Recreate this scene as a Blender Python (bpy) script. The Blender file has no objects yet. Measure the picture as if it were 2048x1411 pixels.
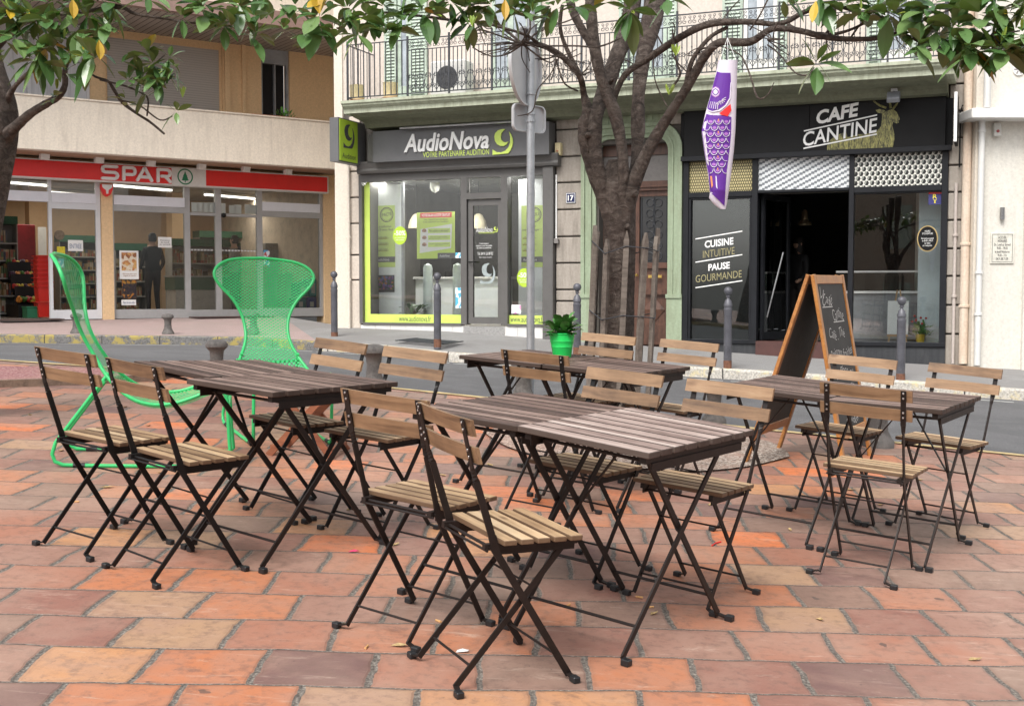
import bpy, math, random
from math import sin, cos, pi, radians, sqrt, atan2, floor
from mathutils import Vector, Matrix, noise as mnoise
random.seed(7)
S = bpy.context.scene
COL = S.collection
# ------------------------------------------------------------------ camera
FPX, PITCH, CZ = 2361.0, 0.0522, 1.2724      # focal length in px of a 2048 px wide frame
cd = bpy.data.cameras.new('camera'); cam = bpy.data.objects.new('camera', cd); COL.objects.link(cam)
cam.location = (0, 0, CZ); cam.rotation_euler = (pi/2 - PITCH, 0, 0)
cd.sensor_width = 36; cd.lens = FPX/2048*36; cd.clip_start = .05; cd.clip_end = 500
S.camera = cam
# ------------------------------------------------------------------ light
w = bpy.data.worlds.new('World'); S.world = w; w.use_nodes = True
nt = w.node_tree; bg = nt.nodes['Background']
sky = nt.nodes.new('ShaderNodeTexSky'); sky.sky_type = 'NISHITA'; sky.sun_disc = False
SUN_EL, SUN_AZ = radians(52), radians(205)      # azimuth clockwise from +y
sky.sun_elevation = SUN_EL; sky.sun_rotation = SUN_AZ; sky.dust_density = 4; sky.air_density = 1.0; sky.ozone_density = .6
hs = nt.nodes.new('ShaderNodeHueSaturation'); hs.inputs['Saturation'].default_value = .22
nt.links.new(sky.outputs[0], hs.inputs['Color']); nt.links.new(hs.outputs[0], bg.inputs[0])
bg.inputs[1].default_value = .15
sl = bpy.data.lights.new('sun', 'SUN'); sun = bpy.data.objects.new('sun', sl); COL.objects.link(sun)
sl.energy = 1.45; sl.angle = radians(22); sl.color = (1, .965, .92)
sd = Vector((sin(SUN_AZ)*cos(SUN_EL), cos(SUN_AZ)*cos(SUN_EL), sin(SUN_EL)))
sun.rotation_euler = sd.to_track_quat('Z', 'Y').to_euler(); sun.location = (0, -5, 20)
S.view_settings.view_transform = 'Standard'; S.view_settings.look = 'None'
S.view_settings.exposure = .70; S.view_settings.gamma = 1
S.cycles.max_bounces = 8; S.cycles.transparent_max_bounces = 24; S.cycles.use_denoising = True
# ------------------------------------------------------------------ pixel of the 2048x1411 survey photo -> real place
CP, SP = cos(PITCH), sin(PITCH)
def ray(u, v):
    X, Y = (u-1024)/FPX, -(v-705.5)/FPX
    return Vector((X, CP + Y*SP, -SP + Y*CP))
def at(u, v, y):                                   # point on the ray at depth y
    d = ray(u, v); d = d*(y/d.y); return Vector((d.x, d.y, d.z+CZ))
def gz(x, y): return -.0506*x + .0366*y            # terrace surface
GN = Vector((.0506, -.0366, 1)).normalized()
def ground(u, v, h=0):
    d = ray(u, v); t = -(CZ-h)/(d.z + .0506*d.x - .0366*d.y); return Vector((d.x*t, d.y*t, CZ+d.z*t))
class Frame:
    def __init__(s, o, rot): s.o = Vector(o); s.r = rot; s.e = Vector((cos(rot), sin(rot), 0)); s.n = Vector((-sin(rot), cos(rot), 0))
    def loc(s, u, v, y=0):                          # (s, z) of a pixel on the plane local y
        d = ray(u, v); p0 = s.o + s.n*y - Vector((0, 0, CZ))
        t = (p0.dot(s.n))/(d.dot(s.n)); P = d*t
        return (P - Vector((s.o.x, s.o.y, 0))).dot(s.e), P.z + CZ
    def S(s, u, v=400, y=0): return s.loc(u, v, y)[0]
    def Z(s, u, v, y=0): return s.loc(u, v, y)[1]
    def world(s, p): return s.o + s.e*p[0] + s.n*p[1] + Vector((0, 0, p[2]))
FA = Frame((-.474, 20.0, 0), radians(-22.5))        # old house with the two shops
oS = at(430, 600, 24.6); FS = Frame((oS.x, oS.y, 0), radians(35))      # supermarket block
FC = Frame((at(1962, 600, 16.9).x, 16.9, 0), 0)     # white house on the right
FW = Frame((0, 0, 0), 0)
# ------------------------------------------------------------------ materials
MC = {}
def nodes(name):
    m = bpy.data.materials.new(name); m.use_nodes = True; t = m.node_tree
    return m, t, t.nodes['Principled BSDF'], t.nodes['Material Output']
def N(t, typ, **k):
    n = t.nodes.new(typ)
    for a, b in k.items():
        if a[0] == '_': n.inputs[a[1:].replace('_', ' ')].default_value = b
        elif a.startswith('i') and a[1:].isdigit(): n.inputs[int(a[1:])].default_value = b
        else: setattr(n, a, b)
    return n
def L(t, a, b): t.links.new(a, b)
def c4(c): return (c[0], c[1], c[2], 1)
def ramp(t, fac, stops, interp='LINEAR'):
    r = N(t, 'ShaderNodeValToRGB'); r.color_ramp.interpolation = interp
    e = r.color_ramp.elements
    while len(e) < len(stops): e.new(.5)
    for q, (p, c) in zip(e, stops): q.position = p; q.color = c4(c) if len(c) == 3 else c
    L(t, fac, r.inputs[0]); return r.outputs[0]
def mix(t, f, a, b, mode='MIX'):
    n = N(t, 'ShaderNodeMix', data_type='RGBA', blend_type=mode)
    for i, x in ((0, f), (6, a), (7, b)):
        if hasattr(x, 'is_output'): L(t, x, n.inputs[i])
        elif i == 0: n.inputs[0].default_value = x
        else: n.inputs[i].default_value = c4(x)
    return n.outputs[2]
def math_(t, op, a, b=None, c=None):
    n = N(t, 'ShaderNodeMath', operation=op)
    for i, x in enumerate((a, b, c)):
        if x is None: continue
        if hasattr(x, 'is_output'): L(t, x, n.inputs[i])
        else: n.inputs[i].default_value = x
    return n.outputs[0]
def coords(t, world=False, scale=(1, 1, 1)):
    if world: o = N(t, 'ShaderNodeNewGeometry').outputs['Position']
    else: o = N(t, 'ShaderNodeTexCoord').outputs['Object']
    mp = N(t, 'ShaderNodeMapping'); mp.inputs['Scale'].default_value = scale; L(t, o, mp.inputs[0]); return mp.outputs[0]
def noise(t, vec, sc, det=4, rough=.6, dist=0):
    n = N(t, 'ShaderNodeTexNoise', _Scale=sc, _Detail=det, _Roughness=rough, _Distortion=dist); L(t, vec, n.inputs['Vector']); return n.outputs['Fac']
def bump(t, p, h, st=.3, dist=.01):
    b = N(t, 'ShaderNodeBump', _Strength=st, _Distance=dist); L(t, h, b.inputs['Height']); L(t, b.outputs[0], p.inputs['Normal'])
def M(name, col, rough=.6, metal=0, var=.18, scale=4, bmp=0, stretch=(1, 1, 1), world=False, spec=.5, dark=None):
    if name in MC: return MC[name]
    m, t, p, o = nodes(name); v = coords(t, world, stretch)
    n1 = noise(t, v, scale, 5, .65); n2 = noise(t, v, scale*6.3, 3)
    f = math_(t, 'ADD', math_(t, 'MULTIPLY', n1, .7), math_(t, 'MULTIPLY', n2, .3))
    lo = dark or tuple(x*(1-var*1.6) for x in col); hi = tuple(min(1, x*(1+var)) for x in col)
    L(t, ramp(t, f, [(.32, lo), (.5, col), (.7, hi)]), p.inputs['Base Color'])
    L(t, math_(t, 'MULTIPLY_ADD', n2, .2, rough-.1), p.inputs['Roughness'])
    p.inputs['Metallic'].default_value = metal; p.inputs['Specular IOR Level'].default_value = spec
    if bmp: bump(t, p, f, bmp, .01)
    MC[name] = m; return m
def Mem(name, col, st):
    if name in MC: return MC[name]
    m, t, p, o = nodes(name); p.inputs['Base Color'].default_value = c4(col)
    p.inputs['Emission Color'].default_value = c4(col); p.inputs['Emission Strength'].default_value = st
    MC[name] = m; return m
def Mglass(name='window_glass', tint=(.9, .95, .93), ior=1.5, extra=0):
    if name in MC: return MC[name]
    m, t, p, o = nodes(name); t.nodes.remove(p)
    tr = N(t, 'ShaderNodeBsdfTransparent'); tr.inputs[0].default_value = c4(tint)
    gl = N(t, 'ShaderNodeBsdfGlossy', _Roughness=.01); gl.inputs[0].default_value = (1, 1, 1, 1)
    fr = N(t, 'ShaderNodeFresnel', _IOR=ior); f = math_(t, 'MULTIPLY_ADD', fr.outputs[0], 1.15, extra)
    v = coords(t); nn = noise(t, v, 1.1, 2); b = N(t, 'ShaderNodeBump', _Strength=.05, _Distance=.02); L(t, nn, b.inputs['Height']); L(t, b.outputs[0], gl.inputs['Normal'])
    ms = N(t, 'ShaderNodeMixShader'); L(t, f, ms.inputs[0]); L(t, tr.outputs[0], ms.inputs[1]); L(t, gl.outputs[0], ms.inputs[2]); L(t, ms.outputs[0], o.inputs[0])
    MC[name] = m; return m
# ------------------------------------------------------------------ mesh builder
class MB:
    def __init__(s): s.v = []; s.f = []; s.m = []
    def add(s, vs, fs, mi=0):
        b = len(s.v); s.v += [tuple(x) for x in vs]
        for f in fs: s.f.append(tuple(b+i for i in f)); s.m.append(mi)
        return s
    def box(s, a, b, mi=0):
        x0, y0, z0 = (min(a[i], b[i]) for i in range(3)); x1, y1, z1 = (max(a[i], b[i]) for i in range(3))
        return s.add([(x0,y0,z0),(x1,y0,z0),(x1,y1,z0),(x0,y1,z0),(x0,y0,z1),(x1,y0,z1),(x1,y1,z1),(x0,y1,z1)],
                     [(0,3,2,1),(4,5,6,7),(0,1,5,4),(1,2,6,5),(2,3,7,6),(3,0,4,7)], mi)
    def obox(s, c, ax, ay, az, mi=0):                # oriented box: centre, three half-axis vectors
        c, ax, ay, az = map(Vector, (c, ax, ay, az))
        vs = [c+ax*i+ay*j+az*k for k in (-1,1) for i, j in ((-1,-1),(1,-1),(1,1),(-1,1))]
        return s.add(vs, [(0,3,2,1),(4,5,6,7),(0,1,5,4),(1,2,6,5),(2,3,7,6),(3,0,4,7)], mi)
    def bar(s, p, q, wd, th, side, mi=0):            # flat bar from p to q, width wd along 'side', thickness th
        p, q, side = Vector(p), Vector(q), Vector(side); d = (q-p); a = d.normalized(); sd = (side - a*side.dot(a)).normalized(); t = a.cross(sd)
        return s.obox((p+q)/2, sd*wd/2, t*th/2, d/2, mi)
    def quad(s, a, b, c, d, mi=0): return s.add([a,b,c,d], [(0,1,2,3)], mi)
    def tube(s, pts, r, n=8, mi=0, cap=True):
        pts = [Vector(p) for p in pts]; rs = r if isinstance(r, (list, tuple)) else [r]*len(pts)
        b = len(s.v); ref = None
        for i, p in enumerate(pts):
            d = ((pts[min(i+1, len(pts)-1)] - pts[max(i-1, 0)])).normalized()
            if ref is None: ref = d.orthogonal().normalized()
            ref = (ref - d*ref.dot(d)).normalized(); o = d.cross(ref)
            for k in range(n):
                a = 2*pi*k/n; q = p + (ref*cos(a)+o*sin(a))*rs[i]; s.v.append(tuple(q))
        for i in range(len(pts)-1):
            for k in range(n):
                k2 = (k+1) % n; s.f.append((b+i*n+k, b+i*n+k2, b+(i+1)*n+k2, b+(i+1)*n+k)); s.m.append(mi)
        if cap:
            s.f.append(tuple(b+k for k in range(n))[::-1]); s.m.append(mi)
            e = b+(len(pts)-1)*n; s.f.append(tuple(e+k for k in range(n))); s.m.append(mi)
        return s
    def lathe(s, prof, c=(0,0,0), n=20, mi=0):        # prof [(r,z)]
        b = len(s.v)
        for r, z in prof:
            for k in range(n): a = 2*pi*k/n; s.v.append((c[0]+r*cos(a), c[1]+r*sin(a), c[2]+z))
        for i in range(len(prof)-1):
            for k in range(n): k2 = (k+1) % n; s.f.append((b+i*n+k, b+i*n+k2, b+(i+1)*n+k2, b+(i+1)*n+k)); s.m.append(mi)
        s.f.append(tuple(b+k for k in range(n))[::-1]); s.m.append(mi)
        e = b+(len(prof)-1)*n; s.f.append(tuple(e+k for k in range(n))); s.m.append(mi); return s
    def prism(s, poly, y0, y1, mi=0):                 # polygon in x,z extruded along y
        n = len(poly); vs = [(x, y0, z) for x, z in poly] + [(x, y1, z) for x, z in poly]
        fs = [tuple(range(n)), tuple(range(2*n-1, n-1, -1))] + [(i, i+n, (i+1) % n+n, (i+1) % n) for i in range(n)]
        return s.add(vs, fs, mi)
    def prof_x(s, poly, x0, x1, mi=0):                # polygon in y,z extruded along x
        n = len(poly); vs = [(x0, y, z) for y, z in poly] + [(x1, y, z) for y, z in poly]
        fs = [tuple(range(n)), tuple(range(2*n-1, n-1, -1))] + [(i, i+n, (i+1) % n+n, (i+1) % n) for i in range(n)]
        return s.add(vs, fs, mi)
    def build(s, name, mats, parent=None, smooth=False, off=None, bevel=0):
        me = bpy.data.meshes.new(name)
        off = Vector(off) if off is not None else (parent.get('_o') and Vector(parent['_o'])) if parent is not None else None
        vs = [tuple(Vector(v)-off) for v in s.v] if off is not None else s.v
        me.from_pydata(vs, [], s.f); me.update()
        mats = mats if isinstance(mats, (list, tuple)) else [mats]
        for m in mats: me.materials.append(m)
        for p, mi in zip(me.polygons, s.m): p.material_index = mi; p.use_smooth = smooth
        import bmesh
        bm = bmesh.new(); bm.from_mesh(me); bmesh.ops.recalc_face_normals(bm, faces=bm.faces)
        if bevel: bmesh.ops.bevel(bm, geom=bm.edges[:], offset=bevel, segments=1, affect='EDGES', clamp_overlap=True)
        bm.to_mesh(me); bm.free()
        if smooth: me.set_sharp_from_angle(angle=radians(42))
        o = bpy.data.objects.new(name, me); COL.objects.link(o)
        if parent is not None: o.parent = parent
        return o
def tag(o, label=None, cat=None, group=None, kind=None):
    if label: o['label'] = label
    if cat: o['category'] = cat
    if group: o['group'] = group
    if kind: o['kind'] = kind
    return o
def thing(name, label, cat, F=FW, o=(0,0,0), group=None, rz=0, keep=True):
    """Empty at its base; parts are then given in the frame's own coordinates when keep is on."""
    e = bpy.data.objects.new(name, None); COL.objects.link(e); e.empty_display_size = .2
    e.location = F.world(o); e.rotation_euler = (0, 0, F.r+rz); tag(e, label, cat, group)
    e['_o'] = list(o) if keep else [0., 0., 0.]
    return e
def place(e, x, y, rz):                               # stand a thing on the sloping terrace
    r = Vector((cos(rz), sin(rz), 0)); r = (r - GN*r.dot(GN)).normalized(); f = GN.cross(r)
    m = Matrix((r, f, GN)).transposed().to_4x4(); m.translation = Vector((x, y, gz(x, y))); e.matrix_world = m
def copy_tree(o, parent=None):
    c = o.copy(); COL.objects.link(c); c.parent = parent
    for ch in o.children: copy_tree(ch, c)
    return c
def relabel(e, label): e['label'] = label; return e
def text(name, body, x0, x1, z0, z1, y, mat, parent, shear=0, bold=0, depth=.0, fit=True, rot=0, align='C', spacing=1.0, skew=0):
    """Lettering standing in the x-z plane facing -y, fitted in a box."""
    cu = bpy.data.curves.new(name, 'FONT'); cu.body = body; cu.shear = shear; cu.offset = bold; cu.extrude = 0; cu.space_character = spacing
    cu.resolution_u = 3; cu.space_line = .95
    if align == 'C' and '\n' in body: cu.align_x = 'CENTER'
    o = bpy.data.objects.new(name, cu); COL.objects.link(o); bpy.context.view_layer.update()
    me = bpy.data.meshes.new_from_object(o.evaluated_get(bpy.context.evaluated_depsgraph_get()))
    bpy.data.objects.remove(o); bpy.data.curves.remove(cu)
    xs = [v.co.x for v in me.vertices]; ys = [v.co.y for v in me.vertices]
    ax, bx, ay, by = min(xs), max(xs), min(ys), max(ys)
    sx = (x1-x0)/(bx-ax); sy = (z1-z0)/(by-ay)
    off = Vector(parent['_o']) if parent is not None and parent.get('_o') is not None else Vector((0,0,0))
    cx, cz = (x0+x1)/2, (z0+z1)/2
    b = MB(); vs = []
    for v in me.vertices:
        X, Z = (v.co.x-(ax+bx)/2)*sx, (v.co.y-(ay+by)/2)*sy
        X, Z = X*cos(rot)-Z*sin(rot), X*sin(rot)+Z*cos(rot)
        vs.append((cx+X, y, cz+Z+X*skew))
    fs = [tuple(p.vertices) for p in me.polygons]
    b.add(vs, fs)
    if depth: b.add([(p[0], p[1]-depth, p[2]) for p in vs], fs)
    if depth:                                       # side walls
        n = len(vs); cnt = {}
        for f in fs:
            for i in range(len(f)):
                a, c = f[i], f[(i+1) % len(f)]; cnt[tuple(sorted((a, c)))] = cnt.get(tuple(sorted((a, c))), 0)+1
        for (a, c), k in cnt.items():
            if k == 1: b.f.append((a, c, c+n, a+n)); b.m.append(0)
    bpy.data.meshes.remove(me)
    return b.build(name, mat, parent)
# ================================================================== GROUND
def paver_mat():
    m, t, p, o = nodes('terracotta_pavers')
    pos = N(t, 'ShaderNodeNewGeometry').outputs['Position']
    wob = N(t, 'ShaderNodeTexNoise', _Scale=1.7, _Detail=2); L(t, pos, wob.inputs['Vector'])
    wb2 = N(t, 'ShaderNodeTexNoise', _Scale=14, _Detail=3); L(t, pos, wb2.inputs['Vector'])
    def vm(op, a, b):
        n = N(t, 'ShaderNodeVectorMath', operation=op); L(t, a, n.inputs[0])
        if hasattr(b, 'is_output'): L(t, b, n.inputs[1])
        else: n.inputs[1].default_value = b
        return n.outputs[0]
    d1 = vm('MULTIPLY', vm('SUBTRACT', wob.outputs['Color'], (.5,.5,.5)), (.09,.06,0))
    d2 = vm('MULTIPLY', vm('SUBTRACT', wb2.outputs['Color'], (.5,.5,.5)), (.022,.016,0))
    q = vm('ADD', vm('ADD', pos, d1), d2)
    sx = N(t, 'ShaderNodeSeparateXYZ'); L(t, q, sx.inputs[0]); X, Y = sx.outputs[0], sx.outputs[1]
    U = math_(t, 'DIVIDE', math_(t, 'SUBTRACT', X, math_(t, 'MULTIPLY', Y, .025)), .325)
    V = math_(t, 'DIVIDE', math_(t, 'SUBTRACT', math_(t, 'SUBTRACT', Y, math_(t, 'MULTIPLY', X, .085)), .13), .293)
    row = math_(t, 'FLOOR', V); fv = math_(t, 'FRACT', V)
    half = math_(t, 'MULTIPLY', math_(t, 'FLOORED_MODULO', row, 2), .5)
    jit = N(t, 'ShaderNodeTexWhiteNoise', noise_dimensions='1D'); L(t, row, jit.inputs['W'])
    U2 = math_(t, 'ADD', math_(t, 'ADD', U, half), math_(t, 'MULTIPLY', jit.outputs[0], .12))
    col = math_(t, 'FLOOR', U2); fu = math_(t, 'FRACT', U2)
    cb = N(t, 'ShaderNodeCombineXYZ'); L(t, col, cb.inputs[0]); L(t, row, cb.inputs[1])
    wn = N(t, 'ShaderNodeTexWhiteNoise', noise_dimensions='2D'); L(t, cb.outputs[0], wn.inputs['Vector'])
    base = ramp(t, wn.outputs[0], [(0,(.17,.095,.085)),(.09,(.27,.130,.098)),(.20,(.36,.160,.105)),(.31,(.23,.145,.112)),(.42,(.42,.180,.105)),(.53,(.31,.170,.128)),(.64,(.27,.125,.095)),(.73,(.40,.245,.150)),(.78,(.46,.175,.085)),(.89,(.60,.175,.060)),(.95,(.50,.25,.12))], 'CONSTANT')
    n1 = noise(t, pos, 3.2, 5, .65, .4); n2 = noise(t, pos, 22, 4, .7); n3 = noise(t, pos, 110, 2)
    c = mix(t, math_(t, 'MULTIPLY', ramp(t, n1, [(.42,(0,0,0)),(.62,(1,1,1))]), .5), base, (.35,.215,.165))
    c = mix(t, math_(t, 'MULTIPLY', ramp(t, n2, [(.50,(0,0,0)),(.70,(1,1,1))]), .60), c, (.145,.09,.072))
    c = mix(t, math_(t, 'MULTIPLY', ramp(t, noise(t, pos, 1.1, 4), [(.5,(0,0,0)),(.68,(1,1,1))]), .40), c, (.44,.31,.24))
    sm = N(t, 'ShaderNodeMapping'); sm.inputs['Scale'].default_value = (1.2,7,1); sm.inputs['Rotation'].default_value = (0,0,.5); L(t, pos, sm.inputs[0]); n5 = noise(t, sm.outputs[0], 2.2, 5, .8, 1.5)
    c = mix(t, math_(t, 'MULTIPLY', ramp(t, n5, [(.58,(0,0,0)),(.70,(1,1,1))]), .45), c, (.60,.47,.38))
    n6 = noise(t, pos, 60, 2); c = mix(t, math_(t, 'MULTIPLY', ramp(t, n6, [(.68,(0,0,0)),(.76,(1,1,1))]), .6), c, (.10,.07,.06))
    vo = N(t, 'ShaderNodeTexVoronoi', _Scale=3.1); L(t, vm('ADD', pos, vm('MULTIPLY', wb2.outputs['Color'], (.06,.06,0))), vo.inputs['Vector'])
    spot = math_(t, 'LESS_THAN', vo.outputs['Distance'], .055)
    c = mix(t, math_(t, 'MULTIPLY', spot, .7), c, (.075,.062,.055))
    # worn darker rim of every paver
    eu = math_(t, 'SUBTRACT', .5, math_(t, 'ABSOLUTE', math_(t, 'SUBTRACT', fu, .5)))
    ev = math_(t, 'SUBTRACT', .5, math_(t, 'ABSOLUTE', math_(t, 'SUBTRACT', fv, .5)))
    eum = math_(t, 'SUBTRACT', math_(t, 'MULTIPLY', eu, .325), .0095); evm = math_(t, 'SUBTRACT', math_(t, 'MULTIPLY', ev, .293), .0045)
    e = math_(t, 'MINIMUM', eum, evm)
    rim = math_(t, 'SUBTRACT', 1, math_(t, 'DIVIDE', e, .02)); rim = math_(t, 'MULTIPLY', math_(t, 'MAXIMUM', rim, 0), .35)
    c = mix(t, rim, c, (.17,.10,.075))
    mort = ramp(t, n3, [(.3,(.055,.045,.038)),(.55,(.16,.14,.12)),(.72,(.32,.29,.25))])
    isj = math_(t, 'LESS_THAN', e, 0)
    c = mix(t, isj, c, mort); L(t, c, p.inputs['Base Color'])
    h = math_(t, 'ADD', math_(t, 'MULTIPLY', math_(t, 'MINIMUM', math_(t, 'MAXIMUM', math_(t, 'MULTIPLY', e, 90), -.9), .6), 1.0), math_(t, 'ADD', math_(t, 'MULTIPLY', n2, .35), math_(t, 'MULTIPLY', n1, .5)))
    bump(t, p, h, .55, .008)
    L(t, math_(t, 'ADD', math_(t, 'MULTIPLY_ADD', n2, .28, .38), math_(t, 'MULTIPLY', isj, .25)), p.inputs['Roughness'])
    return m
PAV = paver_mat()
def asphalt(name, lo, mid, hi, tint=None):
    m, t, p, o = nodes(name); v = coords(t, True); n = noise(t, v, 140, 2, .8); n2 = noise(t, v, .9, 5, .6, .5); n3 = noise(t, v, 9, 4)
    c = ramp(t, n, [(.3, lo), (.52, mid), (.72, hi)]); c = mix(t, math_(t, 'MULTIPLY', ramp(t, n2, [(.46,(0,0,0)),(.54,(1,1,1))]), .55), c, tint or tuple(x*.7 for x in mid))
    c = mix(t, math_(t, 'MULTIPLY', ramp(t, n3, [(.55,(0,0,0)),(.75,(1,1,1))]), .3), c, tuple(x*.6 for x in mid))
    L(t, c, p.inputs['Base Color']); p.inputs['Roughness'].default_value = .85; bump(t, p, n, .6, .006); return m
ASPH = asphalt('road_asphalt', (.055,.055,.058), (.125,.125,.13), (.26,.26,.26))
PAVE_G = asphalt('pavement_grey', (.17,.17,.17), (.25,.245,.24), (.36,.35,.34), (.20,.19,.185))
PAVE_P = asphalt('pavement_pink', (.23,.16,.15), (.36,.265,.25), (.48,.40,.38), (.30,.24,.22))
E_ = [Vector((x, y, gz(x, y))) for x, y in ((-16,11.9),(-6,11.05),(-4.2,10.8),(-2.5,10.6),(-1.04,10.27),(-.28,9.96),(1.79,8.93),(2.74,8.58),(3.58,8.26),(14,4.0))]
K_ = [Vector((-18,19.4,.62)), at(0,669,19.2), at(482,674,19.0), at(638,684,18.25), at(746,690,17.9), at(904,706,17.35), at(1361,733,16.19), at(1550,744,15.75), at(2048,780,14.6), Vector((15,11.2,-.30))]
def fw(F, u, v, y=0): s, z = F.loc(u, v, y); return F.world((s, y, z))
W_ = [fw(FS,-900,650)+Vector((-8,3,0)), fw(FS,0,643), fw(FS,430,634), fw(FS,560,631), fw(FA,705,655), fw(FA,900,662), fw(FA,1366,697), fw(FA,1560,711), fw(FC,1965,735), Vector((16,16.9,-.25))]
def strip(name, A, B, mat, kind='structure', mi=None, dz=0):
    b = MB(); n = len(A); sub = 1
    vs = [tuple(p+Vector((0,0,dz))) for p in A] + [tuple(p+Vector((0,0,dz))) for p in B]
    b.add(vs, [(i, i+1, n+i+1, n+i) for i in range(n-1)])
    o = b.build(name, mat); return tag(o, kind=kind)
# terrace
b = MB(); pts = [(e.x, e.y) for e in E_] + [(14,-16),(-16,-16)]
b.add([(x, y, gz(x, y)) for x, y in pts], [tuple(range(len(pts)))]); tag(b.build('terrace_paving', PAV), kind='structure')
R0 = [e - Vector((0,-.0,.075)) for e in E_]; R1 = [k - Vector((0,.03,.13)) for k in K_]
tag(MB().add([(-90,-60,-2.4),(90,-60,-2.4),(90,90,-2.4),(-90,90,-2.4)], [(0,1,2,3)]).build('ground', ASPH), kind='structure')
strip('road', R0, R1, ASPH)
EDGE = M('terrace_edge_stone', (.52,.40,.20), .8, var=.3, scale=6, bmp=.3, world=True)
# near edging stone, a faded yellow line of stone flush with the pavers
b = MB(); 
for i in range(len(E_)-1):
    a, c = E_[i], E_[i+1]; n = Vector((-(c-a).y, (c-a).x, 0)).normalized()*.07
    up = Vector((0,0,.006)); lo = Vector((0,0,-.10))
    P = [a-n+up, c-n+up, c+n*.35+up, a+n*.35+up, a+n*.35+lo, c+n*.35+lo]
    b.add(P, [(0,1,2,3),(3,2,5,4)])
tag(b.build('terrace_edging', EDGE), kind='structure')
n_ = len(K_)
def kerb_mat(name, paint, amt, base=(.30,.28,.26)):
    m, t, p, o = nodes(name); v = coords(t, True); n = noise(t, v, 5, 5, .7, .3); n2 = noise(t, v, 40, 3)
    c = ramp(t, n2, [(.3, tuple(x*.5 for x in base)), (.55, base), (.75, tuple(x*1.4 for x in base))])
    # joints between stones
    sx = N(t, 'ShaderNodeSeparateXYZ'); L(t, v, sx.inputs[0]); fr = math_(t, 'FRACT', math_(t, 'DIVIDE', sx.outputs[0], .95)); j = math_(t, 'LESS_THAN', fr, .018)
    c = mix(t, ramp(t, n, [(amt-.05,(0,0,0)),(amt+.05,(1,1,1))]), c, paint); c = mix(t, j, c, (.05,.045,.04))
    L(t, c, p.inputs['Base Color']); p.inputs['Roughness'].default_value = .85; bump(t, p, n2, .5, .01); return m
KY, KW = kerb_mat('kerb_yellow_paint', (.34,.27,.08), .53, (.16,.155,.15)), kerb_mat('kerb_worn_stone', (.58,.50,.30), .58, (.50,.47,.42))
for nm, i0, i1, mt in (('kerb', 0, 3, KY), ('kerb', 3, n_-1, KW)):
    b = MB()
    for i in range(i0, i1):
        a, c = K_[i], K_[i+1]; n = Vector((-(c-a).y, (c-a).x, 0)).normalized()*.16; up = Vector((0,0,.008)); dn = Vector((0,0,-.22))
        r = Vector((0,0,-.012))
        n0 = n*.12
        b.add([a+dn-n0, c+dn-n0, c+r-n0*.6, a+r-n0*.6, a+up+n0*.4, c+up+n0*.4, c+up+n, a+up+n], [(0,1,2,3),(3,2,5,4),(4,5,6,7)])
    tag(b.build(nm, mt), kind='structure')
strip('pavement', K_[:4], W_[:4]+[], PAVE_P); strip('pavement', K_[3:], [W_[3]]+W_[4:], PAVE_G)
# white line along the far kerb
LINE = M('road_line_paint', (.55,.55,.53), .8, var=.35, scale=9, world=True)
b = MB()
for i in range(1, n_-2):
    a, c = R1[i], R1[i+1]; n = Vector((-(c-a).y, (c-a).x, 0)).normalized(); ra, rc = R0[i], R0[i+1]
    for t0, t1 in ((0,.42),(.5,.96)):
        def pp(t, w_): 
            k = a.lerp(c, t); r = ra.lerp(rc, t); d = (r-k); d = d/Vector((d.x,d.y,0)).length; return k + d*w_ + Vector((0,0,.004))
        b.quad(pp(t0,.50), pp(t1,.50), pp(t1,.42), pp(t0,.42))
tag(b.build('road_line', LINE), kind='structure')
# gravel beds
def gravel(name, c1, c2, c3):
    m, t, p, o = nodes(name); v = coords(t, True); vo = N(t, 'ShaderNodeTexVoronoi', _Scale=75); L(t, v, vo.inputs['Vector'])
    n2 = noise(t, v, 2.2, 4); sp = N(t, 'ShaderNodeSeparateColor'); L(t, vo.outputs['Color'], sp.inputs[0])
    c = ramp(t, sp.outputs[0], [(.1, c1), (.5, c2), (.9, c3)])
    c = mix(t, ramp(t, n2, [(.4,(0,0,0)),(.6,(1,1,1))]), c, mix(t, .5, c, (.42,.25,.19)))
    L(t, c, p.inputs['Base Color']); p.inputs['Roughness'].default_value = .9; bump(t, p, vo.outputs['Distance'], .9, .012); return m
GR1 = gravel('bed_gravel', (.16,.12,.10), (.34,.27,.22), (.55,.48,.42)); GR2 = gravel('red_gravel', (.22,.09,.09), (.34,.15,.15), (.44,.26,.25))
TC = ground(1238, 886)
b = MB(); ring = []
for k in range(28):
    a = 2*pi*k/28; r = .92+.05*sin(a*3)+random.uniform(-.03,.03); x, y = TC.x+.12+r*1.1*cos(a), TC.y-.05+r*.95*sin(a); ring.append((x, y, gz(x, y)+.012))
b.add(ring+[(TC.x, TC.y, gz(TC.x, TC.y)+.05)], [(i, (i+1) % 28, 28) for i in range(28)]); tag(b.build('tree_bed_gravel', GR1), kind='structure')
b = MB(); bed = [ground(-500,740), ground(-20,733), ground(160,737), ground(300,745), ground(345,752), ground(300,761), ground(190,767), ground(-20,774), ground(-500,790)]
b.add([(q.x, q.y, gz(q.x, q.y)+.01) for q in bed], [tuple(range(9))]); tag(b.build('red_gravel_bed', GR2), kind='structure')
b = MB(); STB = M('bed_edging_stone', (.22,.15,.11), .85, var=.35, scale=12, world=True, bmp=.3)
for a, c in zip(bed[3:-1], bed[4:]):
    m_ = (a+c)/2; d = (c-a)/2; n = Vector((-d.y, d.x, 0)).normalized()*.045
    b.obox((m_.x, m_.y, gz(m_.x, m_.y)+.02), d*1.02, n, Vector((0,0,.035)))
tag(b.build('bed_edging', STB), kind='structure')
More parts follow.
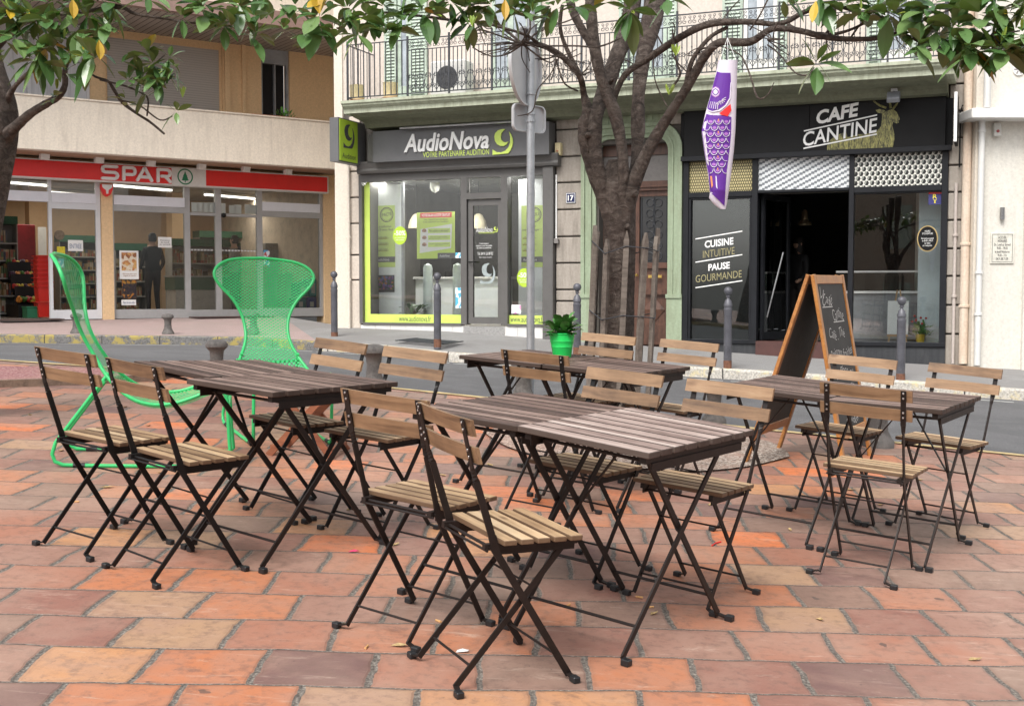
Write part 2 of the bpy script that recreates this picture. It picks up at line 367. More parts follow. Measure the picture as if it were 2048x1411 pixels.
# ================================================================== FURNITURE
BLK = M('black_steel', (.006,.0055,.0055), .5, .0, var=.35, scale=9, spec=.35)
BRN = M('dark_brown_steel', (.014,.009,.0075), .5, .0, var=.35, scale=9, spec=.35)
CAP = M('black_plastic', (.012,.013,.015), .45)
SCREW = M('screw_steel', (.62,.62,.62), .3, 1.0)
def wood(name, stops, rough=.5, pitch=None, ax=1, grain=(2.2,60,40), knots=True, side=(.03,.018,.012)):
    m, t, p, o = nodes(name); v = coords(t); oi = N(t, 'ShaderNodeObjectInfo')
    off = N(t, 'ShaderNodeVectorMath', operation='ADD'); L(t, v, off.inputs[0])
    sc = N(t, 'ShaderNodeVectorMath', operation='SCALE'); L(t, oi.outputs['Random'], sc.inputs['Scale']); sc.inputs[0].default_value = (17,23,9); L(t, sc.outputs[0], off.inputs[1])
    v0 = off.outputs[0]
    mp = N(t, 'ShaderNodeMapping'); mp.inputs['Scale'].default_value = grain; L(t, v0, mp.inputs[0])
    g = noise(t, mp.outputs[0], 1.0, 6, .65, .6); g2 = noise(t, v0, 7, 4, .6)
    f = math_(t, 'ADD', math_(t, 'MULTIPLY', g, .65), math_(t, 'MULTIPLY', g2, .35))
    rnd = math_(t, 'SUBTRACT', math_(t, 'MULTIPLY', oi.outputs['Random'], .2), .1)
    if pitch:
        sx = N(t, 'ShaderNodeSeparateXYZ'); L(t, v, sx.inputs[0])
        k = math_(t, 'FLOOR', math_(t, 'DIVIDE', math_(t, 'ADD', sx.outputs[ax], 5+pitch/2), pitch))
        cb = N(t, 'ShaderNodeCombineXYZ'); L(t, k, cb.inputs[0]); L(t, oi.outputs['Random'], cb.inputs[1])
        wn = N(t, 'ShaderNodeTexWhiteNoise', noise_dimensions='2D'); L(t, cb.outputs[0], wn.inputs['Vector'])
        rnd = math_(t, 'MULTIPLY', math_(t, 'SUBTRACT', wn.outputs[0], .5), .34)
    f = math_(t, 'ADD', f, rnd); c = ramp(t, f, stops)
    if knots:
        vo = N(t, 'ShaderNodeTexVoronoi', _Scale=1.0); mq = N(t, 'ShaderNodeMapping'); mq.inputs['Scale'].default_value = (4,11,11); L(t, v0, mq.inputs[0]); L(t, mq.outputs[0], vo.inputs['Vector'])
        c = mix(t, ramp(t, vo.outputs['Distance'], [(.07,(.8,.8,.8)),(.16,(0,0,0))]), c, (.12,.06,.03))
    if pitch:                                     # sides carry dark stain plus painted gap shade, only the tops are bleached
        gn = N(t, 'ShaderNodeNewGeometry'); sn = N(t, 'ShaderNodeSeparateXYZ'); L(t, gn.outputs['True Normal'], sn.inputs[0])
        c = mix(t, math_(t, 'LESS_THAN', math_(t, 'ABSOLUTE', sn.outputs[2]), .93), c, mix(t, .88, c, side))
    L(t, c, p.inputs['Base Color']); L(t, math_(t, 'MULTIPLY_ADD', g, .25, rough-.12), p.inputs['Roughness']); bump(t, p, g, .35, .003); return m
SLAT = wood('acacia_slats', [(.28,(.10,.058,.033)),(.45,(.21,.125,.068)),(.6,(.30,.185,.102)),(.78,(.40,.27,.16))], .5)
SEATW = wood('weathered_seat_slats', [(.28,(.21,.125,.065)),(.44,(.41,.27,.15)),(.6,(.55,.385,.225)),(.8,(.66,.50,.32))], .55, .0545, 1, side=(.10,.055,.03))
TOPW = wood('weathered_table_slats', [(.25,(.035,.019,.015)),(.42,(.085,.050,.040)),(.55,(.15,.094,.076)),(.7,(.26,.18,.150)),(.88,(.40,.31,.265))], .58, .0775, 1, (2.0,70,40), False)
TOPW2 = wood('bleached_table_slats', [(.25,(.085,.052,.043)),(.38,(.20,.138,.118)),(.50,(.35,.262,.23)),(.66,(.49,.40,.355)),(.88,(.60,.53,.475))], .6, .0775, 1, (2.0,70,40), False)
def make_chair(label, steel=BLK):
    t = thing('folding_chair', label, 'chair', keep=False); t['_o'] = [0.,0.,0.]
    # seat: five slats
    b = MB()
    for k in range(5):
        y0 = -.109 + k*.0545; b.box((-.183, y0+.0022, .430), (.183, y0+.0442, .445))
    b.build('seat', SEATW, t, bevel=.002)
    fm = MB()
    for s in (-1, 1):
        fm.box((s*.140-.009, -.150, .412), (s*.140+.009, .155, .4295)); fm.box((s*.140-.002, -.115, .395), (s*.140+.002, .150, .412))
    fm.tube([(-.155,-.132,.420), (.155,-.132,.420)], .005, 8); fm.tube([(-.14,.125,.405), (.14,.125,.405)], .004, 8)
    fm.tube([(-.155,-.145,.412), (.155,-.145,.412)], .004, 8)
    fm.build('seat_frame', steel, t)
    for s in (-1, 1):
        b = MB(); x = s*.152; top = Vector((x,-.243,.792)); b1 = Vector((x,-.205,.655)); b2 = Vector((x,-.190,.615)); bend = Vector((x,-.128,.425)); ft = Vector((x,.148,.016))
        b.bar(top, b1, .021, .0045, (1,0,0)); 
        # the twist: width turns from across to along
        prev = None; rings = []
        for i in range(5):
            f = i/4; c = b1.lerp(b2, f); a = f*pi/2; wv = Vector((cos(a), sin(a), 0))*.0105*(1-.25*sin(pi*f)); tv = Vector((-sin(a), cos(a), 0))*.0028
            rings.append([c+wv+tv, c+wv-tv, c-wv-tv, c-wv+tv])
        vs = [v for r in rings for v in r]; fs = []
        for i in range(4):
            for k in range(4): fs.append((i*4+k, i*4+(k+1) % 4, (i+1)*4+(k+1) % 4, (i+1)*4+k))
        b.add(vs, fs)
        b.bar(b2, bend+Vector((0,.0,.02)), .021, .0055, (0,1,0)); b.bar(bend+Vector((0,-.002,.028)), bend+Vector((0,.012,-.018)), .024, .0058, (0,1,0)); b.bar(bend, ft, .021, .0055, (0,1,0)); b.bar(ft+Vector((0,-.003,.004)), ft+Vector((s*.026,.006,-.004)), .018, .005, (0,1,0))
        o = b.build('rear_post', steel, t)
        MB().obox((x+s*.028, .154, .010), (.015,0,0), (0,.012,0), (0,0,.010)).build('foot_cap', CAP, o, off=(0,0,0), bevel=.003)
        sc = MB()
        for z, y in ((.782,-.2405),(.762,-.235),(.704,-.2185),(.684,-.213)): sc.obox((x, y-.0035, z), (.0035,0,0), (0,.002,0), (0,0,.0035))
        sc.build('screws', SCREW, o, off=(0,0,0), bevel=.001)
        b = MB(); x = s*.131; b.bar((x,.128,.418), (x,-.215,.016), .018, .0055, (0,1,0)); b.bar((x,-.212,.020), (x+s*.034,-.220,.012), .017, .005, (0,1,0))
        o = b.build('leg', steel, t)
        MB().obox((x+s*.040, -.221, .010), (.014,0,0), (0,.012,0), (0,0,.010)).build('foot_cap', CAP, o, off=(0,0,0), bevel=.003)
        b.f = []; 
    for p, r_ in (((.15,.104,.080), .0042), ((.131,-.168,.072), .0042), ((.131,.02,.29), .0035)):
        MB().tube([(-p[0],p[1],p[2]), p], r_, 8).build('stretcher', steel, t)
    for zt in (.793, .715):
        b = MB(); y = -.2385 if zt > .75 else -.2165; n = 8; hh = .047
        for i in range(n):                         # gently bowed slat
            x0, x1 = -.183+.366*i/n, -.183+.366*(i+1)/n; q = lambda x: .010*(1-(x/.183)**2)-.004
            yb = lambda z: (zt-z)*.28
            vs = []
            for x in (x0, x1):
                for z in (zt-hh, zt):
                    for d in (0, .012): vs.append((x, y-q(x)*-1*-1+d+yb(z), z))
            fs = [(0,2,6,4),(1,5,7,3),(2,3,7,6),(0,4,5,1)]
            if i == 0: fs.append((0,1,3,2))
            if i == n-1: fs.append((4,6,7,5))
            b.add(vs, fs)
        b.build('backrest_slat', SLAT, t)
    return t
def make_table(label, top):
    t = thing('folding_table', label, 'table', keep=False); t['_o'] = [0.,0.,0.]
    for k in range(9):
        b = MB(); yc = (k-4)*.0775; r1, r2 = random.uniform(-.003,.003), random.uniform(-.003,.003)
        b.box((-.254+r1, yc-.0325, .667), (.254+r2, yc+.0325, .687)); b.build('slat', top, t, bevel=.0022, off=(0,0,0))
    f = MB()
    for s in (-1, 1):
        f.box((s*.222-.012, -.325, .645), (s*.222+.012, .325, .6685)); f.box((s*.235-.003, -.29, .618), (s*.235+.003, .29, .645))
    f.tube([(-.22,-.24,.636),(.22,-.24,.636)], .006, 8); f.tube([(-.20,.22,.636),(.20,.22,.636)], .006, 8)
    f.build('frame', BRN, t, off=(0,0,0))
    for s in (-1, 1):
        b = MB(); x = s*.214; b.bar((x,.225,.640), (x,-.335,.018), .021, .007, (0,1,0)); b.bar((x,-.333,.018), (x+s*.02,-.345,.010), .018, .007, (0,1,0))
        o = b.build('leg', BRN, t, off=(0,0,0)); MB().obox((x+s*.022,-.347,.011), (.015,0,0), (0,.013,0), (0,0,.011)).build('foot_cap', CAP, o, off=(0,0,0), bevel=.003)
        b = MB(); x = s*.200; b.bar((x,-.245,.640), (x,.300,.018), .021, .007, (0,1,0)); b.bar((x,.298,.018), (x+s*.038,.306,.010), .018, .007, (0,1,0))
        o = b.build('leg', BRN, t, off=(0,0,0)); MB().obox((x+s*.043,.306,.011), (.015,0,0), (0,.013,0), (0,0,.011)).build('foot_cap', CAP, o, off=(0,0,0), bevel=.003)
        b = MB(); b.bar((s*.206,-.03,.37), (s*.02,-.01,.640), .014, .004, (0,1,0)); b.build('brace', BRN, t, off=(0,0,0))
    for p in ((.214,-.262,.100), (.200,.228,.100)): MB().tube([(-p[0],p[1],p[2]), p], .0055, 8).build('stretcher', BRN, t, off=(0,0,0))
    return t
GC = {1:'chairs around the left pair of tables', 2:'chairs around the middle pair of tables', 3:'chairs at the tables beside the tree', 4:'chairs around the right pair of tables'}
chairs = [
 (-.034,3.53,-62.3,1,2,'slatted wooden folding chair nearest the camera, turned away, its pale seat in full view'),
 (-.309,3.906,-35.8,1,2,'slatted folding chair just behind and left of the nearest chair, backrest towards the camera'),
 (-1.626,4.731,-34.0,0,1,'leftmost wooden folding chair, standing in front of the green lounger, backrest towards the camera'),
 (-1.249,4.431,-41.0,0,1,'second wooden folding chair from the left, its seat pointing at the left pair of tables'),
 (-.996,5.421,138.2,0,1,'folding chair on the road side of the left tables, nearer the green lounger'),
 (-.604,5.155,145.3,0,1,'folding chair on the road side of the left tables, at their right end'),
 (.281,4.653,142.0,0,2,'folding chair on the tree side of the middle tables, left one of its two'),
 (.665,4.384,143.5,1,2,'folding chair on the tree side of the bleached table, right one of its two'),
 (1.658,6.016,142.4,1,4,'folding chair behind the right tables, directly in front of the chalkboard sign'),
 (2.101,5.795,140.3,1,4,'rightmost folding chair, facing the camera behind the right table'),
 (1.486,4.899,-32.2,1,4,'folding chair with knotty backrest seen from behind in front of the right table')]
def chair_from(tl, tr, ang, h=.793):              # place by its top slat
    a = ground(*tl, h); c = ground(*tr, h); m_ = (a+c)/2; r = radians(ang); return m_.x + (-sin(r))*.255 + GN.x*-h, m_.y + cos(r)*.255 + GN.y*-h
x, y = chair_from((1000,700),(1126.6,712),-33); chairs.append((x, y, -33, 0, 3, 'folding chair seen from behind left of the flower pot at the far tables'))
x, y = chair_from((1169,665),(1278,674),144); chairs.append((x, y, 144, 0, 3, 'folding chair standing right against the picket guard of the tree'))
x, y = chair_from((1324.6,678),(1444,687),145); chairs.append((x, y, 145, 1, 3, 'folding chair between the tree and the chalkboard, in front of a grey bollard'))
protoA = make_chair('x', BLK); protoB = copy_tree(protoA)
for o in protoB.children:
    if o.data and o.data.materials[0] == BLK: o.data = o.data.copy(); o.data.materials[0] = BRN
used = {0: 0, 1: 0}
for x, y, a, kind, g, lab in chairs:
    pr = (protoA, protoB)[kind]
    o = pr if not used[kind] else copy_tree(pr); used[kind] = 1
    place(o, x, y, radians(a)); relabel(o, lab); o['category'] = 'chair'; o['group'] = GC[g]
tab = [(.386,4.022,-38.6,-.031,.015,1,'bleached pale slatted table nearest the camera, right one of the middle pair'),
 (-.001,4.362,-38.1,-.002,.013,0,'weathered brown slatted table joined to the left end of the bleached middle table'),
 (-.917,4.829,-37.4,.008,-.002,0,'dark weathered slatted table, the nearer one of the left pair'),
 (-1.278,5.19,-37.4,-.028,-.036,0,'dark weathered slatted table at the far left, before the green lounger'),
 (1.757,5.336,-34.3,.027,.012,0,'slatted table with a chair on three sides, right one of the right pair')]
def tab_from(tr, ang):                            # from the image-right corner
    q = ground(*tr, .687); r = radians(ang); u = Vector((cos(r), sin(r))); n = Vector((-sin(r), cos(r))); c = Vector((q.x - GN.x*.687, q.y-GN.y*.687)) - u*.254 - n*.349; return c.x, c.y, u
c3 = tab_from((1382,733), -33); tab.append((c3[0], c3[1], -33, 0, 0, 0, 'far slatted table close to the tree guard, its right end towards the chalkboard'))
tab.append((c3[0]-c3[2].x*.52, c3[1]-c3[2].y*.52, -33, 0, 0, 0, 'far slatted table beside the road sign pole carrying the green flower pot'))
r4 = radians(-34.3); tab.append((1.757-cos(r4)*.52, 5.336-sin(r4)*.52, -34.3, -.01, .01, 0, 'slatted table in front of the chalkboard, left one of the right pair'))
tA = make_table('x', TOPW); tB = copy_tree(tA)
for o in tB.children:
    if o.name.startswith('slat'): o.data = o.data.copy(); o.data.materials[0] = TOPW2
GT = 'slatted folding tables pushed together in pairs'
def tilt(o, tx, ty):
    for c in o.children:
        if c.name.startswith('slat') or c.name.startswith('frame'):
            c.rotation_euler = (ty, -tx, 0)
ut = {0: 0, 1: 0}
for x, y, a, tx, ty, kind, lab in tab:
    pr = (tA, tB)[kind]; o = pr if not ut[kind] else copy_tree(pr); ut[kind] = 1
    place(o, x, y, radians(a)); relabel(o, lab); o['category'] = 'table'; o['group'] = GT; tilt(o, tx, ty)
# ================================================================== OLD HOUSE WITH TWO SHOPS (frame FA)
Aw = lambda u, v, y=0: FA.loc(u, v, y)
sA = lambda u, v=400, y=0: FA.S(u, v, y)
zA = lambda u, v, y=0: FA.Z(u, v, y)
def fbox(F, u0, u1, vc, hp, y=0):
    uc = (u0+u1)/2; s0, s1 = F.S(u0, vc, y), F.S(u1, vc, y); return s0, s1, F.Z(uc, vc+hp/2, y), F.Z(uc, vc-hp/2, y)
def ftext(F, name, body, u0, u1, vc, hp, y, mat, parent, **k):
    s0, s1, z0, z1 = fbox(F, u0, u1, vc, hp, y); return text(name, body, s0, s1, z0, z1, y, mat, parent, **k)
def fpoly(F, pts, y, y2, name, mat, parent):
    b = MB(); b.prism([F.loc(u, v, y) for u, v in pts], y, y2); return b.build(name, mat, parent)
def grime(name, col, dirt, rough=.8, sc=1.3, amt=.5, streak=True, bmp=.25, seam=None):
    if name in MC: return MC[name]
    m, t, p, o = nodes(name); v = coords(t, True); v2 = coords(t, True, (6,6,.7) if streak else (1,1,1))
    n = noise(t, v, sc, 6, .65, .4); n2 = noise(t, v2, 1.6, 5, .7, .3); n3 = noise(t, v, 26, 4, .7)
    c = ramp(t, n3, [(.3, tuple(x*.86 for x in col)), (.7, tuple(min(1, x*1.08) for x in col))])
    c = mix(t, math_(t, 'MULTIPLY', ramp(t, n2, [(.45,(0,0,0)),(.75,(1,1,1))]), amt), c, dirt)
    c = mix(t, math_(t, 'MULTIPLY', ramp(t, n, [(.5,(0,0,0)),(.72,(1,1,1))]), amt*.8), c, tuple(.5*(a+b) for a, b in zip(col, dirt)))
    if seam:                                        # open joints between moulded lengths
        sx = N(t, 'ShaderNodeSeparateXYZ'); L(t, coords(t), sx.inputs[0]); j = math_(t, 'LESS_THAN', math_(t, 'FRACT', math_(t, 'DIVIDE', sx.outputs[0], seam)), .008); c = mix(t, math_(t, 'MULTIPLY', j, .6), c, dirt)
    L(t, c, p.inputs['Base Color']); p.inputs['Roughness'].default_value = rough; bump(t, p, n3, bmp, .012)
    MC[name] = m; return m
STONE = grime('old_stone', (.36,.32,.275), (.15,.125,.105), sc=1.1, amt=.65)
STONE2 = grime('pale_pier_render', (.60,.53,.455), (.36,.30,.25), amt=.4)
GREEN = grime('green_painted_stone', (.30,.365,.25), (.16,.16,.095), sc=2.2, amt=.55)
GREENC = grime('green_cornice', (.44,.475,.36), (.20,.20,.13), sc=2.4, amt=.75, seam=.92)
CREAM = grime('cream_render', (.68,.62,.53), (.60,.54,.46), amt=.22, bmp=.1)
PINKW = grime('pink_cream_render', (.62,.55,.49), (.55,.47,.42), amt=.3, bmp=.1)
IRON = M('wrought_iron', (.035,.038,.045), .5, var=.3)
JOINT = M('stone_joint', (.09,.08,.07), .9)
house = thing('old_house', 'old stone house with green cornice and two shops on its ground floor', 'house', FA, (0,0,zA(968,650)-.2))
zb = zA(968,650)-.2                                  # base height
slabT, slabB = zA(1300,159,-.95), zA(1300,186,-.95)
# --- wall
s_l, s_r = sA(672,400), sA(1946,400)
zfl = -.9
zshop = zA(900,343)
sa0, sa1 = sA(722,500), sA(1111,500); sd0, sd1 = sA(1197,400), sA(1339,400); sc0, sc1 = sA(1366,400), sA(1894,400)
zdoor = zA(1268,286); zcaf = zA(1620,190)
b = MB()
TH = .45
b.box((s_l,.03,zfl), (sa0-.02,TH,zshop+.02)); b.box((sa1+.02,.03,zfl), (sd0,TH,zdoor)); b.box((sd1,.03,zfl), (sc0,TH,zdoor)); b.box((sc1,.03,zfl), (s_r,TH,zdoor))
b.box((s_l,.03,zshop+.02), (sa1+.02,TH,slabB+.3)); b.box((sa1+.02,.03,zdoor), (sc0,TH,slabB+.3)); b.box((sc0,.03,zcaf-.9), (s_r,TH,slabB+.3)) if False else b.box((sc0,.03,zA(1620,382)), (s_r,TH,slabB+.3))
b.build('wall', JOINT, house)
b = MB(); b.box((s_l,.0,slabB+.301), (s_r,TH,slabT+5.5)); b.build('upper_wall', PINKW, house)
b = MB(); b.box((s_l-.002,-.03,zfl), (sA(699,400),.5,slabB-.02)); b.box((s_l-.003,-.035,slabB-.02),(sA(688,400),.5,slabT+5.5)); b.build('corner_pilaster', CREAM, house)
MB().box((s_l-.004,.5,zfl), (s_l+.3,9,slabT+5.5)).build('gable_wall', CREAM, house)
def blocks(name, u0, u1, vs, y0=-.02, mat=STONE):
    a, c = sA(u0), sA(u1); um = (u0+u1)/2; b = MB(); zs = [zA(um, v) for v in vs]
    for z1, z0 in zip(zs[:-1], zs[1:]): b.box((a, y0, z0+.012), (c, .031, z1-.012))
    return b.build(name, mat, house, bevel=.012)
blocks('rusticated_pier', 1113, 1164.5, [207,259,313,365,419,473,526,579,602,690], -.02)
blocks('rusticated_pier', 700, 721, [232,290,343,395,447,510,560,660], -.02, STONE2)
blocks('rusticated_pier', 1896, 1944, [118,168,222,275,330,384,440,497,552,610,668,735], -.02)
blocks('rusticated_pier', 1340, 1365, [207,250], -.02)
b = MB(); b.box((sa1, -.021, zA(1135,207)), (sc0, .03, slabB-.0)); b.build('frieze', STONE, house)
# --- balcony slab with its moulded edge
sb0, sb1 = sA(683,205,-.95), sA(1908,120,-.95)
zt, z0 = slabT, slabB
prof = [(-.98,zt),(-.98,zt-.045),(-.95,zt-.06),(-.95,zt-.085),(-.90,zt-.12),(-.885,zt-.13),(-.885,z0),(-.80,z0-.0),(-.72,z0-.035),(-.45,z0-.06),(-.30,z0-.16),(-.16,z0-.28),(-.05,z0-.33),(-.045,z0-.42),(0,z0-.45),(0,zt-.02)]
MB().prof_x(prof[:7]+[(0,z0),(0,zt-.02)], sb0, sb1).build('balcony_slab', GREENC, house)
MB().prof_x([(-.86,z0-.001),(-.80,z0-.02),(-.72,z0-.045),(-.45,z0-.07),(-.36,z0-.11),(-.30,z0-.17),(.03,z0-.19),(0.03,z0-.001)], sb0+.1, sb1-.1).build('balcony_soffit', grime('shade_green_soffit', (.20,.215,.145), (.09,.085,.05), amt=.6), house)  # darker green puts the shade under the slab into the colour
b = MB()
for u in (735, 1102, 1188, 1352, 1885):
    s = sA(u, 230); b.prof_x([(-.62,z0-.001),(-.62,z0-.10),(-.45,z0-.22),(-.25,z0-.40),(-.10,z0-.52),(.0,z0-.56),(0,z0-.001)], s-.12, s+.12)
b.build('balcony_bracket', GREEN, house) if False else None
# --- doorway: green surround and carved wooden door
sur = MB(); s0, s1 = sA(1165,400), sA(1366,400); zdb = zfl
zs1 = zA(1268,248); zp = zA(1180,588)
def band(w0, w1, y0, y1, r):                         # arched band between two insets
    o = []; i = []
    for ins, lst in ((w0, o), (w1, i)):
        a, c, zt_ = s0+ins, s1-ins, zs1-ins*.95; rr = max(.06, r-ins*.6); lst.append((a, zp))
        for k in range(9): an = pi - k/8*pi/2; lst.append((a+rr+rr*cos(an), zt_-rr+rr*sin(an)))
        for k in range(9): an = pi/2 - k/8*pi/2; lst.append((c-rr+rr*cos(an), zt_-rr+rr*sin(an)))
        lst.append((c, zp))
    n = len(o); vs = [(x,y0,z) for x, z in o]+[(x,y0,z) for x, z in i]+[(x,y1,z) for x, z in o]+[(x,y1,z) for x, z in i]
    fs = []
    for k in range(n-1): fs += [(k,k+1,n+k+1,n+k), (n+k,n+k+1,3*n+k+1,3*n+k), (2*n+k,2*n+k+1,k+1,k)]
    sur.add(vs, fs)
W = sA(1339,400)-sA(1366,400); W = abs(W)
band(.0, .06, -.09, .03, .42); band(.06, .14, -.055, .03, .40); band(.14, .17, -.075, .03, .38); band(.17, W+.02, -.03, .2, .36)
sur.box((s0-.01,-.08,zdb), (s0+W+.02,.2,zp-.002)); sur.box((s1-W-.02,-.08,zdb), (s1+.01,.2,zp-.002))
sur.box((s0-.012,-.10,zp-.06), (s0+W+.03,.0,zp+.0)); sur.box((s1-W-.03,-.10,zp-.06), (s1+.012,.0,zp+.0))
# panel with moulding over the door
for u0, u1, v0, v1 in ((1183,1340,203,250),): 
    a, c = sA(u0,220), sA(u1,220); zz0, zz1 = zA(1260,v1+4), zA(1260,v0)
    sur.box((a,-.04,zz0), (c,.02,zz1)); 
    for i, (x0, x1) in enumerate(((a+.05,a+.30),(c-.30,c-.05),(a+.38,c-.38))): 
        sur.box((x0,-.06,zz0+.05),(x1,-.02,zz0+.075)); sur.box((x0,-.06,zz1-.075),(x1,-.02,zz1-.05)); sur.box((x0,-.06,zz0+.075),(x0+.025,-.02,zz1-.075)); sur.box((x1-.025,-.06,zz0+.075),(x1,-.02,zz1-.075))
sur.build('door_surround', GREEN, house)
DW = M('oxblood_door_wood', (.095,.042,.026), .42, var=.4, scale=3, stretch=(6,6,1), bmp=.15)
door = MB(); a, c = s0+W, s1-W; y = .26; zt_ = zA(1268,430-68)      # transom bar height
ztr = zA(1300,372); zbot = zA(1300,684)
door.box((a,y+.06,zbot-.3), (c,y+.10,ztr)); door.box((a,y-.05,ztr-.05), (c,y+.1,ztr+.10)); door.box((a,y-.08,ztr+.0),(c,y+.02,ztr+.035))
mid = (a+c)/2; dw = door
for x0, x1 in ((a,a+.09),(c-.09,c),(mid-.05,mid+.05)): dw.box((x0,y,zbot-.05),(x1,y+.06,ztr-.05))
zr = [zbot-.05, zA(1300,655), zA(1300,612), zA(1300,577), zA(1300,562), zA(1300,528)]
for x0, x1 in ((a+.09,mid-.05),(mid+.05,c-.09)):
    dw.box((x0,y+.003,zr[0]),(x1,y+.06,zr[1]+.04)); dw.box((x0,y+.003,zr[3]-.09),(x1,y+.06,zr[3]+.0)); dw.box((x0,y+.003,zr[5]-.06),(x1,y+.06,zr[5]+.03)); dw.box((x0,y+.003,ztr-.14),(x1,y+.06,ztr-.05))
    xm, zm = (x0+x1)/2, (zr[1]+.04+zr[3]-.09)/2; hx, hz = (x1-x0)/2-.05, (zr[3]-.09-zr[1]-.04)/2-.04
    dw.add([(xm-hx,y+.045,zm),(xm,y+.045,zm+hz),(xm+hx,y+.045,zm),(xm,y+.045,zm-hz),(xm,y+.01,zm)], [(0,1,4),(1,2,4),(2,3,4),(3,0,4)])
    for z_ in (zr[1]+.05, zr[3]-.10): dw.box((x0+.02,y+.02,z_-.012),(x1-.02,y+.06,z_+.012))
do = dw.build('front_door', DW, house)
DARKGL = M('dark_glass_panel', (.02,.02,.022), .08, var=.2); GREYP = M('grey_transom', (.20,.185,.175), .5, var=.2)
MB().box((a,y+.02,ztr+.101), (c,y+.05,zdoor+.02)).build('transom_panel', GREYP, house)
MB().box((a+.05,y-.02,zdoor-.17),(c-.05,y+.04,zdoor-.0)).build('transom_head', DW, house)
gr = MB()
for x0, x1 in ((a+.09,mid-.05),(mid+.05,c-.09)):
    gr.box((x0,y+.04,zr[5]+.03),(x1,y+.055,ztr-.14))
gr.build('door_pane', DARKGL, do, off=house['_o'])
sc = MB(); zz0, zz1 = zr[5]+.05, ztr-.16
for x0, x1 in ((a+.10,mid-.06),(mid+.06,c-.10)):
    xm = (x0+x1)/2
    for k in range(6):
        zc = zz0 + (k+.5)*(zz1-zz0)/6; rr = (zz1-zz0)/13
        for sg in (-1,1): sc.tube([(xm+sg*(rr*.9+rr*.8*cos(q*.8))*1.0, y+.03, zc+rr*.8*sin(q*.8)) for q in range(9)], .007, 5)
    sc.tube([(xm,y+.03,zz0),(xm,y+.03,zz1)], .01, 5); sc.tube([(x0+.02,y+.03,zz0),(x0+.02,y+.03,zz1)], .007, 5); sc.tube([(x1-.02,y+.03,zz0),(x1-.02,y+.03,zz1)], .007, 5)
sc.build('door_grille', IRON, do, off=house['_o'])
BRASS = M('brass', (.62,.43,.12), .3, .9)
MB().box(((mid+c)/2-.10,y-.015,zA(1318,555)), ((mid+c)/2+.12,y+.002,zA(1318,555)+.045)).build('letter_slot', BRASS, do, off=house['_o'])
MB().lathe([(.0,0),(.028,.005),(.03,.02),(.012,.04),(.0,.045)], (mid+.02,y-.05,zA(1290,552)), 10).build('door_knob', BRASS, do, off=house['_o'])
# --- upper windows and shutters behind the balcony railing
SHUT = M('pale_green_shutter', (.42,.50,.42), .6, var=.2, world=True); PGL = M('curtained_glass', (.34,.38,.42), .12, var=.35, scale=2); WHT = M('white_paint', (.74,.73,.70), .5, var=.08)
def shutter(win, x0, x1, z0_, z1_):
    b = MB(); b.box((x0,-.06,z0_),(x0+.04,-.02,z1_)); b.box((x1-.04,-.06,z0_),(x1,-.02,z1_)); b.box((x0+.04,-.035,z0_),(x1-.04,-.02,z1_))
    z = z0_+.05
    while z < z1_-.05: b.add([(x0+.04,-.058,z-.018),(x1-.04,-.058,z-.018),(x1-.04,-.036,z+.022),(x0+.04,-.036,z+.022)], [(0,1,2,3)]); z += .055
    b.build('shutter', SHUT, win, off=house['_o'])
for u0, u1, sl_, sr_ in ((797,820,26,36),(985,1060,0,24),(1262,1335,22,20),(1488,1555,42,20),(1764,1822,30,25)):
    x0, x1 = sA(u0,60), sA(u1,60); zz0, zz1 = slabT+.0, slabT+2.6; b = MB()
    b.box((x0,-.03,zz0),(x0+.06,.02,zz1)); b.box((x1-.06,-.03,zz0),(x1,.02,zz1)); b.box((x0+.06,-.03,zz1-.06),(x1-.06,.02,zz1)); b.box((x0+.06,-.03,zz0),(x1-.06,.02,zz0+.35))
    if x1-x0 > .5: b.box(((x0+x1)/2-.05,-.035,zz0+.35),((x0+x1)/2+.05,.02,zz1-.06))
    wi = b.build('window', WHT if u0 in (1488,1764) else SHUT, house)
    MB().box((x0+.05,-.012,zz0+.3),(x1-.05,.03,zz1-.05)).build('pane', PGL, wi, off=house['_o'])
    if sl_: shutter(wi, sA(u0-sl_,60), x0-.01, zz0, zz1)
    if sr_: shutter(wi, x1+.01, sA(u1+sr_,60), zz0, zz1)
# --- railing
rail = thing('balcony_railing', 'wrought iron railing with heart shaped scrolls along the green balcony', 'railing', FA, (0,-.9,slabT))
y = -.88; r0, r1 = sb0+.08, sb1-.12; H = .93
b = MB()
for z in (slabT+.06, slabT+H): b.box((r0,y-.012,z-.008),(r1,y+.012,z+.008)); 
for x in (r0, r1):
    for z in (slabT+.06, slabT+H): b.box((x-.008,y+.012,z-.008),(x+.008,-.0,z+.008))
    for k in range(1, 8): b.box((x-.005,y+k*.11-.005,slabT+.06),(x+.005,y+k*.11+.005,slabT+H))
b.build('rail', IRON, rail)
xs = sA(815,120,-.88)
npan = 11
for x in [r0]+[xs + (r1-xs)*i/npan for i in range(npan+1)]: MB().box((x-.014,y-.014,slabT-.02),(x+.014,y+.014,slabT+H+.06)).build('post', IRON, rail)
b = MB(); n = 11
for i in range(1, n): x = r0+(xs-r0)*i/n; b.box((x-.007,y-.007,slabT+.06),(x+.007,y+.007,slabT+H))
b.build('balusters', IRON, rail)
b = MB()
def spiral(cx, cz, r, a0, sg, turns=1.25, n=11): return [(cx+r*(1-.72*k/n)*cos(a0+sg*turns*2*pi*k/n), y, cz+r*(1-.72*k/n)*sin(a0+sg*turns*2*pi*k/n)) for k in range(n+1)]
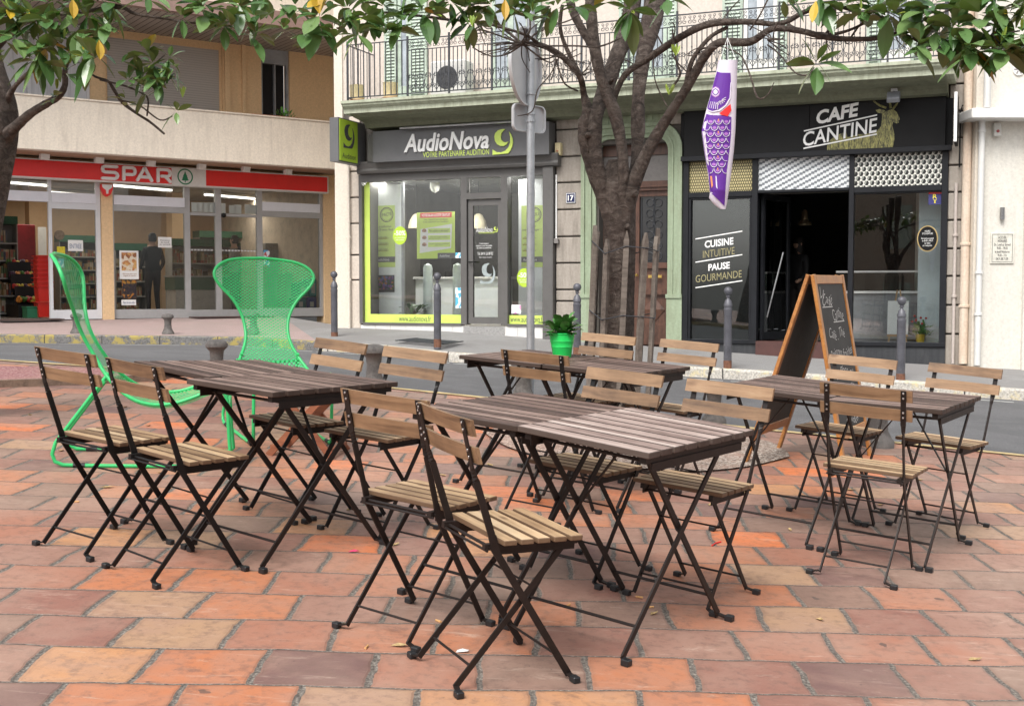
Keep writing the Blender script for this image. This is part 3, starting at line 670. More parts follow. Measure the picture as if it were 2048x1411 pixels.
for i in range(npan):
    xa, xb = xs+(r1-xs)*i/npan, xs+(r1-xs)*(i+1)/npan; m_ = 5; st = (xb-xa)/m_
    for k in range(m_):
        xc = xa+st*(k+.5); hw = st/2
        for z in (slabT+.50, slabT+H-.18): pass
        b.box((xc-.006,y-.006,slabT+.06),(xc+.006,y+.006,slabT+H-.17))
        if k: b.box((xa+st*k-.006,y-.006,slabT+.06),(xa+st*k+.006,y+.006,slabT+H-.17))
        for sg in (-1, 1):
            b.tube([(xc, y, slabT+.09)] + [(xc+sg*hw*.9*sin(q*pi/4), y, slabT+.12+.055*q) for q in range(1,4)] + spiral(xc+sg*hw*.45, slabT+.34, .038, pi/2*(1 if sg>0 else 1), -sg*-1)[::1], .0055, 4, cap=False)
            b.tube(spiral(xc+sg*hw*.45, slabT+.17, .034, -pi/2, sg), .005, 4, cap=False)
            b.tube(spiral(xc+sg*hw*.5, slabT+H-.11, .036, pi/2, sg)+[], .005, 4, cap=False); b.tube(spiral(xc+sg*hw*.5, slabT+H-.045, .026, -pi/2, -sg), .0045, 4, cap=False)
        b.tube([(xc,y,slabT+.44),(xc,y,slabT+.48)], [.014,.004], 5)
b.box((xs,y-.008,slabT+H-.178),(r1,y+.008,slabT+H-.165))
b.build('scrollwork', IRON, rail)
# --- things standing on the balcony
ac = thing('air_conditioner', 'white air conditioner with round dark grille on the balcony', 'air conditioner', FA, (sA(903,150,-.4),-.4,slabT))
x0, x1 = sA(868,140,-.4), sA(938,140,-.4); b = MB(); b.box((x0,-.55,slabT+.05),(x1,-.2,slabT+.62)); b.build('casing', WHT, ac, bevel=.02)
b = MB(); xc = sA(893,130,-.56); b.prism([(xc+.19*cos(k*pi/12), slabT+.34+.19*sin(k*pi/12)) for k in range(24)], -.56, -.54); g_ = b.build('fan_grille', M('dark_fan', (.06,.06,.065), .6, var=.5, scale=30), ac)
b = MB(); b.box((x0,-.5,slabT),(x0+.06,-.25,slabT+.05)); b.box((x1-.06,-.5,slabT),(x1,-.25,slabT+.05)); b.build('feet', IRON, ac)
TERR = M('terracotta', (.42,.17,.10), .8, var=.2); YEL = M('cream_pot', (.72,.62,.36), .6)
for u, lab in ((714,'cream flower pot on red saucer at the left end of the balcony'),(781,'cream flower pot on red saucer near the first shutter')):
    x = sA(u,180,-.6); e = thing('flower_pot', lab, 'flower pot', FA, (x,-.6,slabT), 'pots on the balcony')
    MB().lathe([(.11,.03),(.12,.06),(.125,.30),(.13,.31),(.115,.31),(.10,.2)], (x,-.6,slabT), 18).build('pot', YEL, e, smooth=True)
    MB().lathe([(.12,0),(.16,.02),(.17,.05),(.15,.05),(.12,.03)], (x,-.6,slabT), 18).build('saucer', TERR, e, smooth=True)
RED = M('red_cloth', (.55,.04,.05), .8)
# ================================================================== HEARING SHOP
LIME = M('lime_vinyl', (.42,.60,.045), .5, var=.04); LIMEL = M('light_lime', (.58,.74,.14), .5, var=.05); GREY = M('shopfront_grey', (.11,.105,.10), .5, var=.10); GREY2 = M('sign_grey', (.115,.115,.118), .5, var=.08)
WH = M('white_lettering', (.82,.82,.80), .5, var=.03); LT = M('lime_lettering', (.60,.76,.12), .5, var=.03); DKT = M('dark_lettering', (.06,.06,.062), .5)
GL = Mglass('shop_glass', (.97,.98,.98)); 
zgt, zgb, zst, zft = zA(900,358), zA(900,646), zA(900,629), zA(900,343)
hs_ = thing('hearing_shopfront', 'grey framed hearing shop front with lime green window bands', 'shopfront', FA, (sA(915,600),0,zgb-.2))
b = MB(); Y0, Y1 = -.07, .09
U = [sA(u, 500) for u in (722,728.5,925,936.5,1005,1018,1091,1111)]
b.box((U[0],Y0,zgb-.02),(U[1],Y1,zft)); b.box((U[2],Y0,zgb-.02),(U[3],Y1,zft)); b.box((U[4],Y0,zgb-.02),(U[5],Y1,zft)); b.box((U[6],Y0-.06,zfl),(U[7],Y1,zft))
b.box((U[1],Y0,zgt),(U[2],Y1,zft)); b.box((U[3],Y0,zgt),(U[4],Y1,zft)); b.box((U[5],Y0,zgt),(U[6],Y1,zft))
b.box((U[1],Y0,zgb-.04),(U[2],Y1,zgb)); b.box((U[5],Y0,zgb-.04),(U[6],Y1,zgb))
ztn0, ztn1 = zA(970,398), zA(970,386); b.box((U[3],Y0,ztn0),(U[4],Y1,ztn1))
b.build('frame', GREY, hs_)
b = MB(); zc1 = zA(900,318); b.prof_x([(-.08,zft+.001),(-.17,zft+.012),(-.19,zft+.05),(-.17,zft+.09),(-.20,zc1-.03),(-.20,zc1-.001),(.03,zc1-.001),(.03,zft+.001)], sA(718,330,-.1), sA(1119,330,-.1)); b.build('awning_box', GREY, hs_)
TILE = M('white_tiles', (.66,.65,.63), .3, var=.06)
b = MB(); x = U[0]+.01; i = 0
while x < U[7]-.01:
    x2 = min(x+.30, U[7]); 
    if not (U[3]-.02 < x < U[4]-.15): b.box((x+.003,-.05,zfl),(x2-.003,.0,zgb-.045))
    x = x2
b.build('tiled_base', TILE, hs_)
MB().box((U[3]-.06,-.075,zfl),(U[4]+.06,.0,zgb-.05)).build('tread_plate', M('checker_plate', (.45,.44,.43), .35, .7, var=.25, scale=45), hs_)
w1 = MB().box((U[1],.02,zgb),(U[2],.028,zgt)).build('window_pane', GL, hs_); w2 = MB().box((U[5],.02,zgb),(U[6],.028,zgt)).build('window_pane', GL, hs_); MB().box((U[3],.02,ztn1),(U[4],.028,zgt)).build('transom_pane', GL, hs_)
# vinyl bands: green left and bottom with rounded inner corner
b = MB(); y = .013
b.box((U[1],y,zgb),(U[2],y+.006,zst))
wl = U[1]+.11; b.add([(U[1],y,zst),(wl,y,zst),(wl,y,zgt-.0),(U[1]+.06,y,zgt),(U[1],y,zgt-.06)], [(0,1,2,3,4)]); b.box((U[5],y,zgb),(U[6],y+.006,zst)); b.box((U[6]-.02,y,zst),(U[6],y+.006,zgt))
b.build('vinyl_band', LIMEL, hs_)
ftext(FA, 'web_address', 'www.audionova.fr', 798, 862, 637, 12, .011, DKT, hs_); ftext(FA, 'web_address', 'www.audionova.fr', 1021, 1088, 638, 12, .011, DKT, hs_)
# door
zd0, zd1 = zgb+.0, ztn0-.01; dr = MB(); x0, x1 = U[3]+.015, U[4]-.012; g0, g1 = x0+.085, x1-.06
dr.box((x0,-.03,zd0),(g0,.03,zd1)); dr.box((g1,-.03,zd0),(x1,.03,zd1)); dr.box((g0,-.03,zd0),(g1,.03,zd0+.11)); dr.box((g0,-.03,zd1-.10),(g1,.03,zd1)); dd = dr.build('door', GREY, hs_)
MB().box((g0,.0,zd0+.11),(g1,.006,zd1-.10)).build('pane', GL, dd, off=hs_['_o'])
b = MB(); zh = zA(945,524); b.tube([(x0+.03,-.03,zh),(x0+.03,-.08,zh),(x0+.15,-.08,zh)], .012, 8); b.build('handle', BLK, dd, off=hs_['_o'])
for args in (('AudioNova',952,985,459,11,WH,.12),('VOTRE PARTENAIRE AUDITION',957,988,465.5,3,LT,0),('Votre espace\naudition vous accueille\ndu lundi au vendredi',952,984,491,12,WH,0),('Tél. 04 91 31 89 83',955,986,507,6,WH,0),('Agréé toutes mutuelles',958,984,514.5,3,WH,0)):
    o_ = ftext(FA, 'door_lettering', args[0], args[1], args[2], args[3], args[4], -.004, args[5], hs_, shear=args[6]); o_.parent = dd
NINE1 = [(.30,1.0),(.16,.95),(.08,.83),(.07,.68),(.12,.52),(.24,.40),(.40,.33),(.56,.34),(.68,.42),(.75,.53),(.66,.50),(.53,.51),(.43,.58),(.39,.70),(.40,.84),(.46,.94),(.56,1.0),(.43,1.015)]
NINE2 = [(.80,.90),(.90,.78),(.97,.62),(.99,.45),(.95,.28),(.86,.13),(.76,.03),(.0,.0),(.0,.21),(.20,.10),(.42,.08),(.62,.14),(.78,.28),(.86,.46),(.86,.68)]
NINE1 = [(.42,1.0),(.26,.965),(.13,.86),(.09,.72),(.12,.55),(.22,.42),(.38,.34),(.54,.33),(.68,.39),(.77,.50),(.64,.47),(.52,.50),(.43,.58),(.40,.70),(.43,.84),(.52,.94),(.62,1.0),(.52,1.015)]
def nine(x0, x1, z0_, z1_, y, name, mat, parent, off=None, t=.012):
    b = MB()
    for P in (NINE1, NINE2): b.prism([(x0+(x1-x0)*a, z0_+(z1_-z0_)*c) for a, c in P], y, y-t)
    return b.build(name, mat, parent, off=off)
s0_, s1_, z0_, z1_ = fbox(FA, 961, 991, 547, 41, -.004); nine(s0_, s1_, z0_, z1_, -.004, 'door_logo', M('frosted_grey', (.33,.38,.38), .6), dd, hs_['_o'], .003)
s0_, s1_, z0_, z1_ = fbox(FA, 987, 996, 459, 11, -.004); nine(s0_, s1_, z0_, z1_, -.004, 'door_logo', LT, dd, hs_['_o'], .003)
# sign board
sg = thing('shop_sign', 'long grey AudioNova sign board above the hearing shop window', 'shop sign', FA, (sA(920,318,-.3),-.3,zA(920,318,-.3)))
zs0, zs1 = zA(920,316.5,-.3), zA(920,253,-.3); MB().box((sA(746,290,-.3),-.30,zs0),(sA(1098,280,-.3),-.02,zs1)).build('board', GREY2, sg)
MB().box((sA(735,300,-.2),-.2,zs0+.0),(sA(746,300,-.3)-.002,-.02,zs0+.5)).build('end_cap', GREY, sg)
b = MB(); b.tube([(sA(800,262,-.42),-.42,zs1+.01),(sA(1030,245,-.42),-.42,zs1+.01)], .018, 8); b.build('light_bar', M('alu', (.6,.6,.6), .35, .8), sg)
ftext(FA, 'lettering', 'AudioNova', 809, 979, 283, 37, -.302, WH, sg, shear=.22, bold=.022, depth=.03); ftext(FA, 'slogan', 'VOTRE PARTENAIRE AUDITION', 846, 978, 306.5, 11, -.302, LT, sg, bold=.004)
s0_, s1_, z0_, z1_ = fbox(FA, 986, 1027, 284, 50, -.30); nine(s0_, s1_, z0_, z1_, -.302, 'logo', LIMEL, sg, t=.02)
# projecting sign (stands out from the wall)
ssx = sA(714,285,-.30); FP = Frame(FA.world((ssx,-.30,0)), FA.r+pi/2)
pz0, pz1 = zA(716,327,-.3), zA(716,246,-.3); pr = thing('projecting_sign', 'square lime green Audition sign standing out from the house corner', 'shop sign', FP, (0,0,pz0))
wl_ = .62
b = MB(); b.box((-wl_-.0,0,pz0-.02),(.28,.17,pz1+.02)); b.build('case', GREY2, pr)
MB().box((-wl_+.03,-.012,pz0+.0),(-.0,-.001,pz1-.0)).build('face', LIME, pr)
nine(-wl_+.14, -.11, pz0+.22, pz1-.07, -.014, 'logo', DKT, pr, t=.004); text('lettering', 'Audition', -wl_+.10, -.07, pz0+.045, pz0+.135, -.016, DKT, pr)
# posters on the glass
def poster(label, F, u0, u1, v0, v1, y, mat, cat='poster', group=None, name='poster', t=.004):
    s0, s1 = F.S(u0,(v0+v1)/2,y), F.S(u1,(v0+v1)/2,y); um = (u0+u1)/2; z0, z1 = F.Z(um,v1,y), F.Z(um,v0,y)
    e = thing(name, label, cat, F, ((s0+s1)/2, y, z0), group); MB().box((s0,y-t,z0),(s1,y,z1)).build('sheet', mat, e); return e, s0, s1, z0, z1
PG = M('poster_green', (.60,.76,.20), .6, var=.06); PW = M('paper_white', (.80,.80,.78), .7, var=.03); PR = M('poster_red', (.62,.05,.05), .6)
e, a, c, z0_, z1_ = poster('green poster with red headline hanging in the middle of the hearing shop window', FA, 834, 910, 424, 517, .08, LIMEL)
hw = c-a; hz = z1_-z0_; y = .074
b = MB(); b.add([(a+.07*hw,y,z0_+.12*hz),(a+.90*hw,y,z0_+.22*hz),(a+.93*hw,y,z0_+.74*hz),(a+.10*hw,y,z0_+.64*hz)], [(0,1,2,3)]); b.build('white_field', PW, e)
MB().box((a+.09*hw,y,z1_-.12*hz),(a+.92*hw,y+.001,z1_-.01*hz)).build('headline_band', PR, e); text('headline', 'VOTRE BILAN AUDITIF GRATUIT', a+.13*hw, a+.88*hw, z1_-.095*hz, z1_-.035*hz, y-.002, WH, e, bold=.02)
text('subtitle', 'Une réponse personnalisée\nà vos questions sur l’audition', a+.17*hw, a+.83*hw, z1_-.235*hz, z1_-.14*hz, y-.001, DKT, e)
for k, q in enumerate(('Mon audition a-t-elle baissé ?','Puis-je m’appareiller\net me mettre à l’aise ?','Quelles solutions auditives\npour moi ?')):
    zc = z0_+(.60-.15*k)*hz; MB().box((a+.30*hw,y-.002,zc-.05*hz),(a+.88*hw,y-.001,zc+.05*hz)).build('answer_band', PG, e); text('question', q, a+.33*hw, a+.84*hw, zc-.028*hz, zc+.028*hz, y-.004, DKT, e)
    b = MB(); b.lathe([(0,-.03*hz),(.05*hw,-.02*hz),(.06*hw,.01*hz),(.03*hw,.045*hz),(0,.05*hz)], (a+.20*hw,y,zc), 8); b.build('portrait', M('portrait_tone', (.42,.24,.18), .7, var=.6, scale=30), e)
MB().box((a+.55*hw,y-.001,z0_),(c,y,z0_+.12*hz)).build('brand_band', GREY2, e); text('brand', 'AudioNova', a+.60*hw, a+.86*hw, z0_+.035*hz, z0_+.085*hz, y-.003, WH, e, shear=.15)
for i, (u0, u1, lab) in enumerate(((750,790,'tall green poster with round stamp in the left of the hearing shop window'),(1043,1086,'tall green poster with round stamp behind the road sign pole'))):
    e, a, c, z0_, z1_ = poster(lab, FA, u0, u1, 411, 534, .54, PG, group='tall green posters'); hw = c-a; hz = z1_-z0_; y = .532
    b = MB(); n = 22
    for r1_, r2_ in ((.33,.30),(.27,.255)):
        cc, zc = a+.60*hw, z1_-.15*hz; vs = []
        for k in range(n): an = 2*pi*k/n; vs += [(cc+r1_*hw*cos(an),y,zc+r1_*hw*sin(an)),(cc+r2_*hw*cos(an),y,zc+r2_*hw*sin(an))]
        b.add(vs, [(2*k,2*k+1,(2*k+3) % (2*n),(2*k+2) % (2*n)) for k in range(n)])
    b.build('stamp_ring', DKT, e); text('stamp', 'PACTE' if i == 0 else 'FACILE', a+.38*hw, a+.84*hw, z1_-.17*hz, z1_-.12*hz, y-.001, DKT, e, rot=.12)
    text('headline', 'La solution\nqu’il vous faut' if i == 0 else 'Tester\nsans s’engager !', a+.06*hw, a+.92*hw, z1_-.42*hz, z1_-.32*hz, y, DKT, e)
    for k, zc in enumerate((.50,.40,.30)): text('small_print', 'Un test auditif\ncomplet et gratuit', a+.06*hw, a+.70*hw, z0_+(zc-.04)*hz, z0_+zc*hz, y, DKT, e); MB().box((a+.06*hw,y+.004,z0_+(zc-.045)*hz),(a+.62*hw,y+.005,z0_+(zc-.02)*hz)).build('highlight', M('olive_mark', (.45,.50,.05), .6), e)
    MB().box((a,y-.001,z0_+.08*hz),(c,y+.004,z0_+.17*hz)).build('brand_band', GREY2, e); text('brand', 'AudioNova', a+.08*hw, a+.72*hw, z0_+.10*hz, z0_+.145*hz, y-.003, WH, e, shear=.15)
for u, v, lab, bd in ((800,471,'round lime sticker reading -50% overlapping the left poster',0),(1049,555,'round lime sticker reading -50% at the foot of the right poster',0)):
    s, z = Aw(u, v, .012); e = thing('discount_sticker', lab, 'sticker', FA, (s,.012,z-.14), 'round discount stickers'); r = .142
    MB().prism([(s+r*.95*cos(k*pi/16), z+r*1.12*sin(k*pi/16)) for k in range(32)], .012, .008).build('disc', LIME, e)
    text('discount', '-50%', s-.11, s+.11, z+.0, z+.085, .006, WH, e, bold=.02); text('terms', 'sur votre 2ème\naide auditive', s-.10, s+.10, z-.085, z-.02, .006, WH, e)
NIGHT = M('night_photo', (.06,.05,.07), .4, var=.9, scale=9, world=True); 
def collage(name, cols, sc):
    if name in MC: return MC[name]
    m, t, p, o = nodes(name); v = coords(t); vo = N(t, 'ShaderNodeTexVoronoi', _Scale=sc); L(t, v, vo.inputs['Vector']); sp = N(t, 'ShaderNodeSeparateColor'); L(t, vo.outputs['Color'], sp.inputs[0])
    L(t, ramp(t, sp.outputs[0], [(i/len(cols), c) for i, c in enumerate(cols)], 'CONSTANT'), p.inputs['Base Color']); p.inputs['Roughness'].default_value = .5; MC[name] = m; return m
e, a, c, z0_, z1_ = poster('small dark concert photo stuck below the left green poster', FA, 751, 789, 550, 584, .54, DKT, 'photo'); MB().box((a+.02,.532,z0_+.05),(c-.02,.534,z1_-.02)).build('picture', collage('concert', [(.03,.06,.02),(.05,.03,.10),(.16,.05,.20),(.30,.12,.05),(.03,.03,.03),(.10,.12,.30)], 26), e)
for u0,u1,v0,v1,cs,lab in ((911,923,575,616,[(.75,.85,.9),(.1,.45,.65),(.8,.8,.8)],'tall pale blue sticker low beside the hearing shop door'),(911,923,505,516,[(.7,.5,.2),(.6,.7,.8)],'tiny blue and orange sticker beside the green poster'),(1023,1042,609,627,[(.8,.8,.8),(.8,.78,.8),(.7,.3,.5)],'small white square sticker low in the right hearing shop pane')):
    poster(lab, FA, u0, u1, v0, v1, .012, collage('sticker%d' % u0, cs, 18), 'sticker', name='window_sticker')
# interior
WALLW = M('white_interior', (.66,.70,.70), .7, var=.05); FLOORW = M('shop_floor', (.30,.27,.24), .4, var=.1); PANEL = M('window_panel_white', (.82,.86,.87), .5, var=.05)
room = thing('shop_interior', 'pale room of the hearing shop seen through its windows', 'room', FA, (sA(915,600),.5,zgb-.05))
X0, X1 = U[0]+.05, U[7]-.05; DP = 4.2
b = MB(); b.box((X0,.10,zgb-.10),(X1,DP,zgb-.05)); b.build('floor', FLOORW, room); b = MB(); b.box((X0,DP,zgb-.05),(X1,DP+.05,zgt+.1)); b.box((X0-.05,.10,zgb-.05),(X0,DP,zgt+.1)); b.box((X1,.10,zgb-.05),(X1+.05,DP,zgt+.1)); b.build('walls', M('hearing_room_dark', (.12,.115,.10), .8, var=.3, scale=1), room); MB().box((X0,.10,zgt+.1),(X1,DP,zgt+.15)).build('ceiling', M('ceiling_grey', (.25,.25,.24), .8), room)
b = MB(); b.box((sA(743,500,.55),.55,zgb-.03),(sA(802,500,.55),.58,zgt)); b.build('display_panel', PANEL, room); MB().box((sA(1037,500,.55),.55,zgb-.03),(sA(1085,500,.55),.58,zgt)).build('display_panel', PANEL, room)
for u in (743,):
    MB().box((sA(803,500,.16),.15,zgb-.03),(sA(808,500,.16),.2,zgt)).build('panel_edge', M('steel_edge', (.35,.36,.36), .4, .6), room)
dk = thing('reception_desk', 'white reception desk inside the hearing shop', 'desk', FA, (sA(930,600,2.0),2.0,zgb-.05))
b = MB(); b.box((sA(812,580,2.0),2.0,zgb-.05),(sA(1004,580,2.0),2.5,zgb+.78)); b.build('front', PANEL, dk); b = MB(); b.box((sA(808,580,1.9),1.9,zgb+.781),(sA(1008,580,1.9),2.6,zgb+.82)); b.build('top', WHT, dk)
MB().box((sA(905,600,1.98),1.98,zgb-.04),(sA(925,600,1.98),1.997,zgb+.25)).build('carton', M('cardboard', (.40,.27,.14), .8), dk)
for u, lab in ((852,'black monitor standing on the left of the reception desk'),(884,'black monitor standing on the right of the reception desk')):
    x = sA(u,540,2.2); e = thing('monitor', lab, 'monitor', FA, (x,2.2,zgb+.82), 'monitors on the reception desk'); MB().box((x-.2,2.2,zgb+.92),(x+.2,2.23,zgb+1.18)).build('screen', BLK, e); MB().box((x-.06,2.2,zgb+.82),(x+.06,2.26,zgb+.92)).build('stand', BLK, e)
SHADE = M('cream_shade', (.62,.56,.40), .6)
for u, lab in ((833,'cream pendant lamp left of the green poster'),(957,'cream pendant lamp behind the hearing shop door')):
    x, z = FA.loc(u,443,1.6); e = thing('pendant_lamp', lab, 'lamp', FA, (x,1.6,z-.13), 'cream pendant lamps'); MB().lathe([(.16,-.13),(.155,-.08),(.13,.02),(.07,.12),(.02,.15)], (x,1.6,z), 18).build('shade', SHADE, e, smooth=True); MB().tube([(x,1.6,z+.15),(x,1.6,zgt+.1)], .006, 5).build('cord', BLK, e)
for u, lab in ((856,'frosted display column left inside the hearing shop window'),(915,'frosted display column beside the hearing shop door')):
    x = sA(u,600,.7); e = thing('display_column', lab, 'display stand', FA, (x,.7,zgb-.05), 'frosted display columns'); MB().lathe([(.085,0),(.085,1.0),(.07,1.06),(.0,1.10)], (x,.7,zgb-.05), 14).build('column', M('frosted', (.50,.56,.56), .35), e, smooth=True)

CCTV = thing('security_camera', 'white dome camera under the ceiling of the hearing shop', 'camera', FA, (sA(870,375,1.0),1.0,zA(870,375,1.0)-.1)); MB().lathe([(.0,-.1),(.07,-.06),(.09,.0),(.09,.09)], (sA(870,375,1.0),1.0,zA(870,375,1.0)), 14).build('dome', WHT, CCTV, smooth=True)
LEAFD = M('houseplant_leaf', (.05,.11,.03), .4, var=.4)
def leafy(name, x, y, z, n, ln, wd, mat, parent, off=None, up=.5, spread=1.0, seed=1):
    R = random.Random(seed); b = MB()
    for k in range(n):
        a = R.uniform(0, 2*pi); el = R.uniform(.1, 1.2)*up*2; d = Vector((cos(a)*cos(el), sin(a)*cos(el), sin(el))); l = ln*R.uniform(.6,1.1); side = d.cross(Vector((0,0,1))).normalized()*wd*R.uniform(.7,1.1)/2
        st = Vector((x,y,z)) + Vector((cos(a),sin(a),0))*spread*R.uniform(0,.5)*ln + Vector((0,0,R.uniform(0,.6)*ln*up*2)); dr = Vector((0,0,-1))*l*.25
        p = [st, st+d*l*.35-side, st+d*l*.75-side*.8+dr*.4, st+d*l+dr, st+d*l*.75+side*.8+dr*.4, st+d*l*.35+side]; mm = [st+d*l*.35-Vector((0,0,.1*wd)), st+d*l*.75+dr*.4-Vector((0,0,.1*wd))]
        b.add(p+mm, [(0,1,6),(1,2,7,6),(2,3,7),(0,6,5),(6,7,4,5),(7,3,4)])
    return b.build(name, mat, parent, smooth=True, off=off)
x = sA(828,610,.45); e = thing('potted_plant', 'leafy plant in a brown pot low inside the hearing shop window', 'plant', FA, (x,.45,zgb-.05)); MB().lathe([(.09,0),(.12,.16),(.10,.16)], (x,.45,zgb-.05), 14).build('pot', TERR, e, smooth=True); leafy('foliage', x, .45, zgb+.1, 26, .26, .09, LEAFD, e, up=.55, spread=1.2, seed=4)
# number plate, boxes on the pier
s, z = Aw(1142,396,-.02); e = thing('number_plate', 'blue enamel house number plate reading 17 on the stone pier', 'sign', FA, (s,-.03,z-.08)); MB().box((s-.085,-.035,z-.085),(s+.085,-.022,z+.085)).build('plate', M('navy_enamel', (.015,.02,.08), .25), e, bevel=.004)
b = MB(); 
for q in ((-.078,-.078,.078,-.070),(-.078,.070,.078,.078),(-.078,-.070,-.070,.070),(.070,-.070,.078,.070)): b.box((s+q[0],-.037,z+q[1]),(s+q[2],-.0352,z+q[3]))
b.build('border', WH, e); text('number', '17', s-.05, s+.05, z-.045, z+.045, -.038, WH, e, bold=.03)
s, z = Aw(1115,298,-.12); e = thing('alarm_box', 'cream alarm box with a red lamp beside the grey sign', 'alarm box', FA, (s,-.1,z-.1)); MB().box((s-.045,-.13,z-.1),(s+.055,-.02,z+.1)).build('box', YEL, e, bevel=.008); MB().lathe([(0.02,0),(.02,.01)], (s,-.14,z-.04), 8).build('lamp', RED, e)
s, z = Aw(1112,482,-.05); e = thing('switch_box', 'small grey key switch at the foot of the white conduit', 'switch', FA, (s,-.05,z-.04)); MB().box((s-.04,-.09,z-.04),(s+.05,-.02,z+.04)).build('box', GREYP, e, bevel=.006); MB().tube([(s-.0,-.04,z+.04),(s,-.04,zA(1112,350))], .014, 8).build('conduit', WH, e)
# down pipe of the left corner
e = thing('drain_pipe', 'thin cream drain pipe down the left corner of the old house', 'pipe', FA, (sA(697,600,-.08),-.08,zA(700,655)-.1)); x = sA(697.5,500,-.08); MB().tube([(x,-.08,zA(700,655)-.1),(x,-.08,zA(700,330))], .028, 10).build('pipe', CREAM, e, smooth=True); b = MB()
for v in (475,560): b.tube([(x-.04,-.08,zA(697,v)),(x+.04,-.08,zA(697,v))], .02, 6)
b.build('clamps', CREAM, e)
# ================================================================== CAFE (frame FA)
CB = M('cafe_black_frame', (.013,.014,.017), .45, var=.25, scale=2, spec=.25); CB2 = M('cafe_sign_black', (.009,.009,.0095), .5, var=.15, spec=.18); OLIVE = M('olive_lettering', (.30,.27,.14), .6, var=.05)
cz = lambda x, y: (1340+x/2.476, 160+y/2.476)
zz = lambda v: zA(1620, v)
cf = thing('cafe_shopfront', 'black framed cafe front with three patterned panels over its windows', 'shopfront', FA, (sA(1630,650),0,zz(712)))
c0, c1, c2, c3, c4_, c5, c6, c7 = [sA(u, 500) for u in (1367,1378,1504,1515.5,1697,1707,1881,1894)]
zlt, zlb, zwt, zwb = zz(314), zz(378), zz(389), zz(681)
b = MB(); y0, y1 = -.06, .12
for a, c in ((c0,c1),(c2,c3),(c4_,c5),(c6,c7)): b.box((a,y0,zz(682)),(c,y1,zlt))
for a, c in ((c1,c2),(c3,c4_),(c5,c6)): b.box((a,y0,zlb),(c,y1,zwt)) if a != c3 else b.box((a,y0,zlb),(c,y1,zlb-.04))
for a, c in ((c0,c3),(c4_,c7)): b.box((a,y0-.01,zwb-.06),(c,y1,zwb) if a == c0 else (c,y1,zwb))
b.box((c0-.02,y0-.09,zlt),(c7+.04,y1,zlt+.075))
b.box((c1,y0+.02,zwb),(c1+.035,y1-.02,zwt)); b.box((c2-.035,y0+.02,zwb),(c2,y1-.02,zwt)); b.box((c1,y0+.02,zwt-.03),(c2,y1-.02,zwt)); b.box((c5,y0+.02,zwt-.02),(c6,y1-.02,zwt))
b.build('frame', CB, cf, bevel=.004)
for a, c in ((c0,c3),(c4_,c7)): MB().box((a,-.04,-1.2),(c,.12,zwb-.061)).build('plinth', grime('chipped_black_plinth', (.03,.032,.036), (.10,.10,.10), amt=.35), cf)
MB().box((c3,-.10,-1.2),(c4_,.5,zz(683))).build('door_step', M('maroon_step', (.075,.03,.025), .6, var=.25), cf)
MB().box((c0-.05,-.03,zlt+.08),(c7+.05,.15,slabB-.2)).build('backing', CB2, cf)
# patterned panels
def patt(name, kind):
    m, t, p, o = nodes(name); sx = N(t, 'ShaderNodeSeparateXYZ'); L(t, coords(t), sx.inputs[0]); x, z = sx.outputs[0], sx.outputs[2]
    if kind == 'gold':
        a = math_(t, 'MULTIPLY', x, 28); c = math_(t, 'MULTIPLY', z, 22); h = math_(t, 'MULTIPLY', math_(t, 'FLOORED_MODULO', math_(t, 'FLOOR', c), 2), .5)
        fx = math_(t, 'ABSOLUTE', math_(t, 'SUBTRACT', math_(t, 'FRACT', math_(t, 'ADD', a, h)), .5)); fz = math_(t, 'ABSOLUTE', math_(t, 'SUBTRACT', math_(t, 'FRACT', c), .5)); d = math_(t, 'LESS_THAN', math_(t, 'ADD', fx, math_(t, 'MULTIPLY', fz, .8)), .40)
        col = mix(t, d, (.10,.085,.035), (.56,.48,.24))
    elif kind == 'zig':
        a = math_(t, 'MULTIPLY', x, 11.5); c = math_(t, 'MULTIPLY', z, 12); st = math_(t, 'FLOOR', math_(t, 'MULTIPLY', a, 1)); tri = math_(t, 'PINGPONG', a, .5)
        k = math_(t, 'FRACT', math_(t, 'ADD', math_(t, 'SUBTRACT', c, math_(t, 'MULTIPLY', st, .55)), math_(t, 'MULTIPLY', math_(t, 'GREATER_THAN', math_(t, 'FRACT', a), .55), -.25)))
        col = mix(t, math_(t, 'LESS_THAN', k, .56), (.17,.19,.21), (.72,.74,.75))
    else:
        a = math_(t, 'MULTIPLY', x, 12.5); c = math_(t, 'MULTIPLY', z, 14.5); h = math_(t, 'MULTIPLY', math_(t, 'FLOORED_MODULO', math_(t, 'FLOOR', c), 2), .5)
        fx = math_(t, 'FRACT', math_(t, 'ADD', a, h)); fz = math_(t, 'FRACT', c); d = math_(t, 'LESS_THAN', math_(t, 'ADD', math_(t, 'ABSOLUTE', math_(t, 'SUBTRACT', fx, .5)), math_(t, 'MULTIPLY', math_(t, 'ABSOLUTE', math_(t, 'SUBTRACT', fz, .5)),   .45)), .46)
        d2 = math_(t, 'LESS_THAN', math_(t, 'SUBTRACT', fx, math_(t, 'MULTIPLY', fz, .3)), .28); c_in = mix(t, d2, (.012,.012,.012), (.28,.30,.26)); col = mix(t, d, (.78,.76,.70), c_in)
    L(t, col, p.inputs['Base Color']); p.inputs['Roughness'].default_value = .5; return m
for a, c, k, lab in ((c1,c2,'gold','gold diamond patterned panel'),(c3,c4_,'zig','white and grey stepped pattern panel'),(c5,c6,'cube','black and white cube pattern panel')):
    pn = MB().box((a,.0,zlb),(c,.03,zlt)).build('pattern_panel', patt('pattern_'+k, k), cf); tag(pn, lab)
CG = Mglass('cafe_glass', (.80,.84,.84), extra=.02)
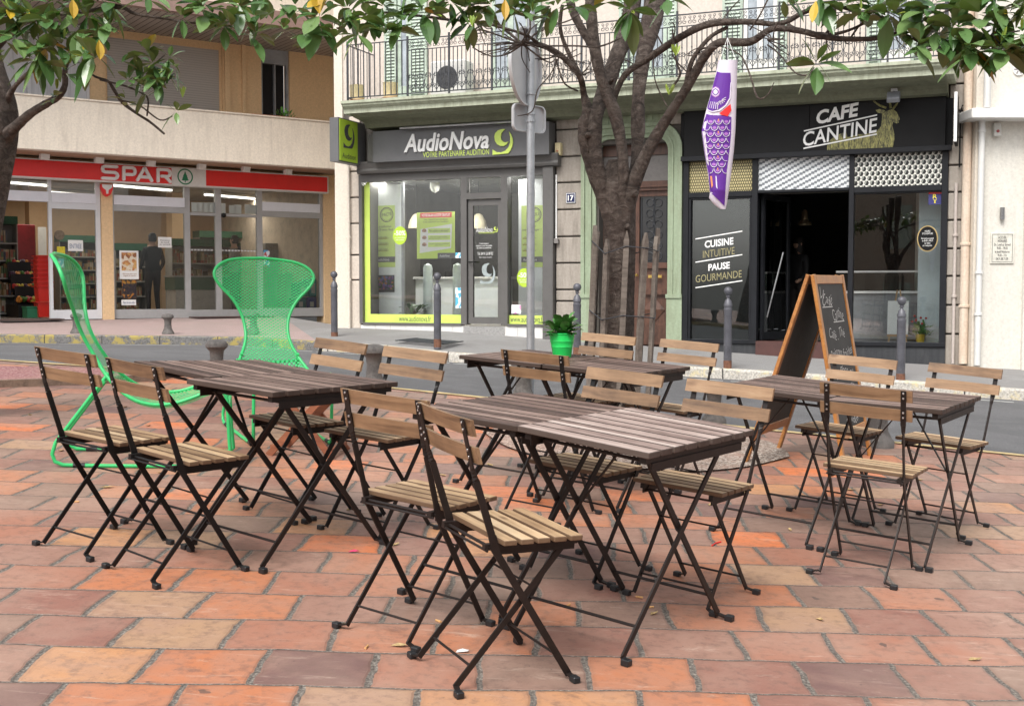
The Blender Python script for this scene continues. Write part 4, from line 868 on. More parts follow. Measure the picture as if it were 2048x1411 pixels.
MB().box((c1+.03,.02,zwb),(c2-.03,.028,zwt)).build('window_pane', CG, cf); MB().box((c5,.02,zwb),(c6,.028,zwt)).build('window_pane', Mglass('clear_cafe_glass', (.95,.97,.97), extra=.03), cf)
MB().box((c1+.02,.10,zwb),(c2-.02,.12,zwt)).build('window_backing', M('black_film', (.010,.011,.012), .4), cf)
# window lettering
for nm, tx, x0, x1, yc, h, mt, bd, sk in (('lettering','CUISINE',172,314,805,42,WH,.03,.11),('lettering','INTUITIVE',163,320,854,42,OLIVE,0,.11),('lettering','PAUSE',190,296,922,40,WH,.03,.11),('lettering','GOURMANDE',127,355,972,42,OLIVE,0,.11)):
    u0, v = cz(x0, yc); u1, _ = cz(x1, yc); ftext(FA, nm, tx, u0, u1, v, h/2.476*.86, .012, mt, cf, bold=bd, skew=sk)
for ya, yb in ((787,748),(902,864),(1028,993)):
    p0 = Aw(*cz(126,ya), .012); p1 = Aw(*cz(358,yb), .012); MB().quad((p0[0],.012,p0[1]-.008),(p1[0],.012,p1[1]-.008),(p1[0],.012,p1[1]+.008),(p0[0],.012,p0[1]+.008)).build('rule_line', WH, cf)
# glazed door leaf folded inwards and the inner lobby glass
b = MB(); xd, zd1 = c3+.04, zlb-.04; dr = MB()
e1 = Vector((.30,.93,0)).normalized()
def dbar(s_, w_, z0_, z1_): p = Vector((xd,.12,0))+e1*s_; q = p+e1*w_; n = Vector((-e1.y,e1.x,0))*.02; dr.add([tuple(v)[:2]+(z0_,) for v in (p-n,q-n,q+n,p+n)]+[tuple(v)[:2]+(z1_,) for v in (p-n,q-n,q+n,p+n)], [(0,3,2,1),(4,5,6,7),(0,1,5,4),(1,2,6,5),(2,3,7,6),(3,0,4,7)])
zb_ = zz(683)+.01; dbar(0,.07,zb_,zd1); dbar(.83,.07,zb_,zd1); dbar(.07,.76,zb_,zb_+.12); dbar(.07,.76,zd1-.08,zd1); dl = dr.build('door_leaf', CB, cf)
p = Vector((xd,.12,0))+e1*.07; q = p+e1*.76; MB().quad((p.x,p.y,zb_+.12),(q.x,q.y,zb_+.12),(q.x,q.y,zd1-.08),(p.x,p.y,zd1-.08)).build('pane', CG, dl, off=cf['_o'])
MB().tube([(p.x+.06,p.y-.02,zb_+.35),(p.x+.30,p.y-.02,zd1-.9)], .012, 6).build('pull_bar', M('steel_bar', (.5,.5,.5), .3, .9), dl, off=cf['_o'])
# room
cr = thing('cafe_interior', 'dark interior of the cafe seen through its open doorway', 'room', FA, (sA(1630,600),.6,zb_-.05))
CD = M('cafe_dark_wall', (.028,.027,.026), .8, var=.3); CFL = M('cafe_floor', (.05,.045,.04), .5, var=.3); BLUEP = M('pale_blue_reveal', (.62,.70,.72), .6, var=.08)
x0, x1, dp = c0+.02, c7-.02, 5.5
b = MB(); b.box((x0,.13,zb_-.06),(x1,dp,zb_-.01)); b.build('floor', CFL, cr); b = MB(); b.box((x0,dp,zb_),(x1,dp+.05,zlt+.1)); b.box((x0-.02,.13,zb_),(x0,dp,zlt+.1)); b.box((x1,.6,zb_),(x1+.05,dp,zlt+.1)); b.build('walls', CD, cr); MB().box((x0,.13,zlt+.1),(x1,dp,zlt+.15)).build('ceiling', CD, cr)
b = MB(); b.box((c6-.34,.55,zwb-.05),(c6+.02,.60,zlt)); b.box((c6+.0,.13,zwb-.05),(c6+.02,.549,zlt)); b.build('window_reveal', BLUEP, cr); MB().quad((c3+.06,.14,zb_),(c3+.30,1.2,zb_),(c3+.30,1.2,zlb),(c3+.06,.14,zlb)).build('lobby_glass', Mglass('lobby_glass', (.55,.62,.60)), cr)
MB().box((c5,.13,zwb-.05),(c6,.75,zwb-.02)).build('window_shelf', CD, cr)
ct = thing('display_counter', 'glazed food counter with white top behind the right cafe window', 'counter', FA, ((c5+c6)/2-.2,1.2,zb_)); x0_, x1_ = c5-.4, c6-.32
MB().box((x0_,1.2,zb_),(x1_,1.9,zb_+.72)).build('base', M('counter_grey', (.22,.23,.24), .4), ct); MB().box((x0_,1.15,zb_+.721),(x1_,1.9,zb_+.76)).build('top', WHT, ct); MB().box((x0_,1.25,zb_+.761),(x1_,1.7,zb_+1.05)).build('glass_case', Mglass('case_glass', (.8,.9,.9)), ct); MB().box((x0_,1.2,zb_+1.051),(x1_,1.75,zb_+1.08)).build('shelf', WHT, ct)
MB().box((x0_+.3,1.4,zlb-.55),(x1_,1.45,zlb-.50)).build('lit_tube', Mem('warm_tube', (1,.86,.6), 2.2), ct) if False else None
for u, v, lab in ((1551,437,'metal pendant lamp hanging on the left inside the cafe doorway'),(1609,448,'metal pendant lamp hanging in the middle of the cafe doorway')):
    yy = 1.6; x, z = FA.loc(u, v, yy); e = thing('pendant_lamp', lab, 'lamp', FA, (x,yy,z-.02), 'metal pendant lamps in the cafe')
    MB().lathe([(.115,-.02),(.11,.02),(.055,.07),(.05,.20),(.02,.24)], (x,yy,z), 18).build('shade', M('brushed_brass', (.35,.27,.17), .35, .8), e, smooth=True); MB().lathe([(.0,-.012),(.10,-.010),(.10,-.004)], (x,yy,z), 16).build('bulb', Mem('warm_bulb', (1,.62,.22), 3), e); MB().tube([(x,yy,z+.24),(x,yy,zlt+.1)], .006, 5).build('cord', BLK, e)
# easel with white card, tomato plant in the window
def easel(u, v, yy):
    x, z = FA.loc(u, v, yy); e = thing('table_easel', 'small wooden easel with a white card in the right cafe window', 'easel', FA, (x,yy,z))
    OW = M('easel_wood', (.45,.28,.13), .5); MB().bar((x-.13,yy,z),(x-.02,yy+.06,z+.78),.022,.02,(1,0,0)).build('leg', OW, e); MB().bar((x+.13,yy,z),(x+.02,yy+.06,z+.78),.022,.02,(1,0,0)).build('leg', OW, e); MB().bar((x-.15,yy-.02,z+.10),(x+.15,yy-.02,z+.10),.03,.02,(0,0,1)).build('ledge', OW, e)
    b = MB(); b.add([(x-.15,yy-.03,z+.12),(x+.15,yy-.03,z+.12),(x+.15,yy+.03,z+.62),(x-.15,yy+.03,z+.62)], [(0,1,2,3)]); b.build('card', PW, e); return e
zsh = zwb-.02
easel(1795, FA.r*0+684, .30)
s = sA(1841, 650, .35); e = thing('tomato_plant', 'tomato plant with red fruit in a yellow pot in the cafe window', 'plant', FA, (s,.35,zsh)); MB().lathe([(.055,0),(.075,.13),(.068,.13)], (s,.35,zsh), 16).build('pot', M('yellow_pot', (.70,.48,.03), .4), e, smooth=True)
leafy('foliage', s, .35, zsh+.10, 90, .14, .06, M('tomato_leaf', (.14,.32,.06), .5, var=.3), e, up=.9, spread=1.8, seed=9)
b = MB(); R = random.Random(3)
for k in range(7): q = (s+R.uniform(-.12,.12), .30+R.uniform(-.08,.03), zsh+.28+R.uniform(0,.14)); b.lathe([(0,-.018),(.016,-.01),(.018,.003),(.012,.014),(0,.018)], q, 8)
b.build('fruit', M('tomato_red', (.60,.035,.02), .3), e, smooth=True)
s, z = Aw(1855,477,.012); e = thing('oval_sign', 'small black oval sign with gold rim and opening hours on the cafe window', 'sign', FA, (s,.012,z-.19)); MB().prism([(s+.145*cos(k*pi/16), z+.19*sin(k*pi/16)) for k in range(32)], .014, .006).build('rim', M('gold_rim', (.45,.33,.14), .4), e); MB().prism([(s+.13*cos(k*pi/16), z+.175*sin(k*pi/16)) for k in range(32)], .005, .001).build('face', CB2, e)
text('lettering', 'HEURES\nD’OUVERTURE\n\nDu lundi au samedi\nde 8h00 à 18h30\nsur place\nou à emporter', s-.085, s+.085, z-.12, z+.12, -.001, WH, e)
NAVY = M('navy_sticker', (.035,.035,.16), .5); YL = M('yellow_ink', (.78,.66,.05), .5)
e, a, c, z0_, z1_ = poster('navy and red square sticker with a yellow letter R in the cafe window corner', FA, 1857, 1883, 378, 409, .012, NAVY, 'sticker', name='window_sticker'); MB().box((a,.005,z1_-.07),(c,.007,z1_)).build('red_band', PR, e); text('letter', 'R', a+.06, c-.06, z0_+.085, z1_-.075, .005, YL, e, bold=.02)
b = MB(); xm = (a+c)/2; b.prism([(xm-.012,z0_+.02),(xm+.012,z0_+.02),(xm+.006,z0_+.05),(xm+.028,z0_+.075),(xm,z0_+.065),(xm-.028,z0_+.075),(xm-.006,z0_+.05)], .006, .004); b.build('figure', YL, e)
# sign
sg = thing('cafe_sign', 'long black sign board reading CAFE CANTINE above the cafe', 'shop sign', FA, (sA(1620,310,-.13),-.13,zA(1620,312,-.13)))
q0, q1, zs0, zs1 = sA(1368,300,-.13), sA(1892,220,-.13), zA(1620,311,-.13), zA(1620,190,-.13)
MB().box((q0,-.13,zs0),(sA(1619,250,-.13)-.002,-.03,zs1)).build('board', CB2, sg, bevel=.003); MB().box((sA(1619,250,-.13)+.002,-.13,zs0),(q1,-.03,zs1)).build('board', CB2, sg, bevel=.003)
q = lambda x, y: (1440+x/3.368, y/3.368)
ftext(FA, 'lettering', 'CAFE', 1633, 1717, q(0,765)[1], 28, -.135, WH, sg, bold=.035, skew=.155, depth=.01, shear=.1)
ftext(FA, 'lettering', 'CANTINE', 1606.5, 1754, q(0,892)[1], 29, -.136, WH, sg, bold=.012, skew=.155, depth=.01, shear=.06)
for (xa,ya),(xb,yb) in (((565,883),(1058,775)),((562,1000),(1057,903))):
    p0 = Aw(*q(xa,ya), -.136); p1 = Aw(*q(xb,yb), -.136); MB().add([(p0[0],-.137,p0[1]-.010),(p1[0],-.137,p1[1]-.010),(p1[0],-.137,p1[1]+.010),(p0[0],-.137,p0[1]+.010)], [(0,1,2,3)]).build('rule_line', WH, sg)
def antelope_mat():
    m, t, p, o = nodes('antelope_print'); v = coords(t, True, (30,30,7)); n = noise(t, v, 1.4, 5, .75, 1.2); L(t, ramp(t, n, [(.40,(.025,.024,.012)),(.50,(.17,.16,.05)),(.62,(.36,.34,.10))]), p.inputs['Base Color']); p.inputs['Roughness'].default_value = .4; return m
AM = antelope_mat()
body = [(720,1028),(722,985),(735,950),(765,925),(800,905),(850,890),(860,925),(930,905),(1000,900),(1060,880),(1085,850),(1090,800),(1092,768),(1118,750),(1150,738),(1165,735),(1190,755),(1208,790),(1212,805),(1200,815),(1205,826),(1190,832),(1165,822),(1160,850),(1172,890),(1176,930),(1168,970),(1160,1005),(1130,1006),(1125,1012),(1000,1020),(860,1026)]
fpoly(FA, [q(*p_) for p_ in body], -.1330, -.1335, 'antelope_print', AM, sg)
for pts, r_ in (([(1120,728),(1075,710),(1040,685),(1022,650),(1020,622)], .012),([(1150,730),(1148,700),(1120,650),(1075,618)], .011),([(1165,735),(1185,710),(1200,680)],.012)):
    b = MB(); b.tube([(Aw(*q(*p_), -.136)[0], -.134, Aw(*q(*p_), -.136)[1]) for p_ in pts], [r_*1.6, r_*1.5, r_*1.2, r_*.8, r_*.3][:len(pts)], 5); b.build('antelope_horn', AM, sg)
fpoly(FA, [q(*p_) for p_ in ((1115,745),(1075,735),(1048,742),(1062,760),(1095,765))], -.1330, -.1335, 'antelope_ear', AM, sg); 
s, z = Aw(1786.5,193,-.55); e = thing('flood_lamp', 'grey flood lamp reaching out above the antelope on the black sign', 'lamp', FA, (s,-.5,z-.1)); MB().obox((s,-.50,z+.0),(.09,0,0),(0,.03,-.03),(0,.06,.06)).build('head', M('lamp_grey', (.22,.23,.25), .4), e, bevel=.01); MB().tube([(s,-.13,z+.12),(s,-.38,z+.13),(s,-.47,z+.05)], .015, 8).build('arm', BLK, e); MB().obox((s,-.40,z+.10),(.045,0,0),(0,.04,0),(0,0,.035)).build('gear_box', M('lamp_white', (.6,.62,.64), .3), e, bevel=.006)
# narrow sign edge-on at the right end
xe = sA(1893.5,240,-.1); ze0, ze1 = zA(1893,283,-.75), zA(1893,184,-.75); e = thing('blade_sign', 'thin white edged blade sign standing out at the right end of the cafe', 'shop sign', FA, (xe+.15,-.1,ze0))
MB().box((xe+.12,-.72,ze0),(xe+.16,-.68,ze1)).build('white_edge', WH, e); MB().box((xe+.12,-.679,ze0),(xe+.16,-.10,ze1)).build('panel', CB2, e); b = MB(); b.box((xe+.13,-.10,ze0+.06),(xe+.15,.0,ze0+.10)); b.box((xe+.13,-.10,ze1-.20),(xe+.15,.0,ze1-.16)); b.build('brackets', GREYP, e)
# pipes right of the cafe
PIPEC = grime('rusty_cream_pipe', (.66,.55,.44), (.40,.20,.10), amt=.35, sc=2); PIPEW = M('white_pipe', (.66,.655,.63), .4, var=.05)
def pipe(name, lab, u, v0, v1, r, mat, y=-.12, clamps=()):
    s_ = sA(u, (v0+v1)/2, y); e = thing(name, lab, 'pipe', FA, (s_, y, zA(u,v1,y))); MB().tube([(s_,y,zA(u,v1,y)),(s_,y,zA(u,v0,y))], r, 12).build('pipe', mat, e, smooth=True)
    for v in clamps: MB().lathe([(r+.002,-.02),(r+.014,-.015),(r+.014,.015),(r+.002,.02)], (s_,y,zA(u,v,y)), 12).build('clamp', mat, e)
pipe('drain_pipe','thin grey water pipe right of the cafe window',1909,366,727,.024,PIPEW if False else grime('grey_pipe',(.50,.44,.40),(.35,.28,.25),amt=.3),-.05,(470,592)); pipe('drain_pipe','wide rust stained drain pipe on the edge of the old house',1933,0,727,.062,PIPEC,-.09,(235,488,612))
e = thing('cable', 'thin black cable bending down the pier beside the blade sign', 'cable', FA, (sA(1917,300),-.05,zA(1917,335))); MB().tube([(sA(1950,211),-.05,zA(1950,211)),(sA(1925,212),-.05,zA(1925,212)),(sA(1921,225),-.05,zA(1921,225)),(sA(1919,335),-.05,zA(1919,335))], .011, 6).build('wire', BLK, e)
# ================================================================== WHITE HOUSE ON THE RIGHT (frame FC)
wh = thing('white_house', 'white rendered house front at the right edge with a projecting ledge', 'house', FC, (1.5,0,-.5))
WREN = grime('white_render', (.69,.665,.60), (.52,.47,.39), amt=.32, bmp=.06)
l0 = FC.S(1950,400); MB().box((FC.S(1966,400),.0,-1.4),(8,.3,9)).build('wall', WREN, wh); MB().box((FC.S(1947,400),-.03,-1.4),(FC.S(1966,400)-.001,2.4,9)).build('corner_strip', CREAM, wh)
MB().box((FC.S(1944,235,-.35),-.35,FC.Z(1990,236,-.35)),(8,.3,FC.Z(1990,216,-.35))).build('ledge', WHT, wh, bevel=.01); MB().box((FC.S(2043,600),-.06,-1.4),(8,-.001,FC.Z(2040,240)-.2)).build('door_reveal', WREN, wh)
def pipeC(u, v0, v1, r, lab, mat, y=-.09, cl=()):
    s_ = FC.S(u, 400, y); r = r*.8; e = thing('drain_pipe', lab, 'pipe', FC, (s_,y,FC.Z(u,v1,y))); MB().tube([(s_,y,FC.Z(u,v1,y)),(s_,y,FC.Z(u,v0,y))], r, 12).build('pipe', mat, e, smooth=True)
    for v in cl: MB().lathe([(r+.002,-.02),(r+.014,-.015),(r+.014,.015),(r+.002,.02)], (s_,y,FC.Z(u,v,y)), 12).build('clamp', mat, e)
pipeC(1961, 238, 730, .055, 'white drain pipe down the left edge of the white house', PIPEW, -.09, (262,545,628)); pipeC(1970, -60, 216, .060, 'white drain pipe above the ledge of the white house', PIPEW, -.30)
s, z = FC.loc(1993,259,-.05); e = thing('alarm_box', 'pale alarm box with a red dot under the ledge', 'alarm box', FC, (s,-.05,z-.1)); MB().box((s-.05,-.10,z-.1),(s+.05,-.0,z+.09)).build('box', M('box_grey', (.55,.54,.50), .5), e, bevel=.008); MB().prism([(s+.022*cos(k*pi/8),z-.03+.022*sin(k*pi/8)) for k in range(16)], -.101, -.108).build('lamp', M('dull_red', (.30,.06,.06), .5), e)
s, z = FC.loc(2004,427,-.03); e = thing('wall_lamp', 'small steel wall lamp above the hours plaque', 'lamp', FC, (s,-.03,z-.08)); MB().tube([(s,-.04,z-.085),(s,-.04,z+.085)], .032, 14).build('tube', M('steel_tube', (.30,.30,.30), .3, .8), e, smooth=True)
s0_, s1_, z0_, z1_ = fbox(FC, 1981, 2028, 496, 62, -.02); e = thing('hours_plaque', 'cream opening hours plaque with dark border on the white wall', 'sign', FC, ((s0_+s1_)/2,-.02,z0_)); MB().box((s0_,-.02,z0_),(s1_,-.001,z1_)).build('plate', M('plaque_cream', (.68,.66,.58), .5), e, bevel=.003)
b = MB(); i_ = .022
for q_ in ((s0_+i_,z0_+i_,s1_-i_,z0_+i_+.004),(s0_+i_,z1_-i_-.004,s1_-i_,z1_-i_),(s0_+i_,z0_+i_+.004,s0_+i_+.004,z1_-i_-.004),(s1_-i_-.004,z0_+i_+.004,s1_-i_,z1_-i_-.004)): b.box((q_[0],-.024,q_[1]),(q_[2],-.0205,q_[3]))
b.build('border', DKT, e); text('lettering', 'ACCUEIL\nHORAIRES\nDu Lundi au Samedi\n9h30 - 19h30\nle Jeudi Nocturne\n9h30 - 21h\n04.91.88.71.09', s0_+.05, s1_-.05, z0_+.05, z1_-.05, -.022, DKT, e, bold=.012)
s, z = FC.loc(2038,139,-.02); e = thing('air_vent', 'round white vent in the white wall near the top right corner', 'vent', FC, (s,-.02,z-.1)); MB().prism([(s+.085*cos(k*pi/12),z+.085*sin(k*pi/12)) for k in range(24)], -.001, -.02).build('disc', WHT, e)
b = MB()
for k in range(6): a = k*pi/3; b.obox((s+.045*cos(a),-.022,z+.045*sin(a)),(.022*cos(a),0,.022*sin(a)),(0,.002,0),(-.007*sin(a),0,.007*cos(a)))
b.build('slots', GREYP, e)
# ================================================================== SUPERMARKET BLOCK (frame FS)
TANW = grime('tan_render', (.80,.56,.32), (.62,.42,.24), amt=.2, bmp=.08); PARA = grime('beige_parapet', (.79,.705,.59), (.47,.40,.33), amt=.42, bmp=.08, streak=True)
SPR = M('sign_red', (.78,.022,.018), .35, var=.05); ALU = M('grey_alu_frame', (.42,.42,.42), .4, .2, var=.08); ALUW = M('white_alu_frame', (.68,.69,.71), .4, var=.05); SGL = Mglass('market_glass', (.95,.96,.95))
sS = lambda u, v=450, y=0: FS.S(u, v, y)
zS = lambda v, y=0, u=300: FS.Z(u, v, y)
mk = thing('supermarket_building', 'tan apartment block with a glazed supermarket on its ground floor', 'building', FS, (sS(300),0,zS(637)-.3))
zG = zS(634)                                           # shop floor level
zsgb, zsgt = zS(368,-.3), zS(331,-.3)
zp0, zp1 = zS(314,-1.2), zS(213,-1.2); zceil = zS(84,0,430)
xL, xR = sS(-500)-6, sS(668)+1.4
b = MB(); b.box((xL,.0,zS(352)),(xR,.35,zp1)); b.build('lintel_wall', TANW, mk)
for u0, u1 in ((202,224.5),(646,672)):
    MB().box((sS(u0),-.05,zG-.7),(sS(u1) if u1 < 670 else xR,.35,zS(352)-.001)).build('pier', TANW, mk)
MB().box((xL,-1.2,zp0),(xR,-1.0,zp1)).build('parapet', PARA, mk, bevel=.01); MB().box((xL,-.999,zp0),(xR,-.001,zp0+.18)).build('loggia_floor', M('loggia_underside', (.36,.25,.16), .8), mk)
MB().box((xL,-1.22,zp1),(xR,-.98,zp1+.03)).build('coping', PARA, mk)
# upper floor
wins = [(8,186,50,205),(216,449,72,232),(526,582,118,240)]
xs_ = [xL]+[sS(u) for w_ in wins for u in w_[:2]]+[xR]; b = MB(); zu1 = zceil
for a, c in zip(xs_[::2], xs_[1::2]): b.box((a,.0,zp1+.0),(c,.30,zu1))
b.build('upper_wall', TANW, mk)
b = MB(); b.box((sS(452),-.06,zp1),(sS(462),-.001,zu1)); b.box((sS(486),-.06,zp1),(sS(493),-.001,zu1)); b.build('wall_ribs', TANW, mk)
ROLL = None
m, t, p, o = nodes('roller_shutter'); sx = N(t, 'ShaderNodeSeparateXYZ'); L(t, coords(t), sx.inputs[0]); f = math_(t, 'FRACT', math_(t, 'MULTIPLY', sx.outputs[2], 21)); L(t, ramp(t, f, [(0,(.22,.20,.18)),(.12,(.46,.43,.40)),(.9,(.50,.47,.44)),(1,(.25,.23,.21))]), p.inputs['Base Color']); p.inputs['Roughness'].default_value = .6; bump(t, p, f, .6, .02); ROLL = m
CURT = M('net_curtain_glass', (.58,.58,.60), .18, var=.22, scale=1.2, stretch=(5,5,.5)); BLKO = M('room_shade_panel', (.012,.011,.012), .8)
for i, (u0, u1, v0, v1) in enumerate(wins):
    a, c = sS(u0), sS(u1); zw1 = (zu1-.10 if i == 1 else zu1-.25); b = MB(); fr = .05
    b.box((a,.06,zp1),(a+fr,.16,zw1)); b.box((c-fr,.06,zp1),(c,.16,zw1)); b.box((a+fr,.06,zw1-fr),(c-fr,.16,zw1)); b.box((a,.05,zw1),(c,.2,zu1))
    if i == 0: xm = (a+c)/2-.3; b.box((xm-.03,.055,zp1),(xm+.03,.15,zw1-fr))
    wi = b.build('window', (ALUW, TANW, M('blue_grey_frame', (.33,.35,.38), .4))[i], mk)
    if i == 0: MB().box((a+fr,.09,zp1),(c-fr,.10,zw1-fr)).build('pane', CURT, wi, off=mk['_o'])
    if i == 1: MB().box((a+fr,.08,zp1),(c-fr,.12,zw1-fr)).build('roller_shutter', ROLL, wi, off=mk['_o'])
    if i == 2: MB().box((a+fr,.20,zp1),(c-fr,.22,zw1-fr+.04)).build('room_shade_panel', BLKO, wi, off=mk['_o']); MB().box((a+fr+.45*(c-a),.10,zp1),(a+fr+.49*(c-a),.19,zw1-fr)).build('casement', M('blue_grey_frame', (.33,.35,.38), .4), wi, off=mk['_o'])  # black panel stands in for the shade inside the open window
m, t, p, o = nodes('slatted_soffit'); sx = N(t, 'ShaderNodeSeparateXYZ'); L(t, coords(t), sx.inputs[0]); f = math_(t, 'FRACT', math_(t, 'MULTIPLY', sx.outputs[0], 7.5)); L(t, ramp(t, f, [(0,(.07,.055,.045)),(.14,(.08,.065,.055)),(.2,(.36,.31,.27)),(1,(.40,.35,.31))]), p.inputs['Base Color']); bump(t, p, f, .5, .02)
MB().box((xL,-2.0,zu1),(xR,.3,zu1+.06)).build('soffit', m, mk); MB().box((xL,-2.15,zu1+.0),(xR,-2.0,zu1+.28)).build('upper_fascia', M('brown_fascia', (.30,.20,.17), .7), mk); MB().box((xL,-2.1,zu1+.281),(xR,-1.9,zu1+1.3)).build('upper_parapet', PARA, mk); MB().box((xL,.0,zu1+.06),(xR,.3,zu1+3.2)).build('second_floor_wall', TANW, mk)
# plants on the parapet ledge
e = thing('window_box', 'low row of potted plants on the ledge by the dark open window', 'plants', FS, (sS(552,236,-.9),-.9,zp1)); xq = sS(552,236,-.9); MB().box((xq-.55,-.98,zp1),(xq+.45,-.82,zp1+.08)).build('trough', TERR, e); leafy('foliage', xq+.2, -.9, zp1+.06, 40, .14, .05, M('window_leaf', (.08,.22,.03), .5), e, up=.7, spread=3, seed=5)
# shop glazing
zb1, zb0, ztm, zgr = zS(393), zS(412), zS(424), zS(618)
shf = thing('glazed_shopfront', 'aluminium framed glass front of the supermarket with sliding doors', 'shopfront', FS, (sS(330),0,zG)); y0, y1 = .0, .09
b = MB(); bw = MB()
def px(u): return sS(u, 500)
for u0, u1, who in ((-9,-3,bw),(98.5,105,bw),(193,202,bw),(224.5,229,b),(370,381,b),(432,443.5,b),(515,525.5,b),(640,646,b)): who.box((px(u0),y0,zG-.02),(px(u1),y1,zS(352)))
for u0, u1, who in ((105,193,bw),(229,370,b),(525.5,640,b)): who.box((px(u0),y0,zG-.02),(px(u1),y1,zgr)); who.box((px(u0),y0,ztm-.0),(px(u1),y1,zb0-.001))
for u0, u1 in ((381,432),(443.5,515)): b.box((px(u0),y0,zG-.02),(px(u1),y1,zG+.14)); b.box((px(u0),y0,ztm-.03),(px(u1),y1,ztm+.03))
b.build('frame', ALU, shf); bw.build('white_frame', ALUW, shf)
for u0, u1 in ((-3,98.5),(105,193),(229,370),(525.5,640)): MB().box((px(u0),y0-.02,zb0),(px(u1),y1+.02,zb1)).build('white_panel', M('white_band', (.76,.77,.82), .4, var=.04), shf)
for u0, u1 in ((105,193),(229,370),(381,432),(443.5,515),(525.5,640)): MB().box((px(u0),.04,zG+.1),(px(u1),.046,ztm)).build('pane', SGL, shf)
for u0, u1 in ((-3,98.5),(105,193),(229,370),(381,432),(443.5,515),(525.5,640)): MB().box((px(u0),.04,zb1 if u0 not in (381,443.5) else ztm+.03),(px(u1),.046,zS(352))).build('transom_pane', SGL, shf)
b = MB(); R = random.Random(5)
for k in range(12):
    if k in (6,9): continue
    x = px(386)+k*(px(508)-px(386))/11.5; b.box((x,.055,zS(420)),(x+.155,.058,zS(401)+R.uniform(-.02,.02)))
b.build('paper_row', PW, shf)
MB().lathe([(.0,-.05),(.05,-.03),(.05,.03),(0,.05)], (px(447),-.04,zS(425)), 10).build('door_sensor', BLK, shf)
# sign
sg = thing('supermarket_sign', 'long red SPAR sign board with white panel and green fir tree logo', 'shop sign', FS, (sS(330,350,-.3),-.3,zsgb))
xa, xb = sS(-400,350,-.3), sS(657,365,-.3); f0, f1 = sS(343,350,-.3), sS(412,350,-.3); h = zsgt-zsgb
MB().box((xa,-.30,zsgb),(xb,-.02,zsgt)).build('case', WHT, sg)
MB().box((xa,-.306,zsgb+.025),(f0,-.3005,zsgt-.025)).build('red_panel', SPR, sg); MB().box((f1,-.306,zsgb+.025),(xb-.03,-.3005,zsgt-.025)).build('red_panel', SPR, sg)
# S P A R in rounded strokes
lx = [sS(u,350,-.3) for u in (201,242,271,312)]; lw = [sS(u,350,-.3)-a for a, u in zip(lx, (237,272,305,342))]; lz0, lz1 = zS(363,-.3,270), zS(333.5,-.3,270); lh = lz1-lz0; tw = lh*.20
def stroke(mb, pts, y=-.33):
    for a, c in zip(pts[:-1], pts[1:]):
        d = (Vector((c[0],0,c[1]))-Vector((a[0],0,a[1]))); n = d.length
        if n < 1e-5: continue
        mb.bar((a[0],y,a[1]), (c[0],y,c[1]), tw, .05, (-d.z,0,d.x))
    for a in pts: mb.prism([(a[0]+tw/2*cos(k*pi/6), a[1]+tw/2*sin(k*pi/6)) for k in range(12)], y-.0251, y+.0251)
def gl(i, pts): return [(lx[i]+tw/2+(lw[i]-tw)*a, lz0+tw/2+(lh-tw)*c) for a, c in pts]
GLY = [[[(.95,1),(.18,1),(.04,.93),(.0,.78),(.04,.60),(.18,.52),(.82,.52),(.96,.42),(1,.26),(.94,.08),(.82,0),(.0,0)]],
       [[(.06,0),(.06,1),(.80,1),(.94,.92),(1,.72),(.94,.50),(.80,.42),(.30,.42)]],
       [[(0,0),(.46,1),(.54,1),(1,0)],[(.26,.28),(.80,.28)]],
       [[(.0,0),(.0,1),(.78,1),(.94,.92),(1,.74),(.94,.52),(.78,.44),(.30,.44)],[(.58,.44),(1,0)]]]
for i, g in enumerate(GLY):
    b = MB()
    for s_ in g: stroke(b, gl(i, s_))
    b.build('letter', M('sign_white', (.82,.81,.80), .4, var=.04), sg)
cx, cz_, r = sS(370,353,-.3), (zsgb+zsgt)/2+.0, h*.44; GRN = M('fir_green', (.015,.20,.085), .4)
b = MB(); n = 32; vs = []
for k in range(n): an = 2*pi*k/n; vs += [(cx+r*cos(an),-.312,cz_+r*sin(an)),(cx+r*.84*cos(an),-.312,cz_+r*.84*sin(an))]
b.add(vs, [(2*k,2*k+1,(2*k+3) % (2*n),(2*k+2) % (2*n)) for k in range(n)]); b.build('logo_ring', GRN, sg)
T_ = [(-.05,-.72),(.05,-.72),(.05,-.45),(.18,-.50),(.46,-.42),(.30,-.22),(.36,-.20),(.22,.05),(.27,.08),(.12,.35),(0,.70),(-.12,.35),(-.27,.08),(-.22,.05),(-.36,-.20),(-.30,-.22),(-.46,-.42),(-.18,-.50),(-.05,-.45)]
MB().prism([(cx+a*r, cz_+c*r) for a, c in T_], -.306, -.313).build('fir_tree_logo', GRN, sg)
MB().box((f0+.002,-.304,zsgb+.025),(f1-.002,-.3005,zsgt-.025)).build('white_panel', WHT, sg)
for k, u in enumerate((199,303,404,493,577,90)):
    s, z = FS.loc(u, 321+.045*u*.35-6+ (k*1.2), -.55); z = zsgt+.06; lab = ('first','second','third','fourth','fifth','')[k]
    e = thing('sign_spotlight', ('white spotlight over the letter S of the red sign','white spotlight over the letter A of the red sign','white spotlight above the white logo panel of the red sign','white spotlight right of the logo panel on the red sign','rightmost white spotlight above the red sign','leftmost white spotlight above the red sign')[k], 'spotlight', FS, (s,-.45,z-.12), 'spotlights over the red sign')
    MB().obox((s,-.52,z-.02),(.085,.02,0),(-.01,.05,0),(0,-.03,.075)).build('head', WHT, e, bevel=.01); MB().tube([(s,-.25,z+.0),(s,-.30,z+.10),(s,-.48,z+.10),(s,-.5,z+.04)], .02, 8).build('arm', WHT, e)
